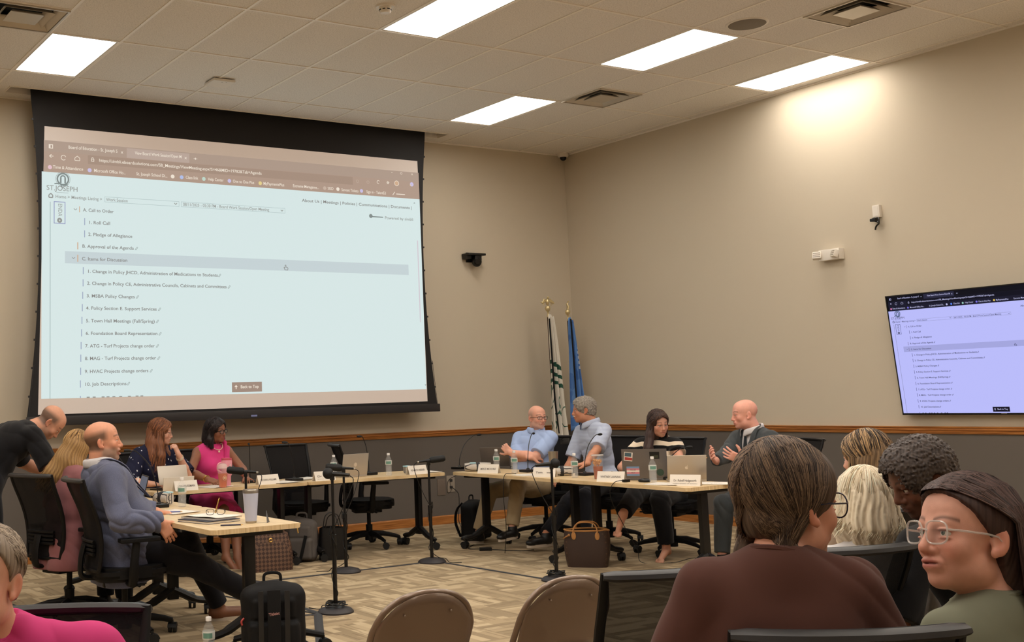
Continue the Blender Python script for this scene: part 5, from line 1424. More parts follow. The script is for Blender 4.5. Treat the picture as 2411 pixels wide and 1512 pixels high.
# man in the blue blazer
BLAZER = mat('blue_blazer_cloth', (94, 98, 120), 0.85, spec=0.15, bump=(1400, 0.25), vary=(260, 0.20), sheen=0.15)
def blazer_extra(c_, t):
    S0, E, Wp, a = c_['A'][1]
    m = MB(); u_ = unit(Wp-E); sdv = unit(np.cross(u_, V3(0, 0, 1)))
    for k in range(4): m.sphere(Vector(Wp-u_*(0.03+0.018*k)+sdv*0.040+V3(0, 0, -0.012)), 0.0055, n=8, m=6)
    m.build('cuff_buttons', GOLD, t)
person('laughing bald man with a goatee in a blue blazer, leaning back', (0, 0, 0), fyaw((0.97, -0.08)), head_at=(-7.60, -3.92, 1.262), hd=(0.95, -0.33), head=(0, 0.06, 0.0), lean=-0.36, scale=1.06, head_s=1.04, h=0.0042,
       skin=(214, 152, 122), buzz=0.9, buzzc=(104, 80, 64), stub=0.75, stubc=(140, 120, 106), mouth=0.6, smile=1.4, age=1.0, bulk=1.34, belly=0.06, shoulder=0.20, leg_s=1.10,
       arms={'L': dict(w=(-0.24, 0.30, 0.76), e=(-0.5, -0.5, -0.6)), 'R': dict(ww=(-7.345, -4.30, 0.745), e=(0.5, -0.35, -0.8), d=(0.05, 0.55, -0.80), n=(-0.85, 0.2, -0.3), th=1, curl=0.4)},
       legs={'L': dict(a=(-0.16, 0.72, 0.10), k=(0, 0.3, 1)), 'R': dict(aw=(-6.47, -4.22, 0.12), k=(0.1, 0.3, 1), fd=(0.15, 0.95, 0.35))},
       top=dict(m=BLAZER, inner=WHITEC, vneck=0.30, sleeve=1.96, flare=0.24, hem=-0.24, fold=0.013, fsc=1.25, off=0.018, sleeve_off=0.014, collar=True, collar_m=WHITEC, collar_h=0.044, name='blazer', seed=2.0, lapel=True), bottom=dict(m=DARKT, fold=0.006, to=0.985), shoes=dict(m=SHOET, sole=SOLEL), extra=blazer_extra)

# woman with long auburn hair in navy dots
AUB = (92, 56, 38); AUB2 = (160, 102, 66)
NAVY = dots_mat('navy_dotted_cloth', (24, 26, 50), (214, 214, 220))
def watch(q, m_, w_=0.014, r=0.031, n='bracelet'):
    def fn(c_, t):
        S0, E, Wp, a = c_['A'][q]; u_ = unit(Wp-E); x = unit(np.cross(u_, V3(0.1, 0.2, 1))); y = np.cross(u_, x); ctr = Wp-u_*0.035
        m = MB(); R_ = r*c_['s']
        f0 = [[Vector(ctr+u_*dz+(x*math.cos(b)+y*math.sin(b))*R_*rr) for b in [2*PI*k/20 for k in range(20)]] for dz, rr in ((-w_/2, 1.0), (-w_/2, 1.12), (w_/2, 1.12), (w_/2, 1.0))]
        V = [[m.bm.verts.new(p) for p in ring] for ring in f0]
        for j in range(4):
            for k in range(20): m.bm.faces.new((V[j][k], V[j][(k+1) % 20], V[(j+1) % 4][(k+1) % 20], V[(j+1) % 4][k]))
        m.build(n, m_, t)
    return fn
person('woman with very long auburn hair and navy blouse with white dots, hand at her chin', (0, 0, 0), fyaw((0.25, -1)), female=True, head_at=(-6.13, -1.22, 1.235), hd=(0.90, -0.50), head=(0, -0.12, 0), lean=0.10, scale=1.0, bulk=1.15,
       skin=(216, 164, 140), age=0.7, smile=0.5, top=dict(m=NAVY, sleeve=0.95, fold=0.006, hem=-0.1, sleeve_off=0.018, off=0.016, name='blouse'), bottom=dict(m=DARKT), shoes=dict(m=SHOEB), glasses=dict(m=GL_WIRE, r=0.0013, sq=0.9),
       arms={'L': dict(ww=(-6.03, -1.40, 1.03), e=(-0.6, 0.1, -1), d=(0.35, -0.05, 0.8), n=(0.5, -0.6, 0.2), curl=0.9, th=-1), 'R': dict(w=(0.22, 0.33, 0.79), e=(0.6, -0.4, -0.4), n=(0, 0, -1))}, extra=watch(0, mat('cream_strap', (226, 206, 180), 0.5), 0.022),
       hair=hair_shell(AUB, AUB2, off=0.016, top=0.060, wid=0.058, ears=False, low=None, amt=0.7, chains=[((0, -0.06, -0.01), [(0.02, 0.03, -0.10), (0.03, 0.02, -0.10), (0.05, 0.02, -0.10)], [0.070, 0.075, 0.07, 0.04], 0.05), ((-0.072, 0.0, -0.02), [(-0.01, 0.02, -0.09), (0.0, 0.05, -0.09), (0.01, 0.04, -0.08)], [0.026, 0.03, 0.032, 0.018], 0.02), ((0.072, 0.0, -0.02), [(0.01, 0.02, -0.09), (0.01, 0.03, -0.10), (0.0, 0.02, -0.10)], [0.030, 0.04, 0.04, 0.02], 0.02)],
                       flow=dict(n=420, off=0.020, length=0.34, drift=(0.04, 0.05, 0), wave=0.02, rad=0.0030, end=(55, 172), amt=0.7)))

# woman in bright pink
PINKC = cloth('bright_pink_cloth', (214, 62, 128))
def pink_extra(c_, t):
    nb, Rc = c_['neckb'], c_['Rc']; m = MB()
    pts = [Vector(nb+Rc @ V3(0.062*math.sin(a), 0.058+0.045*math.cos(a)+0.022, 0.012-0.052*max(0, math.cos(a))**1.0-0.0)) for a in [-PI*0.62+PI*1.24*k/20 for k in range(21)]]
    for p in pts: m.sphere(p, 0.0048, n=8, m=5)
    m.sphere(pts[10]+Vector((0, 0.004, -0.016)), (0.011, 0.004, 0.011), n=12, m=6)
    m.build('necklace', mat('pearl', (232, 208, 180), 0.25), t)
    m = MB()      # standing pointed collar flap at one side
    m.tube([Vector(nb+Rc @ V3(-0.065, 0.065, 0.052)), Vector(nb+Rc @ V3(-0.085, 0.095, 0.02)), Vector(nb+Rc @ V3(-0.075, 0.125, -0.04)), Vector(nb+Rc @ V3(-0.05, 0.135, -0.14))], [0.022, 0.024, 0.018, 0.005], n=8, flat=0.4)
    m.build('collar_flap', PINKC, t)
    watch(1, GOLD, 0.018)(c_, t)
    S0, E, Wp, a = c_['A'][1]; u_ = unit(Wp-E)
person('woman in a sleeveless bright pink top and black glasses, shoulder length black hair', (0, 0, 0), fyaw((0.15, -1)), female=True, head_at=(-5.50, -1.05, 1.225), hd=(0.46, -0.88), head=(0, -0.08, 0.10), lean=0.06, scale=1.0, bulk=1.12, iris=(40, 26, 20), nose=1.2,
       skin=(142, 94, 70), lips=(150, 70, 76), browc=(26, 18, 16), top=dict(m=PINKC, sleeve=0, fold=0.004, hem=-0.1, off=0.010, crew=True, name='sleeveless_top'), bottom=dict(m=PINKC, skirt=True, to=1.0, name='skirt'), bare_legs=True, glasses=dict(m=GL_BLACK, r=0.0026, size=(0.0255, 0.020), sq=0.75),
       arms={'L': dict(ww=(-5.36, -1.42, 0.778), e=(-0.9, -0.2, -0.5), n=(0, 0, -1), d=(0.6, 0.8, -0.02), curl=0.4), 'R': dict(ww=(-5.74, -1.42, 0.79), e=(0.8, 0.0, -0.5), n=(-0.3, 0, -1), curl=0.9, th=1)},
       legs={'L': dict(aw=(-5.55, -1.60, 0.10), fd=(0.2, 0.8, -0.6), foot=True), 'R': dict(aw=(-5.64, -1.55, 0.11), fd=(-0.2, 0.8, -0.6), foot=True)}, extra=pink_extra,
       hair=hair_shell((26, 20, 20), (64, 50, 48), off=0.016, fore=(0.012, 0.062, 0.040, 0.034), top=0.062, wid=0.056, ears=False, low=None, chains=[((0, -0.07, -0.01), [(0, 0.0, -0.08), (0, 0.01, -0.08)], [0.07, 0.075, 0.045], 0.05), ((0.070, -0.01, -0.01), [(0.008, 0.01, -0.07), (0.0, 0.02, -0.07)], [0.026, 0.034, 0.02], 0.02), ((-0.070, -0.01, -0.01), [(-0.008, 0.0, -0.07), (0.0, 0.01, -0.06)], [0.024, 0.03, 0.018], 0.02)],
                       flow=dict(n=300, off=0.018, length=0.15, wave=0.012, rad=0.0026, part=-0.03, end=(62, 172))))

# bald man, light blue polo, arms crossed
POLO = cloth('light_blue_polo_cloth', (168, 188, 228))
def legs6():
    return {'R': dict(aw=(-2.98, -1.80, 0.115), k=(0, 0.3, 1), fd=(0.35, 0.93, 0.10)), 'L': dict(aw=(-2.90, -2.24, 0.19), k=(0, 0.3, 1), fd=(0.2, 0.95, -0.05))}
person('bald man with glasses and a light blue polo shirt, arms crossed, legs stretched out', (0, 0, 0), fyaw((-0.93, -0.37)), head_at=(-2.31, -1.99, 1.245), hd=(-0.12, -0.99), head=(0, -0.03, 0.0), lean=-0.20, scale=1.02, h=0.0045,
       skin=(226, 166, 142), stub=0.30, stubc=(190, 170, 156), buzz=0.5, buzzc=(180, 150, 130), age=1.0, smile=0.6, bulk=1.15, belly=0.05, twist=-0.1, glasses=dict(m=GL_BLACK, r=0.0018, size=(0.0245, 0.017), sq=0.6),
       arms={'L': dict(w=(0.10, 0.27, 0.905), e=(-0.8, 0.2, -0.6), n=(0.3, -1.0, 0), curl=0.7, d=(0.75, -0.1, 0.6)), 'R': dict(w=(-0.11, 0.22, 0.855), e=(0.8, 0.2, -0.6), n=(0, -0.8, -0.6), d=(-0.6, -0.85, 0.0), curl=0.6, th=-1)}, legs=legs6(), extra=watch(1, mat('dark_strap', (30, 32, 40), 0.4), 0.03, n='wristwatch'),
       top=dict(m=POLO, sleeve=0.86, sleeve_off=0.006, collar=True, fold=0.006, hem=-0.06, off=0.014, name='polo_shirt', seed=4.0), bottom=dict(m=KHAKI, fold=0.006), shoes=dict(m=SHOEB, sole=SOLEL))

# grey haired man, striped polo, seen from the side
SPOLO = stripe_mat('striped_polo_cloth', (190, 198, 216), (160, 168, 194), 0.012, 0.62)
person('grey-haired man with a moustache in a pale striped polo shirt', (0, 0, 0), fyaw((-0.97, 0.12)), head_at=(-2.16, -2.54, 1.315), hd=(-0.78, 0.62), head=(0, -0.06, 0.05), lean=0.12, slouch=0.1, scale=1.05, side=0.05,
       skin=(196, 136, 106), age=1.0, browc=(150, 140, 130), iris=(60, 60, 70),
       arms={'L': dict(ww=(-2.63, -3.00, 0.778), e=(-0.6, -0.4, -0.9), n=(0, 0, -1), d=(0.2, 0.95, -0.06), curl=0.12), 'R': dict(w=(0.12, 0.36, 0.66), e=(0.6, -0.3, -0.6), n=(0, 0, -1), d=(0, .9, -.3))},
       legs={'L': dict(aw=(-2.62, -2.95, 0.10), k=(0, .4, 1)), 'R': dict(aw=(-2.85, -2.60, 0.10), k=(0, .4, 1))},
       top=dict(m=SPOLO, sleeve=0.9, sleeve_off=0.006, collar=True, fold=0.006, hem=-0.06, off=0.014, name='polo_shirt', seed=6.0), bottom=dict(m=DARKT), shoes=dict(m=SHOEB, sole=SOLEL),
       extra=lambda c_, t: MB().tube([Vector(c_['hp'](-0.024, 0.092, -0.056)), Vector(c_['hp'](-0.012, 0.106, -0.050)), Vector(c_['hp'](0, 0.108, -0.049)), Vector(c_['hp'](0.012, 0.106, -0.050)), Vector(c_['hp'](0.024, 0.092, -0.056))], [0.003, 0.0058, 0.0055, 0.0058, 0.003], n=8).build('moustache', mat('white_hair', (206, 196, 184), 0.7), t),
       hair=hair_shell((112, 104, 96), (190, 180, 166), off=0.016, top=0.062, wid=0.056, back=0.022, curl=120, amp=0.004, low=-0.055, amt=0.5))

# woman in black and cream stripes
STR = stripe_mat('black_cream_striped_knit', (226, 208, 184), (16, 15, 16), 0.085, 0.48, 0.9)
person('woman with long straight dark hair in a black and cream striped top', (0, 0, 0), fyaw((-0.93, -0.37)), female=True, head_at=(-2.17, -3.545, 1.185), hd=(-0.30, -0.95), head=(0, -0.20, 0.06), lean=0.16, scale=1.02, bulk=1.1,
       skin=(212, 156, 130), browc=(50, 34, 28), top=dict(m=STR, sleeve=0.38, sleeve_off=0.012, fold=0.004, hem=-0.1, off=0.012, name='striped_top', neck=0.12), bottom=dict(m=BLACKC, to=0.9, off=0.020), bare_legs=True,
       arms={'L': dict(w=(-0.16, 0.46, 0.775), e=(-0.9, -0.3, -0.5), n=(0, 0, -1), d=(0.3, 0.9, -0.02)), 'R': dict(w=(0.14, 0.44, 0.775), e=(0.9, -0.3, -0.5), n=(0, 0, -1), d=(-0.3, 0.9, -0.02))},
       legs={'R': dict(aw=(-2.86, -3.74, 0.43), k=(0, 0.1, 1), fd=(0.0, 0.75, -0.65), foot=True), 'L': dict(aw=(-2.40, -3.78, 0.10), k=(0, 0.5, 1), foot=True)},
       hair=hair_shell((44, 30, 26), (96, 70, 58), off=0.014, fore=(0.0, 0.066, 0.042, 0.040), top=0.066, wid=0.056, ears=False, low=None, chains=[((0, -0.07, -0.01), [(0.0, 0.0, -0.10), (0, 0.0, -0.12)], [0.065, 0.07, 0.05], 0.05), ((0.070, -0.005, -0.0), [(0.012, 0.02, -0.10), (0.0, 0.05, -0.12), (0.0, 0.01, -0.13)], [0.030, 0.040, 0.040, 0.026], 0.02)],
                       flow=dict(n=320, off=0.016, length=0.30, wave=0.006, rad=0.0026, part=0.0, drift=(0.02, 0.05, 0), end=(68, 172))))

# bald man in the dark suit
SUIT = mat('charcoal_suit_cloth', (62, 66, 68), 0.8, spec=0.2, bump=(1400, 0.2), vary=(260, 0.10), sheen=0.15)
def tie(c_, t):
    nb, Rc = c_['neckb'], c_['Rc']; m = MB()
    m.box(Vector(nb+Rc @ V3(0, 0.10, -0.012)), (0.03, 0.018, 0.03), bevel=0.005)
    m.tube([Vector(nb+Rc @ V3(0, 0.108, -0.03)), Vector(nb+Rc @ V3(0, 0.132, -0.12)), Vector(nb+Rc @ V3(0, 0.140, -0.25))], [0.014, 0.024, 0.030], n=8, flat=0.25, up=Rc @ V3(1, 0, 0))
    m.build('tie', cloth('dark_tie_cloth', (44, 48, 52)), t)
    P = MB(); Wp = c_['A'][1][2]; P.tube([Vector(Wp+V3(-0.01, 0.10, 0.03)), Vector(Wp+V3(-0.05, 0.19, 0.0))], 0.004, n=6); P.build('pen', GOLD, t)
person('bald man in a dark grey suit gesturing with both hands', (0, 0, 0), fyaw((-0.86, 0.10)), head_at=(-2.03, -4.43, 1.265), hd=(-0.93, 0.62), head=(0, -0.10, 0), lean=0.16, scale=1.04, h=0.0042,
       skin=(228, 166, 146), smile=0.8, bulk=1.08, buzz=0.12, buzzc=(170, 130, 110),
       arms={'L': dict(ww=(-2.40, -4.68, 0.90), e=(-0.5, -0.2, -0.8), d=(0.35, 0.75, 0.40), n=(0.75, 0.0, 0.45), curl=0.30, spread=0.14, th=-1, tsp=1.1), 'R': dict(ww=(-2.44, -4.44, 0.89), e=(0.5, -0.2, -0.8), d=(-0.35, 0.75, 0.45), n=(-0.7, 0.0, 0.5), curl=0.45, spread=0.12, th=1, tsp=1.1)},
       legs={'L': dict(aw=(-2.35, -4.75, 0.1), k=(0, .4, 1)), 'R': dict(aw=(-2.45, -4.45, 0.10), k=(0, .4, 1))},
       top=dict(m=SUIT, inner=WHITEC, vneck=0.36, sleeve=1.95, flare=0.16, hem=-0.18, fold=0.007, off=0.016, collar=True, collar_m=WHITEC, collar_h=0.028, name='suit_jacket', seed=8.0, lapel=True), bottom=dict(m=SUIT), shoes=dict(m=SHOEB), extra=tie)

# ---- audience
person('woman with streaked brown and blonde hair seen from behind, in the audience', (0, 0, 0), fyaw((0.2, 0.98)), female=True, upper_only=True, head_at=(-5.46, -8.05, 1.165), hd=(-0.10, 0.98), head=(0, -0.05, 0), skin=(214, 164, 140), top=dict(m=cloth('sand_cloth', (150, 128, 108)), sleeve=0.9, crew=True, hem=-0.05), hands=False,
       hair=hair_shell((60, 46, 36), (178, 144, 104), off=0.016, top=0.06, ears=False, low=None, amt=0.8, chains=[((0, -0.07, -0.01), [(0, 0, -0.08), (0, 0.0, -0.08)], [0.072, 0.075, 0.05], 0.05), ((0.06, -0.02, -0.02), [(0.0, 0.0, -0.07), (0.0, 0.01, -0.07)], [0.04, 0.045, 0.025], 0.03), ((-0.06, -0.02, -0.02), [(0.0, 0.0, -0.07), (0.0, 0.01, -0.07)], [0.04, 0.045, 0.025], 0.03)],
                       flow=dict(n=420, off=0.020, length=0.17, wave=0.01, rad=0.0020, amt=0.75, end=(60, 175))))
person('person with thick platinum white hair and a white top seen from behind', (0, 0, 0), fyaw((0.6, 0.8)), female=True, upper_only=True, head_at=(-6.36, -8.68, 1.065), hd=(0.75, 0.66), head=(0, -0.08, 0), skin=(226, 180, 156), top=dict(m=WHITEC, sleeve=0.9, hem=-0.05, neck=0.1), hands=False,
       hair=hair_shell((220, 200, 168), (250, 238, 214), off=0.020, top=0.06, ears=False, low=None, amt=0.8, amp=0.005, chains=[((0, -0.07, -0.01), [(0, 0, -0.07), (0.0, 0.0, -0.04)], [0.075, 0.082, 0.05], 0.05), ((0.06, -0.03, -0.02), [(0.01, 0.0, -0.06), (0.0, 0.01, -0.05)], [0.045, 0.05, 0.035], 0.03), ((-0.06, -0.03, -0.02), [(-0.01, 0.0, -0.06), (0.0, 0.01, -0.05)], [0.045, 0.05, 0.035], 0.03)],
                       flow=dict(n=520, off=0.026, length=0.10, wave=0.02, rad=0.0020, amt=0.8, end=(50, 178), part=0.01, tipscale=2.0)))
person('man with dark curly greying hair leaning down in the audience', (0, 0, 0), fyaw((0.3, 0.95)), upper_only=True, head_at=(-6.44, -8.96, 1.175), hd=(-0.86, 0.45), head=(0, -0.42, 0.0), lean=0.25, side=-0.2, skin=(112, 72, 54), browc=(30, 24, 22), iris=(40, 26, 20), nose=1.25, top=dict(m=BLACKC, sleeve=0.9, crew=True, hem=-0.05), hands=False, h=0.004, stub=0.4, stubc=(60, 44, 38),
       hair=hair_shell((40, 33, 32), (112, 98, 90), off=0.026, top=0.072, wid=0.058, back=0.030, curl=230, amp=0.0050, low=-0.05, amt=0.7, ears=True))
# ---- brown shirt
BRH = (56, 42, 35); BRH2 = (150, 122, 96)  # second tone lightens random strands, raised to stand in for the hair's shine
person('woman in a brown T-shirt seen from behind, hair parted into two low tails, glasses', (0, 0, 0), fyaw((0.62, 0.78)), female=True, upper_only=True, head_at=(-7.905, -9.60, 1.235), hd=(0.988, -0.10), head=(0, -0.08, 0.0), lean=0.16, scale=0.96, head_s=1.21, bulk=0.98, shoulder=0.162, h=0.0035, hands=False, head_off=(0, 0.02, -0.028),
       skin=(206, 148, 122), top=dict(m=mat('brown_cloth', (88, 58, 51), 0.9, spec=0.12, bump=(1600, 0.08), sheen=0.08), sleeve=0.95, sleeve_off=0.016, crew=True, hem=-0.05, fold=0.006, fsc=0.8, off=0.012, name='t_shirt', seed=11.0), glasses=dict(m=mat('dark_blue_spectacle_frame', (40, 40, 58), 0.25), r=0.0018, size=(0.029, 0.025), sq=0.9),
       arms={'L': dict(w=(-0.20, 0.24, 0.66), e=(-0.5, -0.2, -0.9)), 'R': dict(w=(0.22, 0.28, 0.66), e=(0.5, -0.2, -0.9))},
       hair=hair_shell(BRH, BRH2, off=0.012, top=0.064, wid=0.060, low=-0.072, amt=0.3, amp=0.0008, freq=60, wav=1.5, earz=-0.014, chains=[((0.048, -0.060, -0.078), [(0.015, 0.006, -0.030), (0.018, 0.0, -0.045), (0.022, 0.01, -0.05)], [0.026, 0.024, 0.022, 0.008], 0.015), ((-0.050, -0.060, -0.078), [(-0.01, 0.0, -0.03), (-0.008, 0.03, -0.05)], [0.024, 0.020, 0.010], 0.015)],
                       flow=[dict(n=3600, off=0.0150, length=0, gather2=((-0.055, 0.052), -0.064, -0.088), rad=0.0011, part_ang=(62, 196), end=(84, 160), elev=(-22, -60), amt=0.55, jit=0.05, seed=5, part=-0.002)]))
# ---- clear glasses, green shirt
GRH = (52, 37, 34); GRH2 = (104, 78, 70)
person('woman with clear-framed glasses and a sage green shirt, turned left with lifted gaze', (0, 0, 0), fyaw((-0.05, 1.0)), female=True, upper_only=True, head_at=(-7.42, -9.72, 1.130), hd=(-0.95, 0.30), head=(0, 0.14, 0.10), lean=0.0, scale=1.0, head_s=1.18, bulk=1.02, h=0.0032, hands=False, iris=(70, 84, 70), jaw=0.98, head_off=(0, 0.0, -0.012),
       skin=(214, 158, 136), lips=(176, 92, 86), browc=(96, 66, 54), look=(0.15, 0.10), top=dict(m=mat('sage_cloth', (124, 125, 107), 0.9, spec=0.12, bump=(1600, 0.08)), sleeve=0.95, sleeve_off=0.0, crew=True, hem=-0.05, fold=0.007, fsc=1.3, off=0.012, name='t_shirt', seed=15.0), glasses=dict(m=GL_CLEAR, r=0.0023, size=(0.0270, 0.0235), sq=0.62),
       hair=hair_shell(GRH, GRH2, off=0.010, cut=False, hl=0.006, low=None, ears=True, amt=0.35, amp=0.0010, freq=60, wav=1.5, earz=-0.022, chains=[((0.0, -0.08, -0.02), [(0.0, 0.0, -0.07), (0.0, -0.02, -0.07)], [0.062, 0.066, 0.05], 0.04)],
                       flow=[dict(n=4200, off=0.0165, length=0.19, rad=0.0011, part_y=(0.082, -0.075), end=(106, 174), elev=(-2, -26), amt=0.5, jit=0.05, wave=0.008, seed=8, part=0.010)]))
# ---- pink shirt, lower left
person('older man with short grey-blond hair and a hot pink shirt, cut by the left edge', (0, 0, 0), fyaw((-0.42, -0.90)), upper_only=True, shoulder=0.235, head_at=(-9.475, -8.62, 1.108), hd=(-0.60, -0.80), head=(0, 0.12, -0.06), head_off=(0, 0.05, -0.015), lean=0.08, scale=1.0, h=0.0035, hands=False, age=1.0, bulk=1.25,
       skin=(216, 160, 134), top=dict(m=mat('hot_pink_cloth', (200, 62, 120), 0.8, spec=0.15, bump=(1600, 0.08)), sleeve=0.95, sleeve_off=0.02, crew=True, hem=-0.05, fold=0.008, off=0.014, name='shirt', seed=17.0),
       hair=hair_shell((108, 92, 76), (178, 160, 138), off=0.007, cut=False, hl=0.012, low=-0.045, amt=0.6, amp=0.0008, freq=70, wav=2.0,
                       flow=dict(n=2600, off=0.0080, length=0, rad=0.0008, part_y=(0.075, -0.05), end=(64, 178), elev=(22, -26), amt=0.6, jit=0.15, seed=12)))
# ------------------------------------------------------------------ things on and around the tables
PAPER = mat('white_paper', (232, 224, 212), 0.8); SILVER = mat('laptop_silver', (186, 176, 162), 0.35, metal=0.35); GREYL = mat('laptop_grey', (112, 106, 102), 0.35, metal=0.4); INK = mat('print_ink', (120, 112, 106), 0.8)
PET = mat('clear_bottle_plastic', (232, 234, 236), 0.12, alpha=0.12, spec=0.9); CAPW = mat('white_cap', (228, 224, 220), 0.4); CLOTHG = mat('towel_grey_stripe', (168, 162, 156), 0.9, bump=(300, 0.4))
ZT = TH
def bottle(label):
    t = thing('water_bottle', label, 'water bottle', group='plastic water bottles')
    pr = [(0, 0.0), (0.026, 0.0), (0.031, 0.006), (0.031, 0.02)]
    for k in range(7): z = 0.025+k*0.009; pr += [(0.0315, z), (0.0295, z+0.0045)]
    pr += [(0.031, 0.095), (0.031, 0.105), (0.0275, 0.122), (0.031, 0.14), (0.030, 0.150), (0.022, 0.172), (0.0135, 0.185), (0.0125, 0.197)]
    MB().lathe(pr, n=20).build('bottle_body', PET, t)
    MB().lathe([(0, 0.002), (0.028, 0.002), (0.0285, 0.12), (0.0, 0.12)], n=16).build('water', mat('bottle_water', (214, 218, 220), 0.05, alpha=0.14, spec=0.6), t)
    MB().lathe([(0, 0.194), (0.0148, 0.194), (0.015, 0.212), (0.013, 0.215), (0, 0.215)], n=16).build('cap', CAPW, t)
    MB().lathe([(0.0316, 0.104), (0.0325, 0.108), (0.0325, 0.142), (0.0316, 0.146)], n=20).build('label_band', mat('bottle_label', (216, 218, 212), 0.4, alpha=0.85), t)
    lb = MB(); lb.lathe([(0.0329, 0.112), (0.0329, 0.138)], n=10, a0=PI*1.05, a1=PI*1.62).build('label_print', mat('bottle_print_green', (104, 146, 132), 0.5), t)
    return t
BT = [('water bottle at the left, beside the rolled towel near the blue blazer', -6.78, -3.29), ('water bottle left of the silver laptop of the empty seats', -4.46, -1.50), ('water bottle in front of the sideways empty chair', -3.97, -1.72),
      ('water bottle beside the dark laptop and rolled towel near the corner', -2.96, -2.12), ('water bottle in front of the crossed arms of the man in light blue', -3.04, -2.50),
      ('water bottle between the rolled towel and the amber iced drink', -3.08, -3.40), ('water bottle standing between the two silver laptops on the right', -3.10, -4.37)]
b0 = None
for lab, x, y in BT:
    if b0 is None: b0 = o = bottle(lab)
    else: o = copy_tree(b0); o['label'] = lab
    o.location = (x, y, ZT)
o = copy_tree(b0); o['label'] = 'water bottle with white cap standing at the bottom edge beside the black backpack'; o.location = (-7.30, -4.93, 0.0); o.scale = (1.15,)*3
def tent(label, x, y, rz, text, sub='', w_=0.22, h_=0.085, bold=0.0004, small=0.026):
    t = thing('name_tent', label, 'name card', (x, y, ZT), rz, 'folded white name cards')
    m = MB(); d = 0.035; th = 0.0012
    for s_ in (-1, 1):
        v = [(-w_/2, s_*d, 0), (w_/2, s_*d, 0), (w_/2, 0, h_), (-w_/2, 0, h_)]
        A = [m.bm.verts.new(p) for p in v]; B = [m.bm.verts.new((p[0], p[1]*0.93, p[2]-th)) for p in v]
        m.bm.faces.new(A); m.bm.faces.new(list(reversed(B)))
        for k in range(4): m.bm.faces.new((A[k], A[(k+1) % 4], B[(k+1) % 4], B[k]))
    m.build('card', PAPER, t, smooth=False)
    a = math.atan2(h_, d); M_ = Matrix.Translation((0, -d*0.62-0.0016, h_*0.38)) @ Matrix.Rotation(a, 4, 'X')
    l_ = MB(); add_text(l_, text, small, M_, 'CENTER', bold, width=w_*0.74)
    if sub: add_text(l_, sub, 0.010, Matrix.Translation((0, -d*0.84-0.0016, h_*0.16)) @ Matrix.Rotation(a, 4, 'X'), 'CENTER', width=w_*0.8)
    l_.build('lettering', INK, t, smooth=False)
tent('white name card in front of the propped tablet', -6.14, -1.815, 0.05, 'LORI PRUSSMAN')
tent('white name card right of the orange drink', -5.30, -1.74, 0.05, 'LATONYA WILLIAMS')
tent('white name card left of the silver laptop at the empty seats', -4.72, -1.76, 0.03, 'Dr. Ashly', 'Secretary')
tent('white name card in front of the small towel, sideways empty chair', -3.69, -1.79, 0.03, 'KENNETH REEDER')
tent('white name card by the towel nearest the table corner', -3.17, -2.27, -PI/2+0.45, 'MIKE MOORE')
tent('white name card in front of the bald man in light blue', -3.17, -3.10, -PI/2+0.45, 'Tom    well')
tent('white name card in front of the amber iced drink, with gold-brown letters', -3.19, -3.98, -PI/2+0.45, 'WHITNEY LANNING', w_=0.24)
tent('white name card nearest the table end, in front of the plain silver laptop', -3.12, -4.74, -PI/2+0.5, 'Dr. Rubell Hedgecorth', 'SUPERINTENDENT OF SCHOOLS', w_=0.24)
def laptop(label, x, y, rz, m_, w_=0.31, d_=0.21, tilt=0.30, extra=None):
    """user sits on +y side; the lid back faces -y"""
    t = thing('laptop', label, 'laptop', (x, y, ZT), rz, 'open laptops on the tables')
    MB().box((0, d_/2, 0.008), (w_, d_, 0.014), bevel=0.003).build('base', m_, t)
    MB().box((0, d_/2+0.01, 0.0155), (w_*0.9, d_*0.5, 0.001)).build('keyboard', BP, t, smooth=False)
    R = Matrix.Translation((0, 0.004, 0.016)) @ Matrix.Rotation(tilt, 4, 'X')
    lid = MB().box((0, 0, d_/2), (w_, 0.006, d_), bevel=0.0025, M=R).build('lid', m_, t)
    MB().box((0, 0.0035, d_/2), (w_*0.94, 0.001, d_*0.9), M=R).build('display', mat('laptop_display', (60, 64, 74), 0.2, emit=(120, 130, 150), estr=0.4), lid, smooth=False)
    if extra: extra(lid, R, w_, d_)
    return t
def logo_disc(lid, R, w_, d_):
    MB().lathe([(0, 0), (0.020, 0), (0, 0.0003)], n=20, M=R @ Matrix.Translation((0, -0.0034, d_*0.5)) @ Matrix.Rotation(PI/2, 4, 'X')).build('logo', mat('logo_pale', (214, 200, 182), 0.3), lid, smooth=False)
def apple(lid, R, w_, d_):
    m = MB(); T = R @ Matrix.Translation((0, -0.0034, d_*0.5)) @ Matrix.Rotation(PI/2, 4, 'X')
    pts = []
    for k in range(28):
        a = 2*PI*k/28; r = 0.014*(1+0.08*math.cos(2*a)-0.10*math.exp(-((a-PI/2)/.35)**2)); px, py = r*math.cos(a), r*math.sin(a)
        if px > 0.0085: px = 0.0085-(px-0.0085)*0.3
        pts.append((px, py))
    m.prism(pts, 0, 0.0004, M=T); m.prism([(0.001, 0.016), (0.003, 0.022), (0.008, 0.026), (0.006, 0.019)], 0, 0.0004, M=T)
    m.build('logo', mat('logo_white', (232, 222, 206), 0.25), lid, smooth=False)
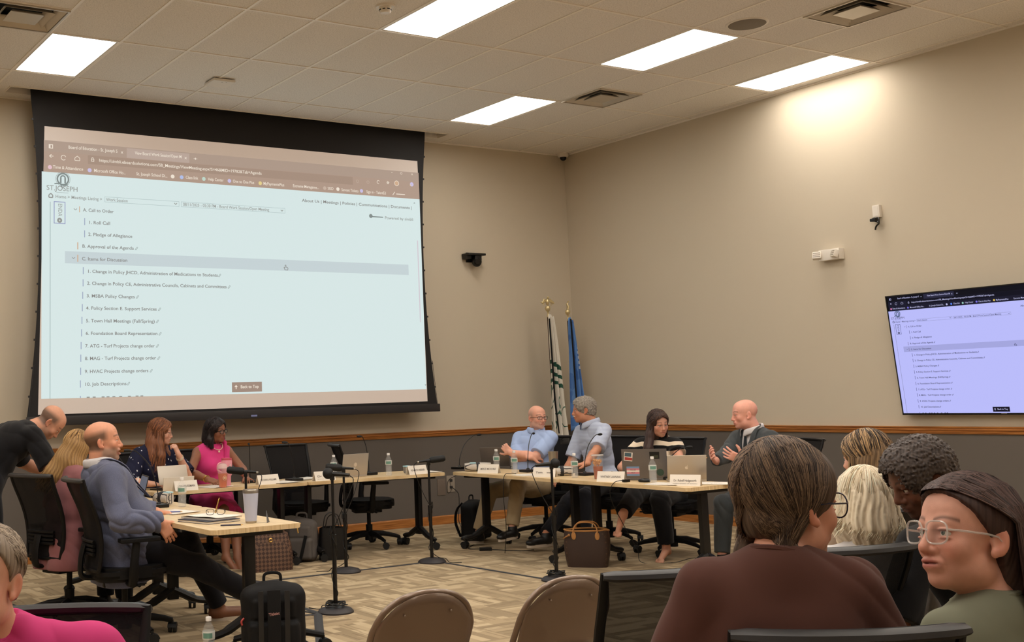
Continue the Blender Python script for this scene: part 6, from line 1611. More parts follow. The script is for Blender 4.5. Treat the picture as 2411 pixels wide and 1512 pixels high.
def stickers(lid, R, w_, d_):
    def st(name, c, x0, x1, z0, z1, lift=0.0004, rot=0):
        m = MB(); m.box((0, 0, 0), (x1-x0, 0.0006, z1-z0), M=R @ Matrix.Translation(((x0+x1)/2, -0.0034-lift, (z0+z1)/2)) @ Matrix.Rotation(rot, 4, 'Y')); m.build(name, c, lid, smooth=False)
    st('sticker', mat('sticker_white', (222, 214, 204), 0.5), -0.165, -0.095, 0.150, 0.225, 0.0003, 0.12); st('sticker', mat('sticker_teal', (70, 96, 106), 0.5), -0.158, -0.104, 0.188, 0.220, 0.0008, 0.12); st('sticker', mat('sticker_red', (170, 64, 56), 0.5), -0.160, -0.098, 0.157, 0.180, 0.0008, 0.12)
    for k, c in enumerate(((120, 150, 186), (206, 130, 140), (226, 216, 208), (206, 130, 140), (120, 150, 186))): st('sticker_stripe', mat('stripe_%d' % k, c, 0.5), -0.150, -0.045, 0.022+0.016*k, 0.038+0.016*k, 0.0006)
    l_ = MB(); TT = R @ Matrix.Translation((-0.0975, -0.0045, 0.068)) @ Matrix.Rotation(PI/2, 4, 'X'); add_text(l_, 'PROUD', 0.014, TT, 'CENTER', 0.0004); add_text(l_, 'ALLY', 0.014, R @ Matrix.Translation((-0.0975, -0.0045, 0.046)) @ Matrix.Rotation(PI/2, 4, 'X'), 'CENTER', 0.0004); l_.build('sticker_lettering', INK, lid, smooth=False)
    st('sticker', BP, 0.045, 0.125, 0.165, 0.225, 0.0004); st('sticker', mat('sticker_olive', (60, 62, 44), 0.5), 0.055, 0.115, 0.175, 0.195, 0.0009)
    m = MB(); m.lathe([(0, 0), (0.030, 0), (0, 0.0005)], n=24, M=R @ Matrix.Translation((0.125, -0.0040, 0.05)) @ Matrix.Rotation(PI/2, 4, 'X')); m.build('sticker', mat('sticker_green', (52, 74, 62), 0.5), lid, smooth=False)
laptop('silver laptop at the empty seats below the screen, back turned to the camera', -4.30, -1.62, 0.12, SILVER, tilt=0.18, extra=logo_disc)
laptop('dark grey laptop near the table corner, beside the man in light blue', -2.66, -1.72, face(0.80, 0.60), GREYL, w_=0.30, tilt=0.35)
laptop('grey laptop covered with stickers in front of the striped-top woman', -2.92, -4.10, face(0.72, 0.69), GREYL, w_=0.37, d_=0.25, tilt=0.16, extra=stickers)
laptop('plain silver laptop at the end of the table before the suited man', -2.82, -4.47, face(0.66, 0.75), SILVER, w_=0.31, d_=0.22, tilt=0.42, extra=apple)
laptop('dark open laptop beside the blue blazer, on the left table', -6.95, -2.86, face(-0.97, 0.2), mat('laptop_dark', (44, 42, 44), 0.4), tilt=0.25)
t = thing('tablet', 'silver tablet propped on its white stand in front of the navy blouse', 'tablet', (-6.18, -1.68, ZT), 0.10)
R = Matrix.Rotation(-0.30, 4, 'X')
MB().box((0, 0, 0.135), (0.29, 0.008, 0.17), bevel=0.004, M=R).build('tablet_body', SILVER, t)
MB().box((0, -0.012, 0.062), (0.30, 0.006, 0.125), bevel=0.002, M=Matrix.Rotation(0.14, 4, 'X') @ Matrix.Translation((0, -0.045, 0))).build('stand', mat('stand_cream', (222, 212, 196), 0.6), t)
MB().box((0, 0.10, 0.006), (0.29, 0.20, 0.010)).build('keyboard', BP, t)
# gooseneck microphones
def gooseneck(label, x, y, rz, tip, hgt=0.40):
    """tip: horizontal offset (dx, dy) of the head in world axes"""
    t = thing('gooseneck_microphone', label, 'microphone', (x, y, ZT), rz, 'black gooseneck table microphones')
    Ri = Matrix.Rotation(-rz, 3, 'Z'); v = Ri @ Vector((tip[0], tip[1], 0))
    MB().box((0, 0, 0.013), (0.13, 0.12, 0.026), bevel=0.008).lathe([(0.018, 0.026), (0.016, 0.034), (0.006, 0.04)], n=12).build('base', BP, t)
    pts = spline([(0, 0, 0.03), (v.x*0.05, v.y*0.05, hgt*0.35), (v.x*0.3, v.y*0.3, hgt*0.72), (v.x*0.75, v.y*0.75, hgt*0.97), (v.x, v.y, hgt)], 6)
    MB().tube(pts, 0.0038, n=6).build('neck', BP, t)
    e = Vector(pts[-1]); dr = (Vector(pts[-1])-Vector(pts[-4])).normalized()
    MB().tube([e-dr*0.005, e+dr*0.02, e+dr*0.045], [0.008, 0.012, 0.009], n=10).build('microphone_head', RUB, t)
gooseneck('gooseneck microphone with a nearly upright neck left of the silver laptop', -4.95, -1.60, 0.1, (-0.06, 0.02), 0.36)
gooseneck('gooseneck microphone right of the silver laptop, before the sideways empty chair', -4.05, -1.48, 0.2, (-0.08, 0.0), 0.38)
gooseneck('gooseneck microphone at the table corner, bent far to the right', -2.98, -1.52, 0.3, (0.25, 0.0), 0.34)
gooseneck('gooseneck microphone in front of the bald man in light blue', -2.86, -2.48, PI/2, (0.18, 0.12), 0.36)
gooseneck('gooseneck microphone in front of the grey-haired man', -2.84, -3.26, PI/2, (0.22, 0.03), 0.36)
gooseneck('gooseneck microphone rising behind the two silver laptops on the right', -2.76, -4.18, PI/2, (0.10, -0.16), 0.27)
gooseneck('gooseneck microphone beside the woman in bright pink', -5.34, -1.46, 0.0, (-0.03, -0.05), 0.36)
gooseneck('gooseneck microphone with a wide base between towel and blue blazer', -6.93, -3.20, PI/2, (-0.18, 0.10), 0.42)
gooseneck('gooseneck microphone standing at the far end of the left table', -6.85, -2.35, PI/2, (-0.1, 0.05), 0.36)
# rolled towels with a band
def towel(label, x, y, rz, l_=0.20, r_=0.045):
    t = thing('rolled_towel', label, 'towel', (x, y, ZT), rz, 'rolled grey striped towels')
    m = MB(); ps = []
    for k in range(9): u = -1+2*k/8; ps.append((u*l_/2, 0.004*math.sin(u*5), r_*0.98))
    m.tube(ps, [r_*(0.80+0.2*math.sin(PI*min(1, max(0, (k+.6)/9)))) for k in range(9)], n=16)
    m.build('roll', stripe_mat('towel_stripes', (196, 188, 178), (70, 66, 66), 0.022, 0.72, 0.8, 1) if 'towel_stripes' not in MATS else MATS['towel_stripes'], t)
    s_ = MB()
    for sx in (-1, 1):
        pp = [(sx*l_*0.492, r_*0.07*a*math.cos(a), r_+r_*0.07*a*math.sin(a)) for a in [k*0.5 for k in range(4, 25)]]
        s_.tube(pp, 0.0028, n=5)
    s_.build('spiral_end', mat('towel_dark_edge', (78, 74, 74), 0.9), t)
    m = MB(); m.tube([(-0.018, 0, r_*0.98), (0.018, 0, r_*0.98)], r_*1.04, n=20); m.build('band', mat('band_dark', (40, 40, 44), 0.7), t)
    m = MB(); m.box((-0.05, -0.006, r_*1.86), (0.06, 0.05, 0.012), bevel=0.004); m.build('light_blue_patch', mat('pale_cyan', (170, 210, 220), 0.7), t)
towel('small rolled grey towel behind the name card of the sideways empty chair', -3.68, -1.66, 0.1, 0.13, 0.04)
towel('rolled striped towel at the table corner nearest the flags', -3.08, -1.97, -0.5, 0.26)
towel('rolled striped towel between the bald man and the third water bottle on the right', -3.00, -3.13, -0.6, 0.20)
towel('rolled striped towel beside the gooseneck base at the blue blazer', -6.82, -3.02, 1.9, 0.16, 0.05)
# drinks
t = thing('iced_coffee_cup', 'clear plastic cup of orange iced drink with a domed lid before the woman in pink', 'drink', (-5.77, -1.79, ZT))
MB().lathe([(0, 0), (0.034, 0), (0.047, 0.165), (0.046, 0.168)], n=24).build('cup', PET, t)
MB().lathe([(0, 0.002), (0.0325, 0.002), (0.043, 0.125), (0, 0.125)], n=24).build('drink', mat('orange_drink', (206, 98, 40), 0.2), t)
MB().lathe([(0.049, 0.165), (0.050, 0.172), (0.046, 0.178), (0.040, 0.198), (0.022, 0.212), (0, 0.214)], n=24).build('lid', mat('clear_lid', (232, 206, 200), 0.15, alpha=0.55, spec=0.8), t)
m = MB(); Mr = Matrix.Translation((0, -0.0415, 0.085)) @ Matrix.Rotation(PI/2, 4, 'X')
m.lathe([(0.020, 0), (0.018, 0.0008), (0.0175, 0)], n=24, M=Mr).lathe([(0, 0), (0.008, 0.0008), (0.0, 0.001)], n=12, M=Mr)
for s_ in (-1, 1): m.tube([Mr @ Vector((s_*0.003, 0.010, 0)), Mr @ Vector((s_*0.013, 0.002, 0)), Mr @ Vector((s_*0.011, -0.012, 0))], 0.0016, n=5)
m.build('emblem', mat('emblem_cream', (236, 200, 160), 0.5), t)
t = thing('tumbler', 'tall pink insulated tumbler with handle behind the orange iced drink', 'tumbler', (-5.68, -1.68, ZT))
MB().lathe([(0, 0), (0.036, 0), (0.038, 0.09), (0.048, 0.11), (0.050, 0.225), (0.046, 0.235), (0, 0.236)], n=24).build('tumbler_body', mat('blush_pink', (228, 150, 164), 0.4), t)
MB().lathe([(0, 0.235), (0.048, 0.235), (0.048, 0.252), (0, 0.255)], n=24).build('lid', mat('rose_lid', (204, 84, 104), 0.4), t)
MB().tube(spline([(-0.048, 0, 0.215), (-0.085, 0, 0.20), (-0.088, 0, 0.15), (-0.047, 0, 0.125)], 5), 0.008, n=8).build('handle', mat('blush_pink', (228, 150, 164)), t)
m = MB()
for a, b in (((0.0, 0.20), (0.02, 0.21)), ((0.02, 0.21), (0.005, 0.19)), ((0.0, 0.17), (0.02, 0.185)), ((0.01, 0.195), (0.008, 0.155))): m.tube([(a[0], -0.051, a[1]-.015), (b[0], -0.051, b[1]-.015)], 0.002, n=5)
m.build('white_print', CAPW, t)
t = thing('iced_tea_cup', 'large clear plastic cup of amber iced tea between the name cards', 'drink', (-3.07, -3.69, ZT))
MB().lathe([(0, 0), (0.035, 0), (0.050, 0.20), (0.053, 0.203), (0.050, 0.206)], n=24).build('cup', PET, t)
MB().lathe([(0, 0.003), (0.0335, 0.003), (0.041, 0.11), (0, 0.11)], n=24).build('tea', mat('tea_amber', (160, 76, 28), 0.15), t)
m = MB(); rr = random.Random(3)
for k in range(16): m.box((rr.uniform(-0.026, 0.026), rr.uniform(-0.026, 0.026), 0.12+rr.random()*0.045), (0.020, 0.020, 0.018), rot=(rr.random()*3, rr.random()*3, 0), bevel=0.003)
m.build('ice', mat('iced_amber', (222, 158, 88), 0.1, alpha=0.85), t)
MB().lathe([(0.0535, 0.200), (0.055, 0.206), (0.050, 0.211), (0, 0.211)], n=24).build('lid', mat('clear_lid2', (226, 220, 214), 0.15, alpha=0.5, spec=0.8), t)
t = thing('steel_tumbler', 'stainless steel tumbler behind the ball microphone on the right', 'tumbler', (-2.86, -2.86, ZT))
MB().lathe([(0, 0), (0.034, 0), (0.046, 0.20), (0.048, 0.206), (0.043, 0.206), (0.042, 0.19), (0, 0.19)], n=28).build('tumbler_body', mat('brushed_steel', (178, 170, 158), 0.3, metal=0.9), t)
t = thing('insulated_tumbler', 'pale blue-white tumbler with steel rim at the end of the nearest table', 'tumbler', (-6.90, -4.70, ZT))
MB().lathe([(0, 0.012), (0.036, 0.012), (0.049, 0.185), (0, 0.185)], n=32).build('tumbler_body', mat('pale_periwinkle', (186, 192, 216), 0.35), t)
MB().lathe([(0, 0), (0.034, 0), (0.0362, 0.013), (0, 0.013)], n=32).lathe([(0.049, 0.185), (0.050, 0.203), (0.047, 0.208), (0.046, 0.19)], n=32).build('steel_band', mat('brushed_steel', (178, 170, 158)), t)
MB().lathe([(0, 0.200), (0.046, 0.200), (0.044, 0.206), (0, 0.206)], n=32).build('lid', mat('smoky_lid', (170, 150, 136), 0.15, alpha=0.7), t)
t = thing('yogurt_cup', 'small clear cup with a flat lid and spoon behind the dark laptop on the left', 'cup', (-6.80, -2.45, ZT))
MB().lathe([(0, 0), (0.030, 0), (0.045, 0.12), (0, 0.12)], n=20).build('cup', mat('milky_plastic', (222, 206, 190), 0.3, alpha=0.8), t); MB().lathe([(0, 0.12), (0.062, 0.12), (0.062, 0.128), (0, 0.13)], n=20).build('lid', CAPW, t); MB().box((-0.01, 0, 0.155), (0.008, 0.004, 0.06), rot=(0.1, 0.2, 0)).build('straw', CAPW, t)
# paper, notebooks, glasses, pens
def sheet(label, x, y, rz, w_=0.216, d_=0.279, n=1, cat='paper', z=0.0, lines=True, name='paper_sheet', curl=0.006):
    t = thing(name, label, cat, (x, y, ZT+z), rz, 'loose white paper on the tables')
    for k in range(n):
        m = MB(); a = random.uniform(-.06, .06)*(k > 0); cz, sz = math.cos(a), math.sin(a); o_ = 0.0015+0.0022*k
        def f_(u, v):
            X, Y = (u-.5)*w_, (v-.5)*d_; return (X*cz-Y*sz, X*sz+Y*cz, o_+curl*max(0, (u-.75))**2*8+curl*max(0, (.2-v))**2*12)
        m.grid(f_, 8, 8); o_2 = m.build('sheet', PAPER, t); md = o_2.modifiers.new('s', 'SOLIDIFY'); md.thickness = 0.0008; md.offset = -1
    if lines:
        m = MB()
        for k in range(12): m.box((-0.01, d_*0.36-k*d_*0.06, 0.0018+0.0022*(n-1)+0.0004), (w_*(0.7 if k % 4 else 0.5), 0.0025, 0.0002))
        m.build('printed_lines', INK, t, smooth=False)
    return t
sheet('stack of loose papers at the seam of the two tables below the screen', -5.13, -1.70, 0.15, n=3)
sheet('white papers under the microphone left of the silver laptop', -4.78, -1.48, 0.3, 0.30, 0.25, n=4)
sheet('papers right of the name card at the sideways empty chair', -3.47, -1.62, 0.05, n=2)
sheet('white paper beside the name card of the bald man in light blue', -3.10, -2.80, 1.4, n=1)
sheet('white paper hanging near the table edge before the stickered laptop', -3.14, -4.54, 0.35, n=2)
sheet('papers at the right end of the table beside the silver laptop', -2.85, -4.80, 0.5, n=2)
sheet('white paper with a pen on it beside the blue blazer', -7.00, -3.66, 0.25, 0.24, 0.32, n=2)
sheet('small sheets under the orange iced drink', -5.80, -1.66, 0.3, n=2)
t = thing('folder', 'dark blue folder under the papers near the silver laptop', 'folder', (-2.80, -4.76, ZT+0.0), 0.6); MB().box((0.0, -0.02, 0.0006), (0.24, 0.30, 0.0012)).build('cover', mat('folder_navy', (40, 40, 52), 0.5), t)
t = thing('notebook', 'dark blue notebook at the bottom of the pile on the nearest left table', 'notebook', (-7.06, -4.41, ZT), 0.22)
MB().box((0, 0, 0.007), (0.25, 0.32, 0.014), bevel=0.002).build('pages', PAPER, t); MB().box((0, 0, 0.0155), (0.256, 0.326, 0.003)).box((0, 0, 0.0012), (0.256, 0.326, 0.0024)).build('cover', mat('folder_navy', (40, 40, 52)), t, smooth=False)
t = thing('notepad', 'white open pad on top of the dark notebook, spectacles lying on it', 'notepad', (-7.02, -4.36, ZT+0.0175), 0.30)
m = MB(); m.grid(lambda u, v: ((u-.5)*0.25, (v-.5)*0.33, 0.012+0.010*max(0, .35-u)**2*6+0.002*math.sin(v*9)), 10, 10); o = m.build('top_sheet', PAPER, t); md = o.modifiers.new('s', 'SOLIDIFY'); md.thickness = 0.001; md.offset = -1
MB().box((0, 0, 0.005), (0.24, 0.32, 0.010)).build('pages', PAPER, t, smooth=False)
t = thing('spectacles', 'black folded spectacles lying on the white pad', 'eyeglasses', (-7.00, -4.38, ZT+0.032), -0.5)
m = MB()
for q in (-1, 1):
    pts = [(q*0.034+0.025*math.copysign(abs(math.cos(a))**.7, math.cos(a)), 0, 0.022+0.018*math.copysign(abs(math.sin(a))**.7, math.sin(a))) for a in [2*PI*k/20 for k in range(20)]]
    m.tube(pts, 0.0018, n=6, closed=True); m.tube(spline([(q*0.060, 0, 0.030), (q*0.062, 0.05, 0.026), (q*0.058, 0.11, 0.018), (q*0.056, 0.14, 0.004)], 4), 0.0018, n=6)
m.tube([(-0.010, 0, 0.026), (0, -0.002, 0.029), (0.010, 0, 0.026)], 0.0018, n=6); m.build('frame', GL_BLACK, t)
def pen(label, x, y, rz, c, z=0.0045, tilt=0.0):
    t = thing('pen', label, 'pen', (x, y, ZT+z), rz, 'pens on the left table'); M_ = Matrix.Rotation(-tilt, 4, 'Y')
    MB().tube([M_ @ Vector((-0.07, 0, 0)), M_ @ Vector((0.055, 0, 0))], 0.0042, n=8).build('barrel', c, t); MB().tube([M_ @ Vector((0.055, 0, 0)), M_ @ Vector((0.07, 0, 0))], [0.0042, 0.001], n=8).build('tip', GOLD, t)
pen('dark blue pen at the near edge of the left table', -7.06, -4.76, -0.45, mat('pen_navy', (34, 34, 70), 0.3)); pen('thin pen on the sheet beside the blue blazer', -7.03, -3.72, -0.5, mat('pen_blue', (80, 90, 150), 0.3), 0.011); pen('gold pencil standing up out of the pad beside the spectacles', -6.92, -4.22, 0.3, GOLD, 0.062, 1.2)
t = thing('badge_card', 'small grey tented card beside the pale tumbler', 'card', (-6.81, -4.76, ZT), 0.9); m = MB()
m.prism([(-0.035, 0), (0.035, 0), (0.0, 0.075)], -0.0015, 0.0015, M=Matrix.Rotation(PI/2-0.15, 4, 'X')); m.build('card', mat('slate_grey', (92, 94, 98), 0.5), t)
t = thing('cable_adapter', 'small black cable adapter on the table edge before the stickered laptop', 'adapter', (-3.16, -4.12, ZT)); MB().box((0, 0, 0.011), (0.06, 0.035, 0.022), bevel=0.004).build('body', BP, t)
t = thing('computer_mouse', 'black computer mouse beside the stickered laptop', 'mouse', (-3.07, -4.24, ZT), 0.4); MB().sphere((0, 0, 0.012), (0.035, 0.055, 0.020)).build('shell', BP, t)
# ------------------------------------------------------------------ microphone stands
def ring_cable(m, r, z, n, rnd):
    for k in range(n):
        rr_ = r*(0.8+0.4*rnd.random()); a0 = rnd.random()*6; pts = [(rr_*math.cos(a0+a)*(1+0.1*math.sin(3*a)), rr_*math.sin(a0+a), z+0.008*k/n*3+0.006*math.sin(2*a+k)) for a in [2*PI*j/16 for j in range(16)]]
        m.tube(pts, 0.0035, n=5, closed=True)
def mic_stand(label, x, y, hgt, kind, rz, coil=0, r=0.128):
    t = thing('microphone_stand', label, 'microphone stand', (x, y, 0), rz, 'floor microphone stands inside the table ring')
    MB().lathe([(0, 0), (r, 0), (r*1.0, 0.010), (r*0.86, 0.028), (r*0.5, 0.040), (0.03, 0.046), (0, 0.046)], n=36).build('base', mat('stand_base_iron', (46, 42, 44), 0.5), t)
    MB().cyl((0, 0, 0.04), (0, 0, hgt*0.52), 0.0155).cyl((0, 0, hgt*0.5), (0, 0, hgt*0.58), 0.020).cyl((0, 0, hgt*0.55), (0, 0, hgt), 0.0105).build('pole', BMET, t)
    m = MB(); m.box((0, 0, hgt+0.012), (0.03, 0.03, 0.045), bevel=0.006); m.build('clip', BP, t)
    h_ = hgt+0.035
    mc = MB()
    if kind == 'foam':      # long foam windscreen pointing along +x
        mc.tube([(-0.09, 0, h_-0.012), (0.03, 0, h_)], [0.010, 0.013], n=10); mo = mc.build('microphone', BP, t)
        MB().tube([(0.015, 0, h_-0.002), (0.03, 0, h_), (0.14, 0, h_+0.012), (0.155, 0, h_+0.014)], [0.022, 0.030, 0.030, 0.022], n=18).build('windscreen', RUB, mo)
        MB().cyl((-0.085, 0, h_-0.012), (-0.105, 0, h_-0.014), 0.009).build('connector', mat('brushed_steel', (178, 170, 158)), mo)
        tail = (-0.105, 0, h_-0.014)
    else:
        mc.tube([(-0.13, 0, h_-0.01), (0.0, 0, h_)], [0.012, 0.018], n=12); mo = mc.build('microphone', BP, t)
        MB().sphere((0.03, 0, h_+0.003), (0.040, 0.040, 0.040), n=20, m=14).build('windscreen', RUB, mo)
        tail = (-0.13, 0, h_-0.01)
    c_ = MB(); tx, ty, tz = tail
    pts = [tail, (tx-0.03, ty+0.01, tz-0.05), (tx*0.6, ty+0.05, tz-0.25), (0.02, 0.02, tz-0.42)]
    for k in range(8): a = k*1.3; pts.append((0.022*math.cos(a), 0.022*math.sin(a), (tz-0.42)*(1-k/8)+0.06))
    pts += [(0.05, -0.03, 0.05), (r*0.9, -0.05, 0.035), (r*1.15, -0.08, 0.004), (r*1.9, -0.12, 0.004)]
    c_.tube(spline(pts, 5), 0.0034, n=5)
    if coil: ring_cable(c_, 0.07, 0.052, coil, random.Random(coil))
    c_.build('cable', RUB, t)
mic_stand('microphone stand with ball windscreen nearest the camera, coiled cable on its base', -5.955, -4.085, 0.93, 'ball', 2.3, 6)
mic_stand('microphone stand with foam windscreen pointing left, second behind the coiled one', -4.93, -2.49, 0.86, 'foam', 2.8)
mic_stand('microphone stand alone in the middle before the table corner, foam pointing right', -4.04, -2.51, 0.88, 'foam', -0.35)
mic_stand('microphone stand with ball windscreen before the man in the light blue polo', -3.87, -4.02, 0.89, 'ball', -0.55, 7, 0.125)
mic_stand('microphone stand behind the black backpack, foam windscreen beside the pink top', -5.93, -2.60, 0.89, 'foam', 2.5, 0)
# taped cables on the carpet
TAPE = mat('gaffer_tape', (50, 48, 50), 0.6)
def strip(label, a, b, w_, name='taped_cable'):
    d = Vector((b[0]-a[0], b[1]-a[1], 0)); t = thing(name, label, 'cable', (a[0], a[1], 0), math.atan2(d.y, d.x))
    m = MB(); L = d.length; n = 12
    m.grid(lambda u, v: (u*L, (v-.5)*w_, 0.002+0.007*math.sin(v*PI)), n, 7); m.build('tape', TAPE, t)
strip('dark taped cable running along the back of the open square', (-6.0, -2.50), (-4.1, -2.49), 0.035)
strip('dark taped cable running along the right side of the open square', (-3.98, -2.58), (-3.90, -3.92), 0.03)
strip('dark taped cable from the left tables to the front corner of the square', (-6.02, -2.72), (-6.07, -4.06), 0.045)
strip('thin second cable beside the left taped one', (-6.30, -2.95), (-6.10, -4.05), 0.018)
strip('wide grey gaffer tape running toward the camera from the square corner', (-6.08, -4.05), (-7.10, -5.95), 0.06)
strip('short piece of tape crossing at the front corner of the square', (-6.22, -4.05), (-5.93, -4.14), 0.03)
# cords
def cord(label, pts, r=0.004, cat='cord', name='power_cord', brick=None):
    t = thing(name, label, cat, pts[0]); p0 = Vector(pts[0]); MB().tube([p-p0 for p in spline(pts, 7)], r, n=6).build('wire', RUB, t)
    if brick: MB().box(Vector(brick)-p0, (0.12, 0.05, 0.03), rot=(0, 0, -0.5), bevel=0.006).build('power_brick', BP, t)
cord('black cord hanging from the wall outlet down to the carpet', [(-2.02, -0.03, 0.42), (-2.03, -0.16, 0.36), (-2.12, -0.3, 0.26), (-2.28, -0.5, 0.10), (-2.32, -0.6, 0.006), (-2.6, -0.9, 0.006)])
cord('black cord from the table corner down to the wall outlet', [(-3.02, -1.60, 0.70), (-3.0, -1.35, 0.62), (-2.7, -0.9, 0.45), (-2.3, -0.4, 0.42), (-2.05, -0.03, 0.50)], 0.003)
cord('black cord with a power brick on the carpet by the stretched-out shoe', [(-3.05, -1.80, 0.006), (-3.25, -2.0, 0.006), (-3.20, -2.22, 0.016), (-3.0, -2.45, 0.006), (-2.85, -2.50, 0.006)], 0.004, brick=(-3.20, -2.20, 0.016))
cord('thin cord hanging from the table before the stickered laptop to the carpet', [(-3.17, -4.13, 0.76), (-3.30, -4.12, 0.74), (-3.305, -4.08, 0.62), (-3.0, -3.9, 0.35), (-2.72, -3.75, 0.12), (-2.70, -3.78, 0.006), (-2.5, -3.95, 0.006), (-2.4, -4.1, 0.05), (-2.3, -4.2, 0.006)], 0.003)
cord('thin black cord over the edge in front of the ball microphone, right table', [(-3.12, -2.62, 0.745), (-3.22, -2.66, 0.755), (-3.31, -2.68, 0.735), (-3.312, -2.66, 0.55), (-3.25, -2.6, 0.25), (-3.2, -2.5, 0.006)], 0.003)
# ------------------------------------------------------------------ bags
def checker_mat(name, a, b, sc, rot=0.78):
    k = NT(name); p = k.coord('Object'); m = k.mapping(p, scale=(sc, sc, sc), rot=(0, rot, 0)); c = k.t.nodes.new('ShaderNodeTexChecker'); c.inputs['Scale'].default_value = 1.0; k.l(m, c.inputs['Vector'])
    c.inputs['Color1'].default_value = sl(a); c.inputs['Color2'].default_value = sl(b); n = k.noise(p, 60, 2); col = k.mix(k.math('MULTIPLY', n, .4), c.outputs['Color'], sl(b)); return k.set(col=col, rough=0.5, spec=0.4)
def mono_mat(name, a, b):
    k = NT(name); p = k.coord('Object'); m = k.mapping(p, scale=(30, 30, 30), rot=(0, 0.78, 0)); v = k.t.nodes.new('ShaderNodeTexVoronoi'); v.inputs['Randomness'].default_value = 0.0; v.inputs['Scale'].default_value = 1.0; k.l(m, v.inputs['Vector'])
    d = v.outputs['Distance']; r = k.math('MULTIPLY', k.math('GREATER_THAN', d, 0.16), k.math('LESS_THAN', d, 0.28)); return k.set(col=k.mix(k.math('MULTIPLY', r, .6), sl(a), sl(b)), rough=0.45, spec=0.45)
def bag_body(w0, d0, w1, d1, h_, bulge=0.02, n=24, m=10, open_=False, seed=0):
    b = MB(); rn = random.Random(seed); ph = rn.random()*6
    def f_(u, v):
        a = 2*PI*u; c, s = math.cos(a), math.sin(a); e = 0.45
        w_ = w0+(w1-w0)*v; d_ = d0+(d1-d0)*v; q = 1+bulge*math.sin(PI*v)/max(w_, .1)*2+0.02*math.sin(5*a+ph+4*v)*v
        return (w_/2*math.copysign(abs(c)**e, c)*q, d_/2*math.copysign(abs(s)**e, s)*q, h_*v+0.006*math.sin(3*a+ph)*v)
    b.grid(f_, n+1, m)
    return b, f_
t = thing('checked_tote', 'brown and dark checked tote bag on the carpet under the back table', 'handbag', (-5.40, -1.93, 0), -0.2)
b, f_ = bag_body(0.42, 0.20, 0.34, 0.12, 0.33, 0.02, seed=2); vs = [b.bm.verts.new(f_(k/24, 0)) for k in range(24)]; b.bm.faces.new(vs); vs = [b.bm.verts.new(f_(k/24, 1)) for k in range(24)]; b.bm.faces.new(vs); b.build('bag_body', checker_mat('brown_check', (112, 84, 66), (62, 42, 34), 40), t, doubles=True)
for s_ in (-1, 1): MB().tube(spline([(-0.12, s_*0.05, 0.30), (-0.11, s_*0.06, 0.38), (0.0, s_*0.07, 0.42), (0.09, s_*0.06, 0.38), (0.10, s_*0.05, 0.30)], 5), 0.008, n=8).build('handle', mat('dark_red_leather', (70, 36, 34), 0.45), t)
MB().lathe([(0.014, -0.003), (0.019, 0), (0.014, 0.003), (0.010, 0), (0.014, -0.003)], n=16, M=Matrix.Translation((0.0, -0.085, 0.27)) @ Matrix.Rotation(PI/2, 4, 'X')).build('ring', GOLD, t)
t = thing('monogram_tote', 'dark brown patterned tote with tan leather straps under the right table', 'handbag', (-3.16, -3.60, 0), -0.85)
b, f_ = bag_body(0.34, 0.17, 0.38, 0.15, 0.31, 0.015, seed=5); vs = [b.bm.verts.new(f_(k/24, 0)) for k in range(24)]; b.bm.faces.new(vs); b.build('bag_body', mono_mat('brown_monogram', (58, 42, 36), (96, 72, 54)), t, doubles=True)
TAN = mat('tan_leather', (176, 124, 70), 0.5)
MB().tube([f_(k/24, 1.0) for k in range(24)], 0.007, n=6, closed=True).build('rim', TAN, t)
for s_ in (-1, 1):
    h_ = MB(); h_.tube(spline([(-0.10, s_*0.078, 0.26), (-0.10, s_*0.082, 0.32), (-0.06, s_*0.05, 0.37), (0.06, s_*0.05, 0.37), (0.10, s_*0.082, 0.32), (0.10, s_*0.078, 0.26)], 5), 0.006, n=8)
    for sx in (-1, 1): h_.sphere((sx*0.10, s_*0.083, 0.265), (0.020, 0.004, 0.034), n=12, m=8)
    h_.build('handle', TAN, t)
MB().tube(spline([(-0.19, -0.05, 0.24), (-0.16, -0.085, 0.26), (-0.14, -0.085, 0.27)], 4), 0.006, n=6).sphere((-0.14, -0.088, 0.27), 0.011, n=10, m=6).build('side_lace', TAN, t)
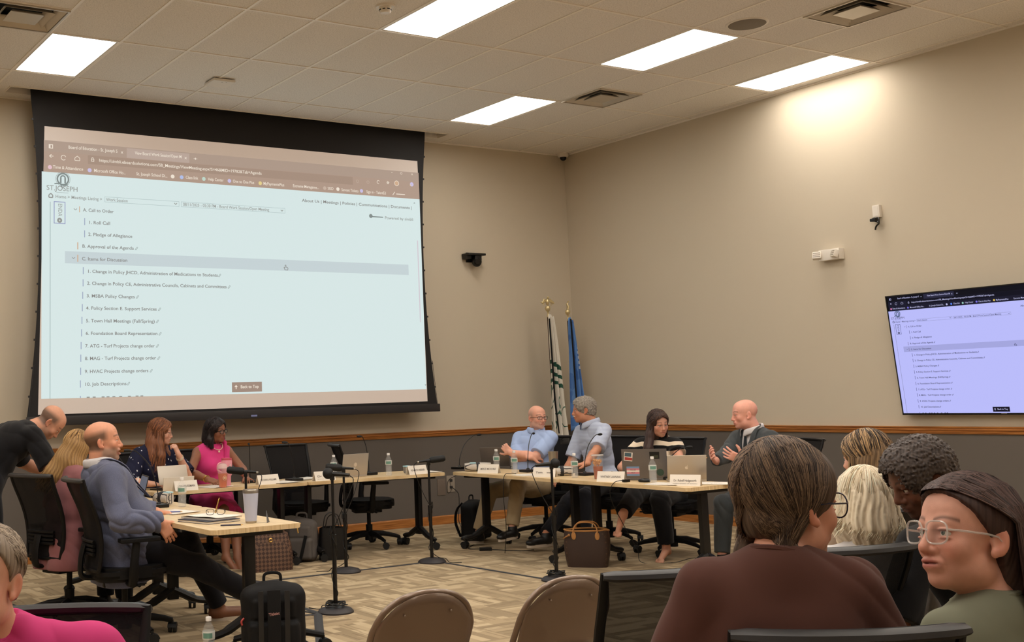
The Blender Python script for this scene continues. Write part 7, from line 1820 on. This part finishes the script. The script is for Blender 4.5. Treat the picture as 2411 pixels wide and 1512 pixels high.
def backpack(label, x, y, rz, m_, w_=0.31, d_=0.19, h_=0.47, straps=True, extra=None, lean=0.0):
    t = thing('backpack', label, 'backpack', (x, y, 0), rz, None)
    f = Field((-w_, -d_*1.3, -0.02), (w_, d_*1.3, h_+0.1), 0.006)
    f.box((0, 0, h_*0.47), (w_/2, d_/2*0.8, h_*0.47), None, 0.06, 0.02); f.ell((0, 0, h_*0.80), (w_/2*0.9, d_/2*0.8, h_*0.2), None, 0.04); f.box((0, -d_*0.42, h_*0.30), (w_*0.40, 0.035, h_*0.24), None, 0.03, 0.012); f.box((0, -d_*0.36, h_*0.68), (w_*0.34, 0.025, h_*0.13), None, 0.02, 0.012)
    f.plane((0, 0, 0.0), (0, 0, -1)); f.disp(lambda X, Y, Z: 0.003*vnoise(X, Y, Z, 22, 3)); o_ = nets_object('bag_body', f, m_, t, None, 1)
    MB().tube(spline([(-0.05, 0.03, h_*0.96), (-0.04, 0.03, h_+0.035), (0.04, 0.03, h_+0.035), (0.05, 0.03, h_*0.96)], 5), 0.009, n=8, flat=0.6).build('top_handle', m_, t)
    if straps:
        for s_ in (-1, 1): MB().tube(spline([(s_*0.07, d_*0.40, h_*0.92), (s_*0.10, d_*0.62, h_*0.75), (s_*0.12, d_*0.66, h_*0.45), (s_*0.13, d_*0.42, h_*0.12)], 5), 0.026, n=8, flat=0.35, up=(1, 0, 0)).build('shoulder_strap', m_, t)
    z = MB(); z.tube(spline([(-w_*0.38, -d_*0.36, h_*0.50), (-w_*0.36, -d_*0.32, h_*0.80), (0, -d_*0.30, h_*0.93), (w_*0.36, -d_*0.32, h_*0.80), (w_*0.38, -d_*0.36, h_*0.50)], 6), 0.004, n=5); z.build('zipper', DGP, t)
    if extra: extra(t, w_, d_, h_)
    return t
BKF = mat('black_nylon', (11, 10, 11), 0.7, spec=0.3, bump=(500, 0.25))
def bigpack(t, w_, d_, h_):
    for s_ in (-1, 1): MB().box((s_*0.075, -d_*0.60, h_*0.52), (0.030, 0.006, h_*0.80), rot=(0.04, 0, s_*0.0), bevel=0.002).build('webbing', mat('webbing_black', (26, 25, 26), 0.5), t)
    MB().box((0.0, -d_*0.62, h_*0.50), (0.075, 0.012, h_*0.86), bevel=0.004).build('center_panel', BKF, t)
    m = MB(); add_text(m, 'Titleist', 0.022, Matrix.Translation((-0.03, -d_*0.62-0.0075, h_*0.62)) @ Matrix.Rotation(PI/2, 4, 'X') @ Matrix.Rotation(0.12, 4, 'Z'), 'LEFT', 0.0006); m.build('brand_lettering', mat('rose_grey', (176, 130, 124), 0.5), t, smooth=False)
    MB().tube(spline([(-w_*0.46, -d_*0.3, h_*0.58), (-w_*0.50, -d_*0.34, h_*0.545), (-w_*0.49, -d_*0.34, h_*0.50)], 4), 0.006, n=6).build('red_zip_pull', mat('red_cord', (170, 60, 54), 0.5), t)
backpack('large black backpack with small script lettering, at the bottom left of centre', -7.02, -5.22, -0.42, BKF, 0.37, 0.22, 0.46, True, bigpack)
backpack('black backpack standing under the table corner beside the khaki trousers', -2.80, -1.50, 0.5, BKF, 0.34, 0.24, 0.42)
GREYN = mat('grey_canvas', (86, 80, 76), 0.8, bump=(300, 0.3))
backpack('grey and black canvas backpack under the empty chair table', -4.90, -1.62, -0.75, GREYN, 0.30, 0.18, 0.40, True, lambda t, w_, d_, h_: (MB().tube(spline([(0.02, -d_*0.5, h_*0.9), (0.0, -d_*0.7, h_*0.8), (0.005, -d_*0.72, h_*0.68)], 4), 0.006, n=6).build('tan_zip_pull', mat('brass_pull', (190, 150, 80), 0.4), t), MB().box((0.04, -d_*0.62, h_*0.3), (0.03, 0.01, 0.26), rot=(0, 0.25, 0), bevel=0.003).build('black_strap', BKF, t)))
t = thing('black_tote', 'upright black leather bag with thin handles beside the grey backpack', 'bag', (-4.62, -1.72, 0), -0.3)
b, f_ = bag_body(0.26, 0.12, 0.24, 0.10, 0.30, 0.004, seed=9); vs = [b.bm.verts.new(f_(k/24, 0)) for k in range(24)]; b.bm.faces.new(vs); b.build('bag_body', mat('black_leather', (16, 15, 16), 0.35), t, doubles=True)
for s_ in (-1, 1): MB().tube(spline([(-0.08, s_*0.045, 0.29), (-0.05, s_*0.06, 0.40), (0.03, s_*0.08, 0.42), (0.08, s_*0.045, 0.29)], 6), 0.005, n=6).build('handle', mat('black_leather', (16, 15, 16)), t)
# low stool whose legs show under the big backpack
t = thing('rolling_stool', 'low black rolling stool beside the large backpack, only its legs and casters showing', 'stool', (-6.90, -5.06, 0))
MB().lathe([(0, 0.28), (0.10, 0.28), (0.12, 0.295), (0.12, 0.32), (0.10, 0.335), (0, 0.335)], n=28).build('seat', SEATM, t); MB().cyl((0, 0, 0.07), (0, 0, 0.28), 0.022).build('gas_column', CFR, t)
for k in range(5):
    a = 2*PI*k/5-0.12; d = Vector((math.cos(a), math.sin(a), 0)); lo = MB().tube([d*0.02+Vector((0, 0, 0.13)), d*0.14+Vector((0, 0, 0.12)), d*0.28+Vector((0, 0, 0.085))], [0.026, 0.022, 0.018], n=8).build('leg', CFR, t); caster('caster', lo, d.x*0.28, d.y*0.28, 0.032, 0.085, rz=a)
# ------------------------------------------------------------------ folding chairs
FCM = mat('taupe_enamel', (128, 106, 88), 0.28, metal=0.25, spec=0.6, coat=0.3)
def folding_chair(label):
    t = thing('folding_chair', label, 'chair', group='taupe metal folding chairs')
    # front legs continue up as the back frame
    fr = MB(); P = [(-0.215, 0.20, 0.0), (-0.215, 0.08, 0.28), (-0.217, -0.09, 0.58), (-0.208, -0.125, 0.65), (-0.175, -0.148, 0.708), (-0.115, -0.162, 0.748), (-0.04, -0.168, 0.764), (0.04, -0.168, 0.764), (0.115, -0.162, 0.748), (0.175, -0.148, 0.708), (0.208, -0.125, 0.65), (0.217, -0.09, 0.58), (0.215, 0.08, 0.28), (0.215, 0.20, 0.0)]
    fr.tube(spline(P, 5), 0.0125, n=10).build('frame', FCM, t)
    m = MB()
    def bf(u, v):
        x = (u-.5)*0.430*(1-0.04*v**3); return (x, -0.066-0.098*v-0.018*(1-(2*u-1)**2)+0.03*v*abs(2*u-1)**3, 0.48+0.284*v-0.115*v*abs(2*u-1)**2.6)
    m.grid(bf, 18, 8); o_ = m.build('backrest', FCM, t); md = o_.modifiers.new('s', 'SOLIDIFY'); md.thickness = 0.004
    m = MB()
    for s_ in (-1, 1): m.sphere((s_*0.10, -0.165, 0.69), 0.005, n=8, m=5)
    m.build('rivets', FCM, t)
    st = MB(); st.prism([(-0.19, -0.12), (0.19, -0.12), (0.20, 0.12), (0.17, 0.20), (-0.17, 0.20), (-0.20, 0.12)], 0.425, 0.440, bevel=0.005); st.build('seat', FCM, t)
    for s_ in (-1, 1): MB().tube([(s_*0.195, -0.26, 0.0), (s_*0.195, -0.06, 0.36), (s_*0.195, 0.02, 0.43)], 0.011, n=8).build('rear_leg', FCM, t)
    MB().tube([(-0.195, -0.20, 0.11), (0.195, -0.20, 0.11)], 0.008, n=8).tube([(-0.215, 0.16, 0.10), (0.215, 0.16, 0.10)], 0.008, n=8).build('cross_brace', FCM, t)
    return t
f1 = folding_chair('taupe metal folding chair, left one of the two at the bottom edge'); f1.location = (-7.60, -7.53, 0); f1.rotation_euler = (0, 0, face(0.08, 1.0))
f2 = copy_tree(f1); f2['label'] = 'taupe metal folding chair, right one of the two, beside the black mesh chair'; f2.location = (-6.98, -7.62, 0); f2.rotation_euler = (0, 0, face(0.05, 1.0))
# ------------------------------------------------------------------ flags
PGOLD = mat('pale_gold', (214, 196, 150), 0.3, metal=0.7)
WOOD = mat('dark_pole_wood', (58, 38, 30), 0.45)
def flag(label, x, y, col_fn, seed, w0, w1, z0, z1, top, finial, lean=(0.0, 0.0)):
    t = thing('flag', label, 'flag', (x, y, 0))
    MB().lathe([(0, 0), (0.15, 0), (0.155, 0.02), (0.10, 0.05), (0.03, 0.07), (0.022, 0.12), (0, 0.12)], n=28).build('floor_stand', GOLD, t)
    MB().cyl((0, 0, 0.08), (lean[0], lean[1], top), 0.014).build('pole', WOOD, t)
    b = MB(); b.cyl((lean[0]*.52, lean[1]*.52, top*0.44), (lean[0]*.55, lean[1]*.55, top*0.50), 0.017).build('pole_joint', GOLD, t)
    T_ = Vector((lean[0], lean[1], top)); m = MB(); m.lathe([(0.013, 0), (0.016, 0.02), (0.010, 0.03), (0.012, 0.07), (0.026, 0.085), (0.034, 0.11), (0.026, 0.135), (0, 0.145)], c=T_, n=16)
    if finial == 'eagle':
        m.sphere(T_+Vector((0, 0, 0.19)), (0.022, 0.022, 0.045), n=10, m=8); m.sphere(T_+Vector((0.006, -0.01, 0.245)), 0.015, n=10, m=6)
        for s_ in (-1, 1):
            for k in range(5):
                m.tube([T_+Vector((s_*0.012, 0, 0.205)), T_+Vector((s_*(0.045+0.012*k), -0.004*k, 0.225-0.012*k)), T_+Vector((s_*(0.060+0.013*k), 0, 0.14-0.002*k+0.014*k))], [0.010, 0.012, 0.004], n=6, flat=0.4)
    else:
        m.tube([T_+Vector((0, 0, 0.14)), T_+Vector((0.012, 0, 0.18)), T_+Vector((-0.006, 0, 0.21)), T_+Vector((0.016, 0, 0.235))], [0.014, 0.018, 0.012, 0.006], n=8); m.sphere(T_+Vector((0.018, 0, 0.238)), 0.012, n=8, m=6)
    m.build('finial', PGOLD, t)
    c_ = MB(); rn = random.Random(seed); p1, p2, p3 = rn.random()*6, rn.random()*6, rn.random()*6
    def f_(u, v):
        ww = w0+(w1-w0)*v**0.8; a = u*PI*5
        xx = lean[0]*(z0+(z1-z0)*v)/top + ww*(u-0.25)+0.01*math.sin(a*1.0+p1)*v
        yy = -0.03+0.035*math.sin(a+p2+v*1.5)*(0.3+v)+0.012*math.sin(a*2.3+p3)
        return (xx, yy, z0+(z1-z0)*v*(1-0.05*math.sin(u*PI*1.3+p3))+0.02*math.sin(u*6))
    c_.grid(f_, 70, 40); o_ = c_.build('flag_cloth', col_fn(), t); md = o_.modifiers.new('s', 'SOLIDIFY'); md.thickness = 0.002
    return t
def white_flag():
    k = NT('white_flag_cloth'); p = k.coord('Object'); s = k.sep(p); z = k.math('ADD', s[2], k.math('MULTIPLY', s[0], 0.5)); z = k.math('ADD', z, k.math('MULTIPLY', k.noise(p, 7, 1), 0.06))
    g = k.math('MULTIPLY', k.math('GREATER_THAN', k.math('FRACT', k.math('MULTIPLY', z, 9.0)), 0.55), k.math('MULTIPLY', k.math('GREATER_THAN', z, 1.62), k.math('LESS_THAN', z, 1.92)))
    g2 = k.math('LESS_THAN', k.math('ABSOLUTE', k.math('SUBTRACT', k.noise(k.mapping(p, scale=(5, 5, 3)), 1.6, 0), 0.55)), 0.02); g2 = k.math('MULTIPLY', g2, k.math('LESS_THAN', z, 1.6))
    dk = k.math('LESS_THAN', s[0], -0.045); col = k.mix(g, sl((222, 216, 204)), sl((44, 84, 70))); col = k.mix(g2, col, sl((60, 96, 82))); return k.set(col=col, rough=0.7, spec=0.2)
def blue_flag():
    k = NT('blue_flag_cloth'); p = k.coord('Object'); n = k.noise(p, 5, 1); s = k.sep(p)
    m1 = k.math('MULTIPLY', k.math('GREATER_THAN', s[2], 1.75), k.math('LESS_THAN', s[2], 2.12)); r = k.math('ADD', k.math('MULTIPLY', k.math('SUBTRACT', s[0], 0.13), 4.0), 0)
    em = k.math('MULTIPLY', m1, k.math('GREATER_THAN', s[0], 0.055)); st = k.math('GREATER_THAN', k.math('FRACT', k.math('MULTIPLY', s[2], 16.0)), 0.45)
    col = k.mix(k.math('GREATER_THAN', n, 0.55), sl((104, 148, 208)), sl((84, 126, 190))); col = k.mix(k.math('MULTIPLY', em, st), col, sl((206, 214, 226))); return k.set(col=col, rough=0.6, spec=0.25)
flag('furled white flag with green stripes under a golden eagle, left one in the corner', -0.66, -0.34, white_flag, 3, 0.07, 0.27, 2.44, 0.95, 2.42, 'eagle', (-0.03, 0.0))
flag('furled blue flag with white lettering, right one in the room corner', -0.33, -0.34, blue_flag, 8, 0.07, 0.25, 2.40, 0.95, 2.38, 'top', (-0.04, 0.0))
for tt, dx in ((bpy.data.objects['flag'], -0.035), (bpy.data.objects['flag.001'], -0.02)):
    MB().tube([(dx-0.02, -0.05, 2.40), (dx-0.03, -0.075, 2.0), (dx-0.02, -0.08, 1.4), (dx+0.02, -0.08, 1.0)], [0.012, 0.014, 0.014, 0.010], n=6, flat=0.5).build('dark_fringe', BLACKC, tt)
# green flag corner low between the audience chairs stays out of sight behind the figures
